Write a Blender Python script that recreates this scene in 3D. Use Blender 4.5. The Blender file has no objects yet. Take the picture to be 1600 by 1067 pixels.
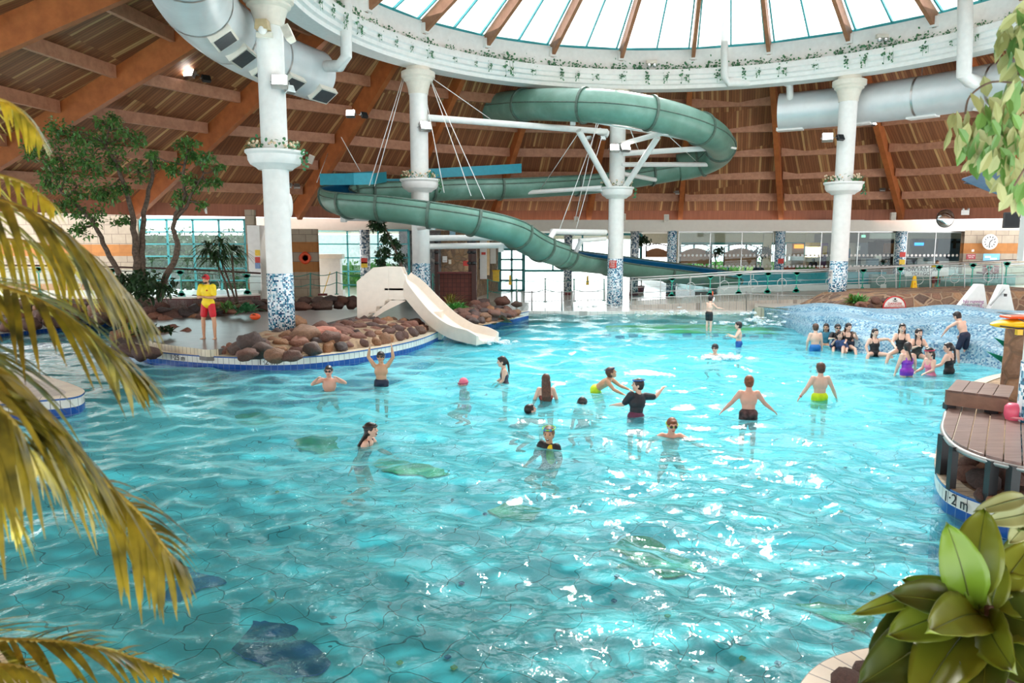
import bpy, math, random
import numpy as np
from mathutils import Vector, Matrix, Euler, noise
PI = math.pi
scene = bpy.context.scene
col = scene.collection
# ---------------------------------------------------------------- camera
TILT = math.radians(7.68); FPX = 1150.0; EYE = 3.0
cam_data = bpy.data.cameras.new('camera'); cam = bpy.data.objects.new('camera', cam_data); col.objects.link(cam)
cam.location = (0, 0, EYE); cam.rotation_euler = (PI/2 - TILT, 0, 0)
cam_data.sensor_width = 36; cam_data.lens = FPX/1600*36; cam_data.clip_end = 400; cam_data.clip_start = .05
cam_data.dof.use_dof = True; cam_data.dof.focus_distance = 15; cam_data.dof.aperture_fstop = 5.6
scene.camera = cam
# ---------------------------------------------------------------- world, sun, exposure
w = bpy.data.worlds.new('sky'); scene.world = w; w.use_nodes = True
bgn = w.node_tree.nodes['Background']
bgn.inputs[0].default_value = (.96, .98, 1, 1); bgn.inputs[1].default_value = 3.4
sd = bpy.data.lights.new('sun', 'SUN'); sd.energy = 3.6; sd.angle = math.radians(4); sd.color = (1, .95, .85)
sun = bpy.data.objects.new('sun', sd); col.objects.link(sun)
sun.rotation_euler = (math.radians(-50), 0, math.radians(-14))
CX, CY, RR = 5.8, 21.6, 12.3          # the skylight ring
def portal(loc, rot, sx, sy, shape='RECTANGLE'):
    d = bpy.data.lights.new('sky_portal', 'AREA'); d.shape = shape; d.size = sx
    if shape == 'RECTANGLE': d.size_y = sy
    d.cycles.is_portal = True
    o = bpy.data.objects.new('sky_portal', d); col.objects.link(o); o.location = loc; o.rotation_euler = rot
portal((CX, CY, 11.4), (0, 0, 0), 24, 24, 'DISK')
portal((0, -7.5, 3.0), (PI/2, 0, 0), 40, 6)
scene.view_settings.view_transform = 'Standard'; scene.view_settings.look = 'None'
scene.view_settings.exposure = 0.5; scene.view_settings.gamma = 1
scene.view_settings.use_curve_mapping = False
cy = scene.cycles
cy.max_bounces = 7; cy.diffuse_bounces = 5; cy.glossy_bounces = 3; cy.transmission_bounces = 4; cy.transparent_max_bounces = 12
cy.caustics_reflective = False; cy.caustics_refractive = False; cy.sample_clamp_indirect = 6
cy.use_denoising = True
# ---------------------------------------------------------------- pixel helpers (rays of the photograph, 1600x1067)
_ct, _st = math.cos(TILT), math.sin(TILT)
def ray(px, py):
    x = (px - 800)/FPX; y = (533.5 - py)/FPX
    return Vector((x, _ct + y*_st, -_st + y*_ct))
def P(px, py, Y):
    r = ray(px, py); k = Y/r.y; return Vector((r.x*k, Y, EYE + r.z*k))
def G(px, py, z=0.0):
    r = ray(px, py); k = (z - EYE)/r.z; return Vector((r.x*k, r.y*k, z))
def ZY(py, Y, px=800): return P(px, py, Y).z
def ringpt(deg, r, z=0.0):
    a = math.radians(deg); return Vector((CX + r*math.cos(a), CY + r*math.sin(a), z))
# ---------------------------------------------------------------- object helpers
def tag(o, label=None, cat=None, group=None, kind=None):
    if label: o['label'] = label
    if cat: o['category'] = cat
    if group: o['group'] = group
    if kind: o['kind'] = kind
    return o
def empty(name, loc=(0, 0, 0), label=None, cat=None, group=None, rz=0.0):
    o = bpy.data.objects.new(name, None); col.objects.link(o); o.location = loc; o.rotation_euler.z = rz
    o.empty_display_size = .1
    return tag(o, label, cat, group)
def copy_tree(o, parent=None):
    c = o.copy(); col.objects.link(c)
    if parent: c.parent = parent
    for ch in list(o.children): copy_tree(ch, c)
    return c
class MB:
    """collects shapes into one mesh"""
    def __init__(s, off=None): s.v = []; s.f = []; s.uv = {}; s.off = Vector(off) if off is not None else None; s.fm = {}
    def add(s, vs, fs, uvs=None, mi=0):
        b = len(s.v)
        s.v.extend([tuple(v) for v in vs])
        for k, f in enumerate(fs):
            if uvs is not None: s.uv[len(s.f)] = [uvs[i] for i in f]
            if mi: s.fm[len(s.f)] = mi
            s.f.append(tuple(b+i for i in f))
        return s
    def box(s, c, d, M=None):
        x, y, z = d[0]/2, d[1]/2, d[2]/2
        vs = [Vector((a*x, b*y, e*z)) for a in (-1, 1) for b in (-1, 1) for e in (-1, 1)]
        if M is not None: vs = [M @ v for v in vs]
        c = Vector(c)
        return s.add([v + c for v in vs], [(0, 1, 3, 2), (4, 6, 7, 5), (0, 4, 5, 1), (2, 3, 7, 6), (0, 2, 6, 4), (1, 5, 7, 3)])
    def beam(s, a, b, w_, h, up=(0, 0, 1)):
        a = Vector(a); b = Vector(b); d = (b-a).normalized(); up = Vector(up)
        sd_ = d.cross(up)
        if sd_.length < 1e-4: sd_ = Vector((1, 0, 0))
        sd_.normalize(); u = sd_.cross(d).normalized()
        vs = []
        for p in (a, b):
            for i, j in ((-1, -1), (1, -1), (1, 1), (-1, 1)): vs.append(p + sd_*(i*w_/2) + u*(j*h/2))
        return s.add(vs, [(3, 2, 1, 0), (4, 5, 6, 7), (0, 1, 5, 4), (1, 2, 6, 5), (2, 3, 7, 6), (3, 0, 4, 7)])
    def tube(s, pts, r, n=8, caps=True, closed=False):
        pts = [Vector(p) for p in pts]; N = len(pts)
        rs = r if isinstance(r, (list, tuple)) else [r]*N
        vs = []; nrm = None
        for i, p in enumerate(pts):
            if closed: t = pts[(i+1) % N] - pts[i-1]
            else: t = pts[min(i+1, N-1)] - pts[max(i-1, 0)]
            t.normalize()
            if nrm is None:
                nrm = t.cross(Vector((0, 0, 1)))
                if nrm.length < 1e-3: nrm = t.cross(Vector((1, 0, 0)))
            nrm = (nrm - t*nrm.dot(t)).normalized(); b = t.cross(nrm)
            for k in range(n):
                a = 2*PI*k/n; vs.append(p + nrm*(math.cos(a)*rs[i]) + b*(math.sin(a)*rs[i]))
        fs = []
        for i in range(N if closed else N-1):
            j = (i+1) % N
            for k in range(n): fs.append((i*n+k, i*n+(k+1) % n, j*n+(k+1) % n, j*n+k))
        if caps and not closed: fs.append(tuple(reversed(range(n)))); fs.append(tuple((N-1)*n+k for k in range(n)))
        return s.add(vs, fs)
    def lathe(s, prof, c=(0, 0, 0), n=24, a0=0, a1=2*PI, uvs=False):
        c = Vector(c); full = abs(a1-a0-2*PI) < 1e-6; m = n if full else n+1; vs = []
        for i in range(m):
            a = a0 + (a1-a0)*i/n
            for r, z in prof: vs.append(c + Vector((math.cos(a)*r, math.sin(a)*r, z)))
        k = len(prof); fs = []
        for i in range(n):
            j = (i+1) % m
            for q in range(k-1): fs.append((i*k+q, j*k+q, j*k+q+1, i*k+q+1))
        if full:
            if prof[0][0] > 1e-4: fs.append(tuple(i*k for i in reversed(range(m))))
            if prof[-1][0] > 1e-4: fs.append(tuple(i*k+k-1 for i in range(m)))
        return s.add(vs, fs)
    def prism(s, poly, z0, z1):
        n = len(poly); z0s = z0 if isinstance(z0, list) else [z0]*n; z1s = z1 if isinstance(z1, list) else [z1]*n
        ar = sum(poly[i][0]*poly[(i+1) % n][1] - poly[(i+1) % n][0]*poly[i][1] for i in range(n))
        idx = list(range(n)) if ar > 0 else list(range(n))[::-1]
        vs = [(poly[i][0], poly[i][1], z0s[i]) for i in idx] + [(poly[i][0], poly[i][1], z1s[i]) for i in idx]
        fs = [tuple(reversed(range(n))), tuple(range(n, 2*n))] + [(i, (i+1) % n, n+(i+1) % n, n+i) for i in range(n)]
        return s.add(vs, fs)
    def slab(s, pts, thick):
        """planar polygon (3D points) given a thickness vector"""
        n = len(pts); t = Vector(thick); a = [Vector(p) for p in pts]
        vs = a + [p + t for p in a]
        fs = [tuple(range(n)), tuple(reversed(range(n, 2*n)))] + [(i, n+i, n+(i+1) % n, (i+1) % n) for i in range(n)]
        return s.add(vs, fs)
    def ell(s, c, r, M=None, n=12, m=8):
        c = Vector(c); r = (r, r, r) if isinstance(r, (int, float)) else r; vs = []
        for i in range(1, m):
            t = PI*i/m
            for k in range(n):
                a = 2*PI*k/n; v = Vector((r[0]*math.sin(t)*math.cos(a), r[1]*math.sin(t)*math.sin(a), r[2]*math.cos(t)))
                vs.append((M @ v if M is not None else v) + c)
        for z in (r[2], -r[2]):
            v = Vector((0, 0, z)); vs.append((M @ v if M is not None else v) + c)
        T = (m-1)*n; fs = []
        for i in range(m-2):
            for k in range(n): fs.append((i*n+k, (i+1)*n+k, (i+1)*n+(k+1) % n, i*n+(k+1) % n))
        for k in range(n): fs.append((T, k, (k+1) % n)); fs.append((T+1, (m-2)*n+(k+1) % n, (m-2)*n+k))
        return s.add(vs, fs)
    def cap(s, a, ra, b, rb, n=10):
        a = Vector(a); b = Vector(b); d = b-a; L = d.length
        if L < 1e-5: return s.ell(a, ra)
        t = d/L; pts = []; rs = []
        for q in (-.98, -.8, -.45): pts.append(a + t*(ra*q)); rs.append(ra*math.sqrt(1-q*q))
        pts.append(a); rs.append(ra); pts.append(b); rs.append(rb)
        for q in (.45, .8, .98): pts.append(b + t*(rb*q)); rs.append(rb*math.sqrt(1-q*q))
        return s.tube(pts, rs, n)
    def grid(s, nu, nv, f, uvf=None, closed_u=False):
        vs = []; uvs = []
        for j in range(nv):
            for i in range(nu):
                u = i/(nu-1) if not closed_u else i/nu; v_ = j/(nv-1); vs.append(f(u, v_)); uvs.append(uvf(u, v_) if uvf else (u, v_))
        fs = []
        for j in range(nv-1):
            for i in range(nu if closed_u else nu-1):
                i2 = (i+1) % nu; fs.append((j*nu+i, j*nu+i2, (j+1)*nu+i2, (j+1)*nu+i))
        return s.add(vs, fs, uvs)
    def build(s, name, m, parent=None, smooth=False, mods=(), label=None, cat=None, group=None, kind=None, bevel=0, auto=None):
        me = bpy.data.meshes.new(name)
        v = s.v
        if s.off is not None: v = [(a-s.off.x, b-s.off.y, c-s.off.z) for a, b, c in v]
        me.from_pydata(v, [], s.f); 
        if s.uv:
            ul = me.uv_layers.new(name='uv')
            for p in me.polygons:
                u = s.uv.get(p.index)
                if u:
                    for li, q in zip(p.loop_indices, u): ul.data[li].uv = q
        for mm in (m if isinstance(m, (list, tuple)) else [m]): me.materials.append(mm)
        if s.fm:
            for k, mi in s.fm.items(): me.polygons[k].material_index = mi
        if smooth:
            me.polygons.foreach_set('use_smooth', [True]*len(me.polygons))
        o = bpy.data.objects.new(name, me); col.objects.link(o)
        if s.off is not None and parent is None: o.location = s.off
        if parent is not None: o.parent = parent
        if auto:
            try: me.set_sharp_from_angle(angle=math.radians(auto))
            except Exception: pass
        if bevel:
            b = o.modifiers.new('bevel', 'BEVEL'); b.width = bevel; b.segments = 2; b.limit_method = 'ANGLE'; b.angle_limit = math.radians(40)
        for md in mods:
            x = o.modifiers.new(md[0], md[1])
            for k, val in md[2].items(): setattr(x, k, val)
        return tag(o, label, cat, group, kind)
def catmull(pts, k=6):
    pts = [Vector(p) for p in pts]; out = []
    for i in range(len(pts)-1):
        p0 = pts[max(i-1, 0)]; p1 = pts[i]; p2 = pts[i+1]; p3 = pts[min(i+2, len(pts)-1)]
        for j in range(k):
            t = j/k; out.append(.5*((2*p1) + (p2-p0)*t + (2*p0-5*p1+4*p2-p3)*t*t + (3*p1-p0-3*p2+p3)*t**3))
    out.append(pts[-1]); return out
# ---------------------------------------------------------------- materials
MT = {}
class NT:
    def __init__(s, name):
        s.m = bpy.data.materials.new(name); s.m.use_nodes = True; s.t = s.m.node_tree; s.b = s.t.nodes['Principled BSDF']; s.out = s.t.nodes['Material Output']
    def n(s, t, **kw):
        x = s.t.nodes.new(t)
        for k, v in kw.items():
            if k.startswith('i_'):
                key = k[2:]; key = int(key) if key.isdigit() else key.replace('_', ' ')
                x.inputs[key].default_value = v
            else: setattr(x, k, v)
        return x
    def l(s, a, b): s.t.links.new(a, b); return s
    def set(s, **kw):
        for k, v in kw.items():
            s.b.inputs[k.replace('_', ' ')].default_value = v
        return s
    def coord(s, which='Object', scale=None):
        tc = s.n('ShaderNodeTexCoord'); o = tc.outputs[which]
        if scale is not None:
            mp = s.n('ShaderNodeMapping'); mp.inputs['Scale'].default_value = scale if isinstance(scale, (tuple, list)) else (scale,)*3
            s.l(o, mp.inputs[0]); o = mp.outputs[0]
        return o
    def ramp(s, fac, stops, interp='LINEAR'):
        r = s.n('ShaderNodeValToRGB'); r.color_ramp.interpolation = interp; e = r.color_ramp.elements
        while len(e) < len(stops): e.new(.5)
        for k, (p, c) in enumerate(stops): e[k].position = p; e[k].color = (*c, 1) if len(c) == 3 else c
        s.l(fac, r.inputs[0]); return r.outputs[0]
    def noise(s, vec, scale, detail=3, rough=.5):
        x = s.n('ShaderNodeTexNoise'); x.inputs['Scale'].default_value = scale; x.inputs['Detail'].default_value = detail; x.inputs['Roughness'].default_value = rough
        if vec is not None: s.l(vec, x.inputs['Vector'])
        return x.outputs['Fac']
    def bump(s, h, strength=.3, dist=.02):
        b = s.n('ShaderNodeBump'); b.inputs['Strength'].default_value = strength; b.inputs['Distance'].default_value = dist
        s.l(h, b.inputs['Height']); s.l(b.outputs[0], s.b.inputs['Normal']); return s
    def mix(s, fac, a, b, mode='MIX'):
        x = s.n('ShaderNodeMix', data_type='RGBA', blend_type=mode)
        for sock, val in ((x.inputs[0], fac), (x.inputs[6], a), (x.inputs[7], b)):
            if isinstance(val, (int, float)): sock.default_value = val
            elif isinstance(val, (tuple, list)): sock.default_value = (*val, 1) if len(val) == 3 else val
            else: s.l(val, sock)
        return x.outputs[2]
    def math(s, op, a, b=None, c=None):
        x = s.n('ShaderNodeMath', operation=op)
        for i, val in enumerate((a, b, c)):
            if val is None: continue
            if isinstance(val, (int, float)): x.inputs[i].default_value = val
            else: s.l(val, x.inputs[i])
        return x.outputs[0]
    def color(s, c): s.l(c, s.b.inputs['Base Color']); return s
def srgb(r, g, b):
    f = lambda c: (c/255/12.92) if c/255 <= .04045 else ((c/255+.055)/1.055)**2.4
    return (f(r), f(g), f(b))
def plain(name, c, rough=.5, metal=0, var=.08, scale=6, spec=None, bump=0):
    if name in MT: return MT[name]
    t = NT(name); t.set(Roughness=rough, Metallic=metal)
    if spec is not None: t.b.inputs['Specular IOR Level'].default_value = spec
    nz = t.noise(t.coord(), scale, 3)
    lo = tuple(max(0, x*(1-var*1.6)) for x in c); hi = tuple(min(1, x*(1+var)) for x in c)
    t.color(t.ramp(nz, [(.3, lo), (.7, hi)]))
    if bump: t.bump(t.noise(t.coord(), scale*6, 4), bump, .01)
    MT[name] = t.m; return t.m
# ---------------------------------------------------------------- shared materials
M = {}
M['white'] = plain('painted_white', (.80, .80, .77), .45, var=.03)
M['cream'] = plain('cream_paint', (.74, .70, .60), .5, var=.04)
M['ringwhite'] = plain('ring_plaster', (.86, .86, .83), .6, var=.03)
M['steel'] = plain('brushed_steel', (.55, .55, .54), .35, 1, .05)
M['greysteel'] = plain('grey_rail', (.42, .43, .42), .4, .6, .05)
M['teal'] = plain('teal_paint', srgb(20, 165, 140), .4, var=.05)
M['dteal'] = plain('dark_teal_paint', srgb(40, 130, 115), .45, var=.05)
M['black'] = plain('black_plastic', (.018, .018, .02), .4, var=.1)
M['navy'] = plain('navy_cloth', (.012, .018, .045), .6, var=.1)
M['red'] = plain('red_paint', srgb(190, 30, 30), .5, var=.05)
M['yellow'] = plain('yellow_plastic', srgb(250, 205, 20), .4, var=.05)
M['orange'] = plain('orange_plastic', srgb(235, 90, 40), .45, var=.06)
M['glassframe'] = plain('turquoise_frame', srgb(60, 160, 165), .4, var=.05)
M['maroon'] = plain('maroon_kerb', srgb(110, 50, 50), .6, var=.1)
M['soil'] = plain('soil', (.05, .035, .025), .9, var=.4, scale=12, bump=.6)
M['bark'] = plain('bark', (.12, .08, .055), .85, var=.35, scale=14, bump=.7)
M['slidewhite'] = plain('cream_fibreglass', srgb(228, 215, 200), .3, var=.03)
M['duct'] = plain('duct_skin', (.70, .74, .75), .38, .25, .04, scale=2)
# galvanised duct with seams
def glass(name, tint=(.9, .97, .97), gl=.08):
    t = NT(name); t.t.nodes.remove(t.b)
    tr = t.n('ShaderNodeBsdfTransparent'); tr.inputs[0].default_value = (*tint, 1)
    g = t.n('ShaderNodeBsdfGlossy'); g.inputs['Roughness'].default_value = .02; g.inputs[0].default_value = (1, 1, 1, 1)
    fr = t.n('ShaderNodeFresnel'); fr.inputs[0].default_value = 1.45
    mx = t.n('ShaderNodeMixShader'); t.l(t.math('MULTIPLY', fr.outputs[0], gl*12), mx.inputs[0]); t.l(tr.outputs[0], mx.inputs[1]); t.l(g.outputs[0], mx.inputs[2]); t.l(mx.outputs[0], t.out.inputs[0])
    return t.m
M['glass'] = glass('clear_glass', gl=.04); M['skyglass'] = glass('skylight_glass', (.97, .99, 1), .02)
M['tealglass'] = glass('teal_tinted_glass', (.5, .85, .85), .06)
def mosaic(name, s, stops, rough=.25, grout=(.62, .66, .66)):
    t = NT(name); t.set(Roughness=rough)
    c = t.coord('Object'); sc = t.n('ShaderNodeVectorMath', operation='SCALE'); sc.inputs['Scale'].default_value = 1/s; t.l(c, sc.inputs[0])
    ad = t.n('ShaderNodeVectorMath', operation='ADD'); ad.inputs[1].default_value = (.37, .41, .33); t.l(sc.outputs[0], ad.inputs[0])
    fl = t.n('ShaderNodeVectorMath', operation='FLOOR'); t.l(ad.outputs[0], fl.inputs[0])
    wn = t.n('ShaderNodeTexWhiteNoise', noise_dimensions='3D'); t.l(fl.outputs[0], wn.inputs['Vector'])
    t.color(t.ramp(wn.outputs['Value'], stops, 'CONSTANT'))
    return t.m
M['mosaic'] = mosaic('blue_white_mosaic', .043, [(0, srgb(225, 235, 240)), (.38, srgb(34, 104, 136)), (.6, srgb(110, 168, 190)), (.75, srgb(190, 215, 225)), (.88, srgb(15, 60, 100))])
M['mosaicwave'] = mosaic('pale_wave_mosaic', .045, [(0, srgb(136, 170, 184)), (.35, srgb(98, 146, 170)), (.62, srgb(165, 188, 196)), (.82, srgb(62, 108, 140))], .4)
M['mosaicgrey'] = mosaic('grey_mosaic', .065, [(0, srgb(225, 230, 230)), (.4, srgb(95, 120, 140)), (.6, srgb(170, 180, 185)), (.85, srgb(60, 85, 105))])
def bricks(name, c1, c2, mortar, bw, bh, ms=.012, uv=False, rough=.8, offs=.5, bump=.3):
    t = NT(name); t.set(Roughness=rough)
    v = t.coord('UV' if uv else 'Object')
    b = t.n('ShaderNodeTexBrick'); b.offset = offs; b.inputs['Scale'].default_value = 1; b.inputs['Brick Width'].default_value = bw; b.inputs['Row Height'].default_value = bh
    b.inputs['Mortar Size'].default_value = ms; b.inputs['Color1'].default_value = (*c1, 1); b.inputs['Color2'].default_value = (*c2, 1); b.inputs['Mortar'].default_value = (*mortar, 1)
    t.l(v, b.inputs['Vector']); nz = t.noise(t.coord('Object'), 5, 4)
    t.color(t.mix(.35, b.outputs['Color'], t.ramp(nz, [(.3, (.6, .6, .6)), (.7, (1, 1, 1))]), 'MULTIPLY'))
    t.l(b.outputs['Fac'], t.n('ShaderNodeMath', operation='SUBTRACT').inputs[1])
    MT[name] = t.m; return t.m
M['block'] = bricks('pale_blockwork', srgb(172, 158, 138), srgb(164, 151, 133), srgb(120, 105, 95), .62, .42, .012, uv=True)
M['blockbrown'] = bricks('ochre_blockwork', srgb(176, 118, 62), srgb(166, 110, 58), srgb(150, 98, 52), .62, .42, .008, uv=True)
M['kerbtile'] = bricks('cream_kerb_tile', srgb(225, 215, 190), srgb(215, 203, 178), srgb(110, 100, 85), .15, .3, .006, uv=True, rough=.3, offs=0)
M['bluetile'] = bricks('royal_blue_tile', srgb(25, 80, 165), srgb(20, 70, 150), srgb(90, 120, 170), .15, .3, .006, uv=True, rough=.2, offs=0)
M['whitetile'] = bricks('white_edge_tile', srgb(232, 232, 225), srgb(225, 226, 220), srgb(120, 120, 125), .15, .3, .006, uv=True, rough=.25, offs=0)
M['decktile'] = bricks('deck_tile', srgb(200, 192, 180), srgb(190, 182, 170), srgb(150, 142, 132), .3, .3, .008, rough=.35, offs=0)
M['backdeck'] = bricks('white_deck_tile', srgb(236, 232, 224), srgb(228, 224, 216), srgb(185, 180, 172), .3, .3, .006, rough=.18, offs=0)
M['greydeck'] = bricks('grey_deck_tile', srgb(122, 116, 110), srgb(110, 105, 100), srgb(110, 105, 100), .3, .3, .008, rough=.3, offs=0)
# roof boards, u across boards / v along (metres)
t = NT('roof_boards'); t.set(Roughness=.6)
uv = t.coord('UV'); sep = t.n('ShaderNodeSeparateXYZ'); t.l(uv, sep.inputs[0])
bu = t.math('DIVIDE', sep.outputs[0], .115); fl = t.math('FLOOR', bu); fr = t.math('FRACT', bu)
cmb = t.n('ShaderNodeCombineXYZ'); t.l(fl, cmb.inputs[0]); t.l(t.math('FLOOR', t.math('DIVIDE', sep.outputs[1], 2.4)), cmb.inputs[1])
wn = t.n('ShaderNodeTexWhiteNoise', noise_dimensions='3D'); t.l(cmb.outputs[0], wn.inputs['Vector'])
base = t.ramp(wn.outputs['Value'], [(0, srgb(128, 78, 48)), (.5, srgb(146, 92, 58)), (.82, srgb(160, 105, 66)), (1, srgb(208, 165, 110))])
mp = t.n('ShaderNodeMapping'); mp.inputs['Scale'].default_value = (30, 1.2, 1); t.l(uv, mp.inputs[0])
base = t.mix(.45, base, t.ramp(t.noise(mp.outputs[0], 1.0, 5), [(.35, (.55, .5, .45)), (.65, (1, 1, 1))]), 'MULTIPLY')
gap = t.math('GREATER_THAN', fr, .9)
t.color(t.mix(gap, base, srgb(70, 40, 25))); M['roof'] = t.m
def wood(name, c1, c2, sc=(2, 2, 14), rough=.55, coord='Object', bump=.1):
    t = NT(name); t.set(Roughness=rough)
    v = t.coord(coord, sc); nz = t.noise(v, 1.0, 6, .6)
    t.color(t.ramp(nz, [(.3, c1), (.7, c2)])); t.bump(nz, bump, .01); MT[name] = t.m; return t.m
M['glulam'] = wood('glulam_wood', srgb(150, 80, 35), srgb(178, 100, 48), (3, 3, 3))
M['purlin'] = wood('purlin_wood', srgb(160, 108, 80), srgb(188, 134, 102), (5, 5, 5))
M['rafter'] = wood('skylight_rafter_wood', srgb(140, 92, 62), srgb(165, 115, 82), (4, 4, 4))
M['fascia'] = wood('fascia_boards', srgb(140, 82, 56), srgb(165, 100, 70), (12, 12, .8))
M['darkwood'] = wood('dark_stained_wood', srgb(58, 32, 26), srgb(80, 46, 36), (6, 6, 1))
M['deckwood'] = wood('wet_decking', srgb(120, 98, 92), srgb(152, 128, 120), (2, 12, 12), .35)
M['deckside'] = wood('decking_side', srgb(112, 80, 62), srgb(130, 95, 74), (2, 12, 12), .5)
M['trellis'] = wood('trellis_wood', srgb(170, 112, 70), srgb(190, 130, 85), (3, 3, 3))
# rocks
def rockmat(name, cols, sc=1.3, rough=.75):
    t = NT(name); t.set(Roughness=rough)
    oi = t.n('ShaderNodeObjectInfo'); c = t.coord('Object')
    b = t.ramp(oi.outputs['Random'], cols, 'LINEAR')
    nz = t.noise(c, sc*4, 6, .65)
    t.color(t.mix(.8, b, t.ramp(nz, [(.3, (.45, .42, .4)), (.7, (1.15, 1.1, 1.05))]), 'MULTIPLY')); t.bump(nz, .6, .05); MT[name] = t.m; return t.m
M['rock'] = rockmat('rockery_stone', [(0, srgb(112, 76, 62)), (.25, srgb(82, 64, 60)), (.45, srgb(136, 92, 76)), (.6, srgb(156, 112, 76)), (.8, srgb(98, 80, 74)), (1, srgb(66, 58, 58))])
M['mortar'] = plain('mortar', srgb(150, 125, 98), .9, var=.25, scale=9, bump=.6)
def stonewall(name, cols, mortar, sc=3.2, rough=.8):
    t = NT(name); t.set(Roughness=rough); c = t.coord('Object')
    nzv = t.n('ShaderNodeTexNoise'); nzv.inputs['Scale'].default_value = 3; t.l(c, nzv.inputs['Vector'])
    mv = t.mix(.12, c, nzv.outputs['Color'])
    v = t.n('ShaderNodeTexVoronoi'); v.inputs['Scale'].default_value = sc; t.l(mv, v.inputs['Vector'])
    v2 = t.n('ShaderNodeTexVoronoi', feature='DISTANCE_TO_EDGE'); v2.inputs['Scale'].default_value = sc; t.l(mv, v2.inputs['Vector'])
    sp = t.n('ShaderNodeSeparateXYZ'); t.l(v.outputs['Color'], sp.inputs[0])
    base = t.ramp(sp.outputs[0], cols); nz = t.noise(c, 14, 4)
    base = t.mix(.5, base, t.ramp(nz, [(.3, (.5, .5, .5)), (.7, (1.1, 1.1, 1.1))]), 'MULTIPLY')
    e = t.math('LESS_THAN', v2.outputs['Distance'], .05)
    t.color(t.mix(e, base, mortar)); t.bump(t.ramp(v2.outputs['Distance'], [(0, (0, 0, 0)), (.15, (1, 1, 1))]), .7, .06); MT[name] = t.m; return t.m
M['stonewall'] = stonewall('rubble_wall', [(0, srgb(150, 112, 90)), (.3, srgb(120, 92, 80)), (.6, srgb(180, 140, 105)), (1, srgb(96, 78, 70))], srgb(165, 140, 115), 2.6)
M['slatewall'] = stonewall('grey_slate_wall', [(0, srgb(120, 118, 118)), (.5, srgb(92, 92, 96)), (1, srgb(150, 145, 140))], srgb(110, 108, 106), 4)
M['tanstone'] = stonewall('tan_stone_wall', [(0, srgb(165, 132, 98)), (.5, srgb(135, 110, 90)), (1, srgb(190, 158, 120))], srgb(140, 118, 95), 4)
# leaves
def leafmat(name, c1, c2, rough=.4, trans=.25, sc=3.5):
    t = NT(name); t.set(Roughness=rough)
    nz = t.noise(t.coord('Object'), sc, 3)
    oi = t.n('ShaderNodeObjectInfo')
    cc = t.ramp(nz, [(.3, c1), (.7, c2)]); t.color(cc)
    tl = t.n('ShaderNodeBsdfTranslucent'); t.l(cc, tl.inputs[0]); mx = t.n('ShaderNodeMixShader'); mx.inputs[0].default_value = trans
    t.l(t.b.outputs[0], mx.inputs[1]); t.l(tl.outputs[0], mx.inputs[2]); t.l(mx.outputs[0], t.out.inputs[0]); MT[name] = t.m; return t.m
M['leaf'] = leafmat('tree_leaf', srgb(56, 96, 48), srgb(110, 156, 76))
M['leafdark'] = leafmat('dark_leaf', srgb(28, 52, 32), srgb(58, 88, 50))
M['ivy'] = leafmat('ivy_leaf', srgb(40, 95, 62), srgb(85, 150, 100))
M['palm'] = leafmat('palm_leaf', srgb(52, 58, 24), srgb(150, 138, 40), .35, .15, 16)
M['palmyellow'] = leafmat('yellow_palm_leaf', srgb(105, 112, 34), srgb(200, 180, 52), .4, .2, 16)
M['palmrib'] = plain('palm_midrib', srgb(150, 135, 52), .5)
M['broad'] = leafmat('broad_leaf', srgb(84, 102, 26), srgb(128, 142, 42), .35, .18)
M['broaddark'] = leafmat('broad_leaf_dark', srgb(55, 78, 30), srgb(98, 115, 45), .35, .22)
M['broadlime'] = leafmat('broad_leaf_lime', srgb(92, 128, 34), srgb(120, 158, 44), .35, .25)
M['ficus'] = leafmat('drooping_leaf', srgb(115, 130, 75), srgb(170, 175, 120), .45, .3)
M['fern'] = leafmat('fern_leaf', srgb(60, 130, 60), srgb(100, 170, 80))
# pool floor
t = NT('pool_floor_tile'); t.set(Roughness=.5)
c = t.coord('Object'); n1 = t.n('ShaderNodeTexNoise'); n1.inputs['Scale'].default_value = 1.35; n1.inputs['Detail'].default_value = 2.5; t.l(c, n1.inputs['Vector'])
warp = t.n('ShaderNodeVectorMath', operation='MULTIPLY_ADD'); t.l(n1.outputs['Color'], warp.inputs[0]); warp.inputs[1].default_value = (1.0, 1.0, 0); t.l(c, warp.inputs[2])
rot = t.n('ShaderNodeMapping'); rot.inputs['Rotation'].default_value = (0, 0, .55); t.l(warp.outputs[0], rot.inputs[0])
sp = t.n('ShaderNodeSeparateXYZ'); t.l(rot.outputs[0], sp.inputs[0])
def line(o, per, wd): return t.math('LESS_THAN', t.math('ABSOLUTE', t.math('SUBTRACT', t.math('FRACT', t.math('DIVIDE', o, per)), .5)), wd)
ln = t.math('MAXIMUM', line(sp.outputs[0], .42, .016), line(sp.outputs[1], .42, .016))
fine = t.math('MAXIMUM', line(sp.outputs[0], .105, .03), line(sp.outputs[1], .105, .03))
base = t.ramp(t.noise(c, .5, 3), [(.3, srgb(128, 228, 238)), (.7, srgb(158, 240, 248))])
base = t.mix(t.math('MULTIPLY', fine, .14), base, srgb(70, 150, 160)); base = t.mix(t.math('MULTIPLY', ln, .9), base, srgb(30, 80, 90))
t.color(base); M['poolfloor'] = t.m
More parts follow.
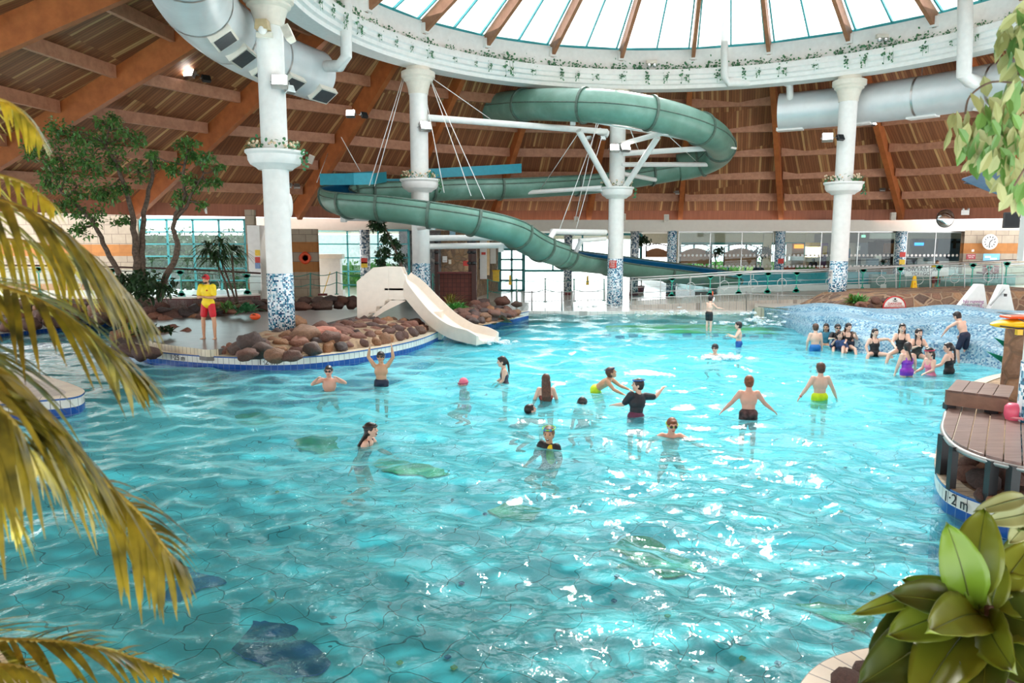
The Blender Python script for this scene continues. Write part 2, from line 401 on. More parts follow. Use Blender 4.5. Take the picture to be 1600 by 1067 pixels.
# water
t = NT('water'); t.t.nodes.remove(t.b)
c = t.coord('Object')
tr = t.n('ShaderNodeBsdfTransparent'); tr.inputs[0].default_value = (*srgb(184, 245, 250), 1)
df = t.n('ShaderNodeBsdfDiffuse'); df.inputs[0].default_value = (*srgb(118, 224, 236), 1)
geo = t.n('ShaderNodeNewGeometry'); dt = t.n('ShaderNodeVectorMath', operation='DOT_PRODUCT'); t.l(geo.outputs['Normal'], dt.inputs[0]); t.l(geo.outputs['Incoming'], dt.inputs[1])
cosv = t.math('MAXIMUM', dt.outputs['Value'], .06); fm = t.noise(c, .22, 4, .6)
sy_ = t.n('ShaderNodeSeparateXYZ'); t.l(c, sy_.inputs[0]); dep = t.n('ShaderNodeMapRange'); dep.inputs['From Min'].default_value = 13; dep.inputs['From Max'].default_value = 27; dep.inputs['To Min'].default_value = 1; dep.inputs['To Max'].default_value = .12; t.l(sy_.outputs[1], dep.inputs['Value'])   # the pool gets shallower towards the back
foam = t.math('SUBTRACT', 1.0, t.math('EXPONENT', t.math('MULTIPLY', dep.outputs[0], t.math('DIVIDE', t.math('MULTIPLY_ADD', fm, -.085, -.024), t.math('POWER', cosv, 1.6)))))   # light scattered by bubbles along the path through the water
m1 = t.n('ShaderNodeMixShader'); t.l(foam, m1.inputs[0]); t.l(tr.outputs[0], m1.inputs[1]); t.l(df.outputs[0], m1.inputs[2])
g = t.n('ShaderNodeBsdfGlossy'); g.inputs['Roughness'].default_value = .04
nb = t.noise(c, 5.5, 3, .55); bp = t.n('ShaderNodeBump'); bp.inputs['Strength'].default_value = .45; bp.inputs['Distance'].default_value = .05; t.l(nb, bp.inputs['Height'])
t.l(bp.outputs[0], g.inputs['Normal']); fr = t.n('ShaderNodeFresnel'); fr.inputs[0].default_value = 1.42; t.l(bp.outputs[0], fr.inputs['Normal'])
m2 = t.n('ShaderNodeMixShader'); t.l(fr.outputs[0], m2.inputs[0]); t.l(m1.outputs[0], m2.inputs[1]); t.l(g.outputs[0], m2.inputs[2]); t.l(m2.outputs[0], t.out.inputs[0])
M['water'] = t.m
t = NT('splash_foam'); t.t.nodes.remove(t.b)
c = t.coord('Object'); tr = t.n('ShaderNodeBsdfTransparent'); df = t.n('ShaderNodeBsdfDiffuse'); df.inputs[0].default_value = (.85, .93, .95, 1)
mx = t.n('ShaderNodeMixShader'); t.l(t.ramp(t.noise(c, 7, 5, .7), [(.42, (0, 0, 0)), (.62, (.8,)*3)]), mx.inputs[0]); t.l(tr.outputs[0], mx.inputs[1]); t.l(df.outputs[0], mx.inputs[2]); t.l(mx.outputs[0], t.out.inputs[0]); M['foam'] = t.m
# slide
t = NT('green_slide_shell'); t.set(Roughness=.38)
nz = t.noise(t.coord('Object'), .9, 5, .6); t.color(t.ramp(nz, [(.3, srgb(84, 124, 108)), (.55, srgb(104, 146, 130)), (.75, srgb(128, 166, 154))])); M['slide'] = t.m
M['flange'] = plain('slide_flange', srgb(82, 104, 92), .5, var=.2, scale=8)
M['slideblue'] = plain('slide_blue_lining', srgb(20, 95, 135), .3)
M['slideteal'] = plain('slide_teal_wall', srgb(20, 150, 170), .4, var=.06)
M['basinteal'] = plain('teal_basin_wall', srgb(25, 140, 150), .35, var=.06)
def emit(name, c, s):
    t = NT(name); t.set(Emission_Strength=s); t.b.inputs['Emission Color'].default_value = (*c, 1); t.b.inputs['Base Color'].default_value = (*c, 1); return t.m
M['lamp'] = emit('floodlight_glow', (1, .95, .88), 30)
M['warmlamp'] = emit('warm_lamp_glow', (1, .8, .45), 5)

M['pillarstone'] = stonewall('pillar_rubble', [(0, srgb(150, 116, 90)), (.4, srgb(118, 94, 78)), (.7, srgb(168, 136, 106)), (1, srgb(92, 74, 64))], srgb(120, 100, 82), 3.4)
# ---------------------------------------------------------------- pool floor and water
def floorz(x, y):
    a = -1.0
    if y > 13: a += min(1, (y-13)/14)*.62
    return a
pf = MB(); pf.grid(40, 40, lambda u, v: Vector((-26+u*52, 1+v*37, floorz(0, 1+v*37))))
pf.build('floor', M['poolfloor'], kind='structure', smooth=True)
rng = np.random.default_rng(4)
NR, NC = 520, 620
Yr = 2.2*np.power(37/2.2, np.linspace(0, 1, NR)); U = np.linspace(-1, 1, NC)
YY = np.repeat(Yr[:, None], NC, 1); XX = U[None, :]*(3.5+YY*.82)
Z = np.zeros_like(YY)
for k in range(90):
    lam = float(np.exp(rng.uniform(np.log(.16), np.log(2.6)))); a = rng.normal(1.35, .75); ph = rng.uniform(0, 2*PI)
    kk = 2*PI/lam; amp = .0062*lam**.8*(.62 if lam > .9 else .85)
    fade = np.clip(lam*22/np.maximum(YY, 1)-.25, 0, 1)
    wx = XX+.25*np.sin(YY*.9+k); wy = YY+.25*np.sin(XX*.8+2*k)
    s_ = np.sin(kk*(wx*math.cos(a)+wy*math.sin(a))+ph)
    Z += amp*fade*(s_ - .25*np.cos(2*kk*(wx*math.cos(a)+wy*math.sin(a))+2*ph))
Zmax = .09
Z = np.clip(Z, -.12, .12)
me = bpy.data.meshes.new('pool_water')
co = np.stack([XX, YY, Z], -1).reshape(-1, 3).astype(np.float32)
idx = np.arange(NR*NC).reshape(NR, NC)
q = np.stack([idx[:-1, :-1], idx[:-1, 1:], idx[1:, 1:], idx[1:, :-1]], -1).reshape(-1, 4)
me.vertices.add(len(co)); me.vertices.foreach_set('co', co.ravel())
me.loops.add(q.size); me.loops.foreach_set('vertex_index', q.ravel().astype(np.int32))
me.polygons.add(len(q)); me.polygons.foreach_set('loop_start', np.arange(0, q.size, 4, dtype=np.int32)); me.polygons.foreach_set('loop_total', np.full(len(q), 4, dtype=np.int32))
me.update(); me.validate(); me.polygons.foreach_set('use_smooth', [True]*len(me.polygons)); me.materials.append(M['water'])
wo = bpy.data.objects.new('pool_water', me); col.objects.link(wo)
tag(wo, 'rippling turquoise water filling the swimming pool', 'water', kind='stuff')
def water_z(x, y): return 0.0
# ---------------------------------------------------------------- roof
R_IN, Z_IN, Z_OUT = 12.75, 11.6, 4.15
Rkeys = [(5, 27), (20, 25), (35, 24), (50, 22.6), (65, 20.9), (80, 19.3), (95, 19.0), (110, 20.0), (125, 20.4), (140, 20.8), (155, 24.3), (170, 27), (185, 28), (200, 29), (230, 30), (260, 30), (290, 30), (320, 30), (350, 28), (365, 27)]
def Rout(a):
    a = a % 360
    if a < 5: a += 360
    for (a0, r0), (a1, r1) in zip(Rkeys, Rkeys[1:]):
        if a0 <= a <= a1: return r0 + (r1-r0)*(a-a0)/(a1-a0)
    return 27
def roofpt(deg, f, drop=0.0):
    """point on the roof; facets are straight between the 24 rafters"""
    k = math.floor((deg-5)/15); a0 = 5+15*k; s = (deg-a0)/15
    def q(a): r = R_IN + (Rout(a)-R_IN)*f; return ringpt(a, r, Z_IN + (Z_OUT+.55-Z_IN)*f - drop)
    return q(a0).lerp(q(a0+15), s)
ceil = empty('ceiling'); tag(ceil, kind='structure')
for k in range(24):
    a0 = 5+15*k; mb = MB()
    pa, pb, pc, pd = roofpt(a0, 0), roofpt(a0+14.999, 0), roofpt(a0+14.999, 1), roofpt(a0, 1)
    ctr = (pa+pb+pc+pd)/4; e = (pb-pa).normalized(); up = ((pa+pb)/2-(pc+pd)/2).normalized()
    ps = [pa, pd, pc, pb]
    mb.add(ps, [(0, 1, 2, 3)], [((p-ctr).dot(e)+20, (p-ctr).dot(up)+20) for p in ps])
    mb.add([p+Vector((0, 0, .3)) for p in ps], [(0, 3, 2, 1)])
    mb.build('ceiling_boards', M['roof'], ceil, kind='structure')
    # fascia boards below the roof edge
    fm = MB(); p0 = ringpt(a0, Rout(a0), 0); p1 = ringpt(a0+15, Rout(a0+15), 0)
    fm.slab([(p0.x, p0.y, Z_OUT), (p1.x, p1.y, Z_OUT), (p1.x, p1.y, Z_OUT+.62), (p0.x, p0.y, Z_OUT+.62)], (ringpt(a0+7.5, 1)-ringpt(a0+7.5, 0))*.08)
    fm.build('fascia', M['fascia'], ceil, kind='structure')
    # glulam rafter
    if not (-75 < ((a0+180) % 360)-180 < -20):
        rb = MB(); a = roofpt(a0, 0.0, .42); b = roofpt(a0, 1.0, .30)
        big = 1.0
        rb.beam(a, b, .24, .95*big if 135 < a0 < 215 else .6)
        rb.build('roof_beam', M['glulam'], ceil, kind='structure')
    # purlins
    if a0 < 215:
        for j in range(6):
            f = (j+.9)/6.7
            rb = MB(); rb.beam(roofpt(a0+.5, f, .16), roofpt(a0+14.5, f, .16), .16, .4); rb.build('purlin', M['purlin'], ceil, kind='structure')
# ---------------------------------------------------------------- ring and skylight
ring = empty('trim_1'); tag(ring, kind='structure')
prof = [(12.75, 9.75), (12.75, 11.9), (12.62, 11.9), (12.2, 11.35), (11.95, 11.3), (11.95, 10.3), (11.72, 10.3), (11.66, 10.42), (11.60, 10.42), (11.60, 10.2), (11.68, 10.16), (11.68, 10.02), (11.8, 9.98), (11.8, 9.84), (11.92, 9.8), (11.92, 9.66), (12.66, 9.66), (12.75, 9.75)]
mb = MB(); mb.lathe(prof[::-1], (CX, CY, 0), 144); mb.f = mb.f[:-2] if len(mb.f[-1]) > 4 else mb.f
mb.build('ring_cornice', M['ringwhite'], ring, kind='structure')
sky = empty('window_1'); tag(sky, kind='structure')
AP = Vector((CX, CY, 17.6)); RS, ZS = 12.1, 11.35
for k in range(24):
    a = 5+15*k; p = ringpt(a, RS-.1, ZS-.05); q = AP.lerp(p, .08)
    rb = MB(); d = (q-p).normalized(); rb.beam(p+Vector((0, 0, -.22)) - d*.05, q+Vector((0, 0, -.22)), .15, .5); rb.build('skylight_rafter', M['rafter'], sky, kind='structure')
    rb = MB(); c = ringpt(a, RS-.18, ZS-.32); rb.box(c, (.3, .3, .36), Matrix.Rotation(math.radians(a), 3, 'Z')); rb.build('rafter_seat', M['ringwhite'], sky, kind='structure')
    p0, p1 = ringpt(a, RS, ZS), ringpt(a+15, RS, ZS)
    gm = MB(); gm.add([p0, p1, AP], [(0, 1, 2)]); gm.build('pane', M['skyglass'], sky, kind='structure')
    fm = MB()
    for s_ in (.06, .5, .94):
        e = p0.lerp(p1, s_); fm.beam(e+Vector((0, 0, .02)), AP.lerp(e, .1), .06, .1)
    fm.beam(p0, p1, .07, .12)
    for lv in (.62, .3):
        fm.beam(AP.lerp(p0, lv), AP.lerp(p1, lv), .05, .08)
    fm.build('glazing_bar', M['glassframe'], sky, kind='structure')
rb = MB(); rb.lathe([(.01, -.4), (1.0, -.4), (1.0, .15), (.01, .15)], AP, 24); rb.build('hub', M['rafter'], sky, kind='structure')
# ---------------------------------------------------------------- columns
def column(deg, label, zb, tile_top, bowlz=5.45, R_=RR):
    p = ringpt(deg, R_); r = .35
    e = empty('column', (p.x, p.y, zb), label, 'column', 'white columns under the skylight ring')
    o = Vector((0, 0, -zb))
    mb = MB(); mb.lathe([(r+.012, -.01), (r+.012, tile_top-zb)], n=40); mb.build('mosaic_base', M['mosaic'], e, True)
    mb = MB(); mb.lathe([(r, tile_top-zb), (r, 9.0-zb)], n=40); mb.build('shaft', M['white'], e, True, auto=40)
    H = 9.66-zb
    mb = MB(); mb.lathe([(r, H-1.0), (r+.03, H-1.0), (r+.03, H-.93), (r+.05, H-.8), (r+.13, H-.55), (r+.22, H-.48), (r+.22, H-.42), (r+.3, H-.36), (r+.3, H-.18), (r+.24, H-.15), (r+.1, H-.13), (r+.1, H)], n=40); mb.build('capital', M['cream'], e, True, auto=30)
    B = bowlz-zb
    mb = MB(); mb.lathe([(r, B-.5), (r+.1, B-.5), (r+.16, B-.44), (r+.3, B-.36), (r+.36, B-.25), (r+.37, B-.12), (r+.43, B-.06), (r+.43, B), (r+.38, B), (r+.36, B-.06), (r, B-.07)], n=40); mb.build('planter_bowl', M['white'], e, True, auto=30)
    return e
COLS = {}
COLS[1] = column(185, 'white column on mosaic base beside the rockery, left of the pool', .35, ZY(428, 20.5, 434)+.02)
COLS[2] = column(140, 'white column behind the small cream slide', .3, ZY(411, 29.5, 655))
COLS[3] = column(95, 'white column rising from the splash in front of the green flume', -.4, ZY(404, 33.8, 958))
COLS[4] = column(50, 'white column with an ENTER HERE notice and arrow', .3, ZY(408, 31, 1302))
COLS[7] = column(273.5, 'white column by the decking, only its mosaic edge in view', .3, 1.55, R_=12.85)
# ---------------------------------------------------------------- back walls
YB = 40.0
def wallquad(mb, x0, x1, y0, y1, z0, z1, uo=0):
    L = math.hypot(x1-x0, y1-y0)
    mb.add([(x0, y0, z0), (x1, y1, z0), (x1, y1, z1), (x0, y0, z1)], [(0, 1, 2, 3)], [(uo, z0), (uo+L, z0), (uo+L, z1), (uo, z1)])
def X(px, Y): return (px-800)/FPX*Y
# ledge / downstand beam, cream, from x=395 to the right
mb = MB(); mb.prism([(X(400, 35.6), 35.6), (X(700, YB-.6), YB-.6), (X(1700, YB-.6), YB-.6), (X(1700, YB+.1), YB+.1), (X(700, YB+.1), YB+.1), (X(400, 36.2), 36.2)], 3.58, Z_OUT+.02)
mb.build('trim_2', plain('downstand_cream', srgb(214, 208, 196), .6, var=.02), kind='structure')
# deck floors behind the pool
mb = MB(); mb.prism([(-30, 33), (-9, 33), (-6, 31.2), (3, 30.9), (12, 30.6), (14, 31.5), (30, 31.5), (30, 60), (-30, 60)], -1.4, .12)
mb.build('floor_back', M['backdeck'], kind='structure')
mb = MB(); mb.prism([(9.5, 38.2), (30, 36), (30, 59), (9.5, 59)], .1, .46); mb.build('floor_lobby', M['greydeck'], kind='structure')
# interior ceiling of the lobby
mb = MB(); mb.prism([(-14, 40.1), (34, 40.1), (34, 56), (-14, 56)], 3.6, 3.8); mb.build('ceiling_lobby', M['cream'], kind='structure')
# striped blockwork piers and walls
def striped(name, x0, x1, y0, y1, z0, z1, bands):
    e = empty(name); tag(e, kind='structure'); zs = [z0]+[b for b in bands if z0 < b < z1]+[z1]; br = False
    for i, (a, b) in enumerate(zip(zs, zs[1:])):
        m = MB(); wallquad(m, x0, x1, y0, y1, a, b); wallquad(m, x1, x0, y1+.3, y0+.3, a, b)
        m.build('pale_blocks' if i % 2 == 0 else 'ochre_blocks', M['block'] if i % 2 == 0 else M['blockbrown'], e, kind='structure')
    return e
yL = 34.9
bl = lambda py, Y, px=500: ZY(py, Y, px)
striped('wall_back', X(440, yL), X(498, yL), yL, yL, .1, 3.62, [bl(425, yL), bl(409, yL), bl(394, yL), bl(378, yL)])
yR = 39.4
striped('wall_right', X(1500, yR), X(1750, yR), yR, yR-1, .3, 3.62, [bl(396, yR, 1500), bl(380, yR, 1500)])
# left wall with window: runs from X at px=-60 to px=395, Y about 33
yW = 33.6
bnd = [bl(457, yW, 200), bl(443, yW, 200), bl(400, yW, 200), bl(382, yW, 200)]
striped('wall_left', X(-200, yW), X(222, yW), yW-.5, yW, .3, Z_OUT+.3, bnd)
striped('wall_left', X(388, yW), X(402, yW), yW, yW, .3, Z_OUT+.3, bnd)
m = MB(); wallquad(m, X(222, yW), X(388, yW), yW, yW, .3, bl(457, yW, 300)); m.build('wall_left', M['block'], kind='structure')
m = MB(); m.prism([(X(393, 33.4), 33.2), (X(412, 33.4), 33.2), (X(412, 33.4), 35.2), (X(393, 33.4), 35.2)], .3, 3.75); m.build('wall_pier', M['white'], kind='structure')
# windows
def window(idn, x0, x1, z0, z1, y, nx, nz, fw=.07, glassm=None, y1=None):
    e = empty(idn); tag(e, kind='structure'); y1 = y if y1 is None else y1
    m = MB()
    for i in range(nx+1):
        s_ = i/nx; m.beam((x0+(x1-x0)*s_, y+(y1-y)*s_, z0), (x0+(x1-x0)*s_, y+(y1-y)*s_, z1), fw*(1.6 if i in (0, nx) else 1), .1, (0, 1, 0))
    for j in range(nz+1):
        z = z0+(z1-z0)*j/nz; m.beam((x0, y, z), (x1, y1, z), .1, fw*(1.5 if j in (0, nz) else .9))
    m.build('window_frame', M['glassframe'], e, kind='structure')
    g_ = MB(); g_.slab([(x0, y+.02, z0), (x1, y1+.02, z0), (x1, y1+.02, z1), (x0, y+.02, z1)], (0, .015, 0)); g_.build('pane', glassm or M['glass'], e, kind='structure')
    return e
window('window_2', X(226, yW), X(387, yW), bl(457, yW, 300), bl(343, yW, 300), yW+.05, 4, 6)
window('window_3', X(498, 38), X(640, 38), .12, 3.6, 38, 3, 5)
# slate / stone walls in the middle
m = MB(); wallquad(m, X(625, 38.5), X(690, 38.5), 38.5, 38.5, .12, 3.6); m.build('wall_slate', M['slatewall'], kind='structure')
m = MB(); wallquad(m, X(680, 38.8), X(746, 38.8), 38.8, 38.8, .12, 3.6); wallquad(m, X(746, 39), X(782, 45), 39, 45, .12, 3.6); m.build('wall_stone', M['tanstone'], kind='structure')
# glazed garden doors (px 780-820) and bright outside beyond
window('door_1', X(781, 44), X(818, 44), .12, 2.6, 44, 2, 4, .12)
window('window_4', X(818, 47), X(1000, 47), 1.2, 3.5, 47, 4, 1, .1)
# outside ground and garden hedge seen through the windows
m = MB(); m.prism([(-60, 60.2), (60, 60.2), (60, 120), (-60, 120)], -.2, .1); m.build('ground', plain('pale_paving', (.8, .8, .78), .8), kind='structure')
# ---------------------------------------------------------------- text helper
def text(name, s, size, loc, xdir, updir, m, parent=None, ex=.002, align='CENTER', kind=None):
    cu = bpy.data.curves.new(name, 'FONT'); cu.body = s; cu.size = size; cu.extrude = ex; cu.align_x = align; cu.align_y = 'CENTER'
    cu.materials.append(m); o = bpy.data.objects.new(name, cu); col.objects.link(o)
    x = Vector(xdir).normalized(); u = Vector(updir).normalized(); z = x.cross(u).normalized(); u = z.cross(x)
    me_ = bpy.data.meshes.new_from_object(o.evaluated_get(bpy.context.evaluated_depsgraph_get())); bpy.data.objects.remove(o); bpy.data.curves.remove(cu)
    me_.name = name; o = bpy.data.objects.new(name, me_); col.objects.link(o)
    if not me_.materials: me_.materials.append(m)
    o.matrix_world = Matrix.Translation(Vector(loc)) @ Matrix((x, u, z)).transposed().to_4x4()
    if parent is not None: o.parent = parent; o.matrix_parent_inverse = parent.matrix_basis.inverted()
    if kind: o['kind'] = kind
    return o
def frame_at(path, s):
    """point, tangent on a polyline at fraction s"""
    L = [0]
    for a, b in zip(path, path[1:]): L.append(L[-1]+(b-a).length)
    t = s*L[-1]
    for i in range(len(path)-1):
        if t <= L[i+1]+1e-9:
            k = (t-L[i])/max(1e-9, L[i+1]-L[i]); return path[i].lerp(path[i+1], k), (path[i+1]-path[i]).normalized(), t
    return path[-1].copy(), (path[-1]-path[-2]).normalized(), L[-1]
def lenof(path): return sum((b-a).length for a, b in zip(path, path[1:]))
def offs(path, d):
    """offset to the left of travel direction"""
    out = []
    for i, p in enumerate(path):
        t = (path[min(i+1, len(path)-1)] - path[max(i-1, 0)]); t.z = 0; t.normalize(); out.append(p + Vector((-t.y, t.x, 0))*d)
    return out
def kerb(path, parent, top=.3, side=1, wid=.28, bot=-1.3, white=M['whitetile'], band=.17):
    """tiled pool edge: path at z=0; side=+1: island lies left of travel direction"""
    def strip(z0, z1, m, nm, o=0.0):
        mb = MB(); pp = offs(path, o); s_ = 0; vs = []; uv_ = []
        for i, p in enumerate(pp):
            if i: s_ += (path[i]-path[i-1]).length
            vs += [(p.x, p.y, z0), (p.x, p.y, z1)]; uv_ += [(s_, z0), (s_, z1)]
        n = len(pp); fs = [((2*i, 2*i+1, 2*i+3, 2*i+2) if side > 0 else (2*i, 2*i+2, 2*i+3, 2*i+1)) for i in range(n-1)]
        mb.add(vs, fs, uv_); return mb.build(nm, m, parent, kind='structure')
    strip(bot, top-band, M['bluetile'], 'blue_tile_band'); strip(top-band, top-.02, white, 'white_tile_band')
    strip(top-.02, top+.01, M['bluetile'], 'blue_nosing', -.012*side)
    mb = MB(); a = offs(path, -.012*side); b = offs(path, wid*side); s_ = 0; vs = []; uv_ = []
    for i, (p, q_) in enumerate(zip(a, b)):
        if i: s_ += (path[i]-path[i-1]).length
        vs += [(p.x, p.y, top+.01), (q_.x, q_.y, top+.012)]; uv_ += [(s_, 0), (s_, .28)]
    n = len(a); fs = [((2*i, 2*i+1, 2*i+3, 2*i+2)[::-1] if side > 0 else (2*i, 2*i+1, 2*i+3, 2*i+2)) for i in range(n-1)]
    mb.add(vs, fs, uv_); mb.build('kerb_top', M['kerbtile'], parent, kind='structure')
def gp(lst, z=0.0, k=6): return catmull([G(a, b, z) for a, b in lst], k)
def poly2(pts): return [(p.x, p.y) for p in pts]
# ---------------------------------------------------------------- rocks
ROCKS = []
for k in range(7):
    mb = MB(); mb.ell((0, 0, 0), (1, 1, 1), n=14, m=10); r_ = random.Random(k)
    sx, sy, sz = r_.uniform(.85, 1.15), r_.uniform(.75, 1.0), r_.uniform(.6, .85); vs = []
    for v in mb.v:
        v = Vector(v); d = 1+.42*noise.noise(v*1.1+Vector((k*7, 3, 1)))+.16*noise.noise(v*2.7+Vector((k*3, 9, 5)))
        vs.append((v.x*d*sx, v.y*d*sy, v.z*d*sz))
    mb.v = vs; ROCKS.append(mb)
ROCKME = []
for k, mb in enumerate(ROCKS):
    o = mb.build('rock', M['rock'], smooth=True); ROCKME.append(o.data); bpy.data.objects.remove(o)
rr = random.Random(11)
def rock(x, y, z, r, label, group, name='rock', flat=1.0):
    o = bpy.data.objects.new(name, rr.choice(ROCKME)); col.objects.link(o); o.location = (x, y, z)
    o.scale = (r*rr.uniform(.85, 1.15), r*rr.uniform(.85, 1.15), r*flat*rr.uniform(.85, 1.1)); o.rotation_euler = (rr.uniform(-.3, .3), rr.uniform(-.3, .3), rr.uniform(0, 6.28))
    return tag(o, label, 'rock', group)
# ---------------------------------------------------------------- left island with rockery
isl = empty('deck_island'); tag(isl, kind='structure')
front = gp([(182, 536), (186, 548), (205, 558), (240, 567), (300, 574), (370, 578), (430, 579), (490, 576), (560, 567), (620, 556), (662, 544), (690, 530), (702, 520), (724, 515), (768, 512), (826, 498)])
kerb(front, isl, side=1)
back = [Vector((X(826, 33.2), 33.2, 0)), Vector((X(640, 34), 34.2, 0)), Vector((X(400, 31.5), 31.5, 0)), Vector((X(215, 29), 29, 0)), G(205, 500), G(196, 516)]
core = offs(front, .26)
mb = MB(); mb.prism(poly2(core)+poly2(back), -1.3, .305); mb.build('deck', M['greydeck'], isl, kind='structure')
# upper deck level with cream riser, where the lifeguard stands
up = gp([(232, 541), (250, 547), (300, 554), (335, 557), (380, 545), (440, 530), (520, 510), (560, 500)], .3)
mb = MB(); mb.prism(poly2(up)+[(X(560, 28), 28), (X(215, 26), 26), G(212, 512)[:2]], .2, .46); mb.build('upper_deck', M['greydeck'], isl, kind='structure')
mb = MB(); vs = []; uvs = []; s_ = 0
upk = up[:20]
for i, p in enumerate(upk):
    if i: s_ += (upk[i]-upk[i-1]).length
    vs += [(p.x, p.y-.012, .3), (p.x, p.y-.012, .47)]; uvs += [(s_, .02), (s_, .28)]
mb.add(vs, [(2*i, 2*i+2, 2*i+3, 2*i+1) for i in range(len(upk)-1)], uvs); mb.build('riser', M['kerbtile'], isl, kind='structure')
# mortar mound of the front rockery and its stones
def mound(path, rows, m, parent, name='mortar_bank'):
    mb = MB(); L = len(path)
    off = [offs(path, d) for d, z in rows]
    vs = []
    for i in range(L):
        e = min(1, min(i, L-1-i)/3)
        for (d, z), o in zip(rows, off): vs.append((o[i].x, o[i].y, .28 + (z-.28)*e))
    n = len(rows); fs = [(i*n+j, (i+1)*n+j, (i+1)*n+j+1, i*n+j+1) for i in range(L-1) for j in range(n-1)]
    mb.add(vs, fs); return mb.build(name, m, parent, True, kind='structure')
fr2 = gp([(325, 576), (370, 578), (430, 579), (490, 576), (560, 567), (620, 556), (662, 544), (693, 527)])
mound(fr2, [(.3, .3), (.45, .5), (.8, .58), (1.3, .66), (2.0, .7), (2.5, .45), (2.6, .2)], M['mortar'], isl)
cp = ringpt(185, RR)
LB = 'rounded reddish-brown stone set in the rockery in front of the small cream slide'
Lf = lenof(fr2)
for d, z, r, st in ((.42, .45, .19, .36), (.72, .58, .2, .42), (1.05, .62, .17, .4), (1.45, .68, .2, .46), (1.9, .7, .19, .5), (2.3, .66, .2, .55)):
    op = offs(fr2, d); n = int(lenof(op)/st)
    for i in range(n):
        p, t_, s_ = frame_at(op, (i+.5+rr.uniform(-.15, .15))/n)
        p = p+Vector((rr.uniform(-.06, .06), rr.uniform(-.06, .06), 0))
        if (p-Vector((cp.x, cp.y, 0))).length < .5: continue
        e = min(1, min(i, n-1-i)/2+.35)
        rock(p.x, p.y, .3+(z-.36)*e, r*rr.uniform(.85, 1.2), LB, 'stones of the front rockery')
# larger boulders round the column foot
LB2 = 'large boulder heaped at the foot of the left column'
for px, py, r in ((392, 527, .32), (408, 540, .28), (455, 548, .2), (475, 520, .34), (500, 508, .28), (515, 520, .26), (385, 545, .22), (462, 500, .35), (535, 512, .26), (430, 548, .22), (488, 537, .22)):
    p = G(px, py, .75 if py < 535 else .6); rock(p.x, p.y, p.z-.12, r, LB2, 'boulders round the left column')
p = G(498, 511, .85); o = rock(p.x, p.y, .66, .5, 'big flat pink boulder between the left column and the cream slide', None, 'boulder', .5); o.scale = (.62, .3, .24); o.rotation_euler = (0, 0, .2)
o.data = o.data.copy(); o.data.materials[0] = rockmat('pink_boulder', [(0, srgb(186, 118, 100)), (1, srgb(196, 128, 108))])
# left cluster of rocks under the broad plants
LB3 = 'brown boulder edging the planted corner at the left end of the island'
for px, py, r in ((190, 538, .3), (206, 546, .28), (222, 548, .24), (238, 549, .24), (186, 524, .3), (250, 522, .3), (270, 514, .28), (290, 520, .22), (205, 520, .36), (232, 520, .34)):
    p = G(px, py, .4); rock(p.x, p.y, .36, r, LB3, 'boulders at the left corner')
# far bank by the fence: rocks at x 740-820 and behind the island
LB4 = 'small rounded stone on the bank behind the cream slide'
bk = gp([(700, 502), (735, 508), (770, 504), (815, 492)], .3)
for d, r in ((.15, .2), (.5, .2), (.9, .22), (1.35, .22)):
    op = offs(bk, d); n = int(lenof(op)/.38)
    for i in range(n):
        p, t_, s_ = frame_at(op, (i+.5)/n); rock(p.x, p.y, .36+d*.16, r*rr.uniform(.8, 1.2), LB4, 'stones of the bank behind the slide')
mound(offs(bk, -.1), [(0, .3), (.3, .36), (1.0, .5), (1.8, .5), (2.2, .2)], M['mortar'], isl)
for px, py, r in ((757, 472, .3), (785, 470, .33), (807, 474, .22), (742, 474, .25)):
    p = G(px, py, .62); rock(p.x, p.y, .6, r, 'dark boulder on top of the bank beside the wooden post', 'boulders on top of the bank', flat=.8)
# low tiled wall + rocks behind the wet deck (x 400-560, y 462-476)
mb = MB(); a = G(205, 503, .3); pts = [G(205, 500, .46), G(330, 492, .46), G(440, 482, .46), G(560, 478, .46)]
pth = catmull(pts, 5)
LB5 = 'brown stone in the row along the back of the wet deck'
n = int(lenof(pth)/.5)
for i in range(n):
    p, t_, s_ = frame_at(pth, (i+.5)/n)
    for k in range(2): rock(p.x+rr.uniform(-.1, .1), p.y+k*.45, .5+.18*k, rr.uniform(.26, .36), LB5, 'stones along the back of the wet deck', flat=.8)
# ---------------------------------------------------------------- left planter bank with balustrade
bk_e = empty('terrace_left'); tag(bk_e, kind='structure')
lk = gp([(-260, 560), (-80, 538), (60, 521), (130, 512), (205, 502)])
kerb(lk, bk_e, side=1)
mb = MB(); mb.prism(poly2(offs(lk, .26)) + [(X(212, 27.5), 27.5), (-26, 27.5), (-26, 20)], -1.2, .32); mb.build('planting_bed', M['soil'], bk_e, kind='structure')
yk = 27.6
kb = [Vector((-26, yk-1.2, 0)), Vector((X(60, yk), yk-.2, 0)), Vector((X(300, yk), yk, 0)), Vector((X(404, 29.2), 29.2, 0))]
mb = MB()
for a, b in zip(kb, kb[1:]): mb.slab([(a.x, a.y, .2), (b.x, b.y, .2), (b.x, b.y, .9), (a.x, a.y, .9)], (0, .2, 0))
mb.build('maroon_kerb', M['maroon'], bk_e, kind='structure')
mb = MB(); mb.prism([(p.x, p.y) for p in kb]+[(X(404, 33.4), 33.4), (-26, 33)], .1, .86); mb.build('walkway', M['decktile'], bk_e, kind='structure')
mb = MB()
for a, b in zip(kb, kb[1:]): mb.slab([(a.x, a.y-.03, .9), (b.x, b.y-.03, .9), (b.x, b.y-.03, .95), (a.x, a.y-.03, .95)], (0, .26, 0))
mb.build('cream_coping', M['cream'], bk_e, kind='structure')
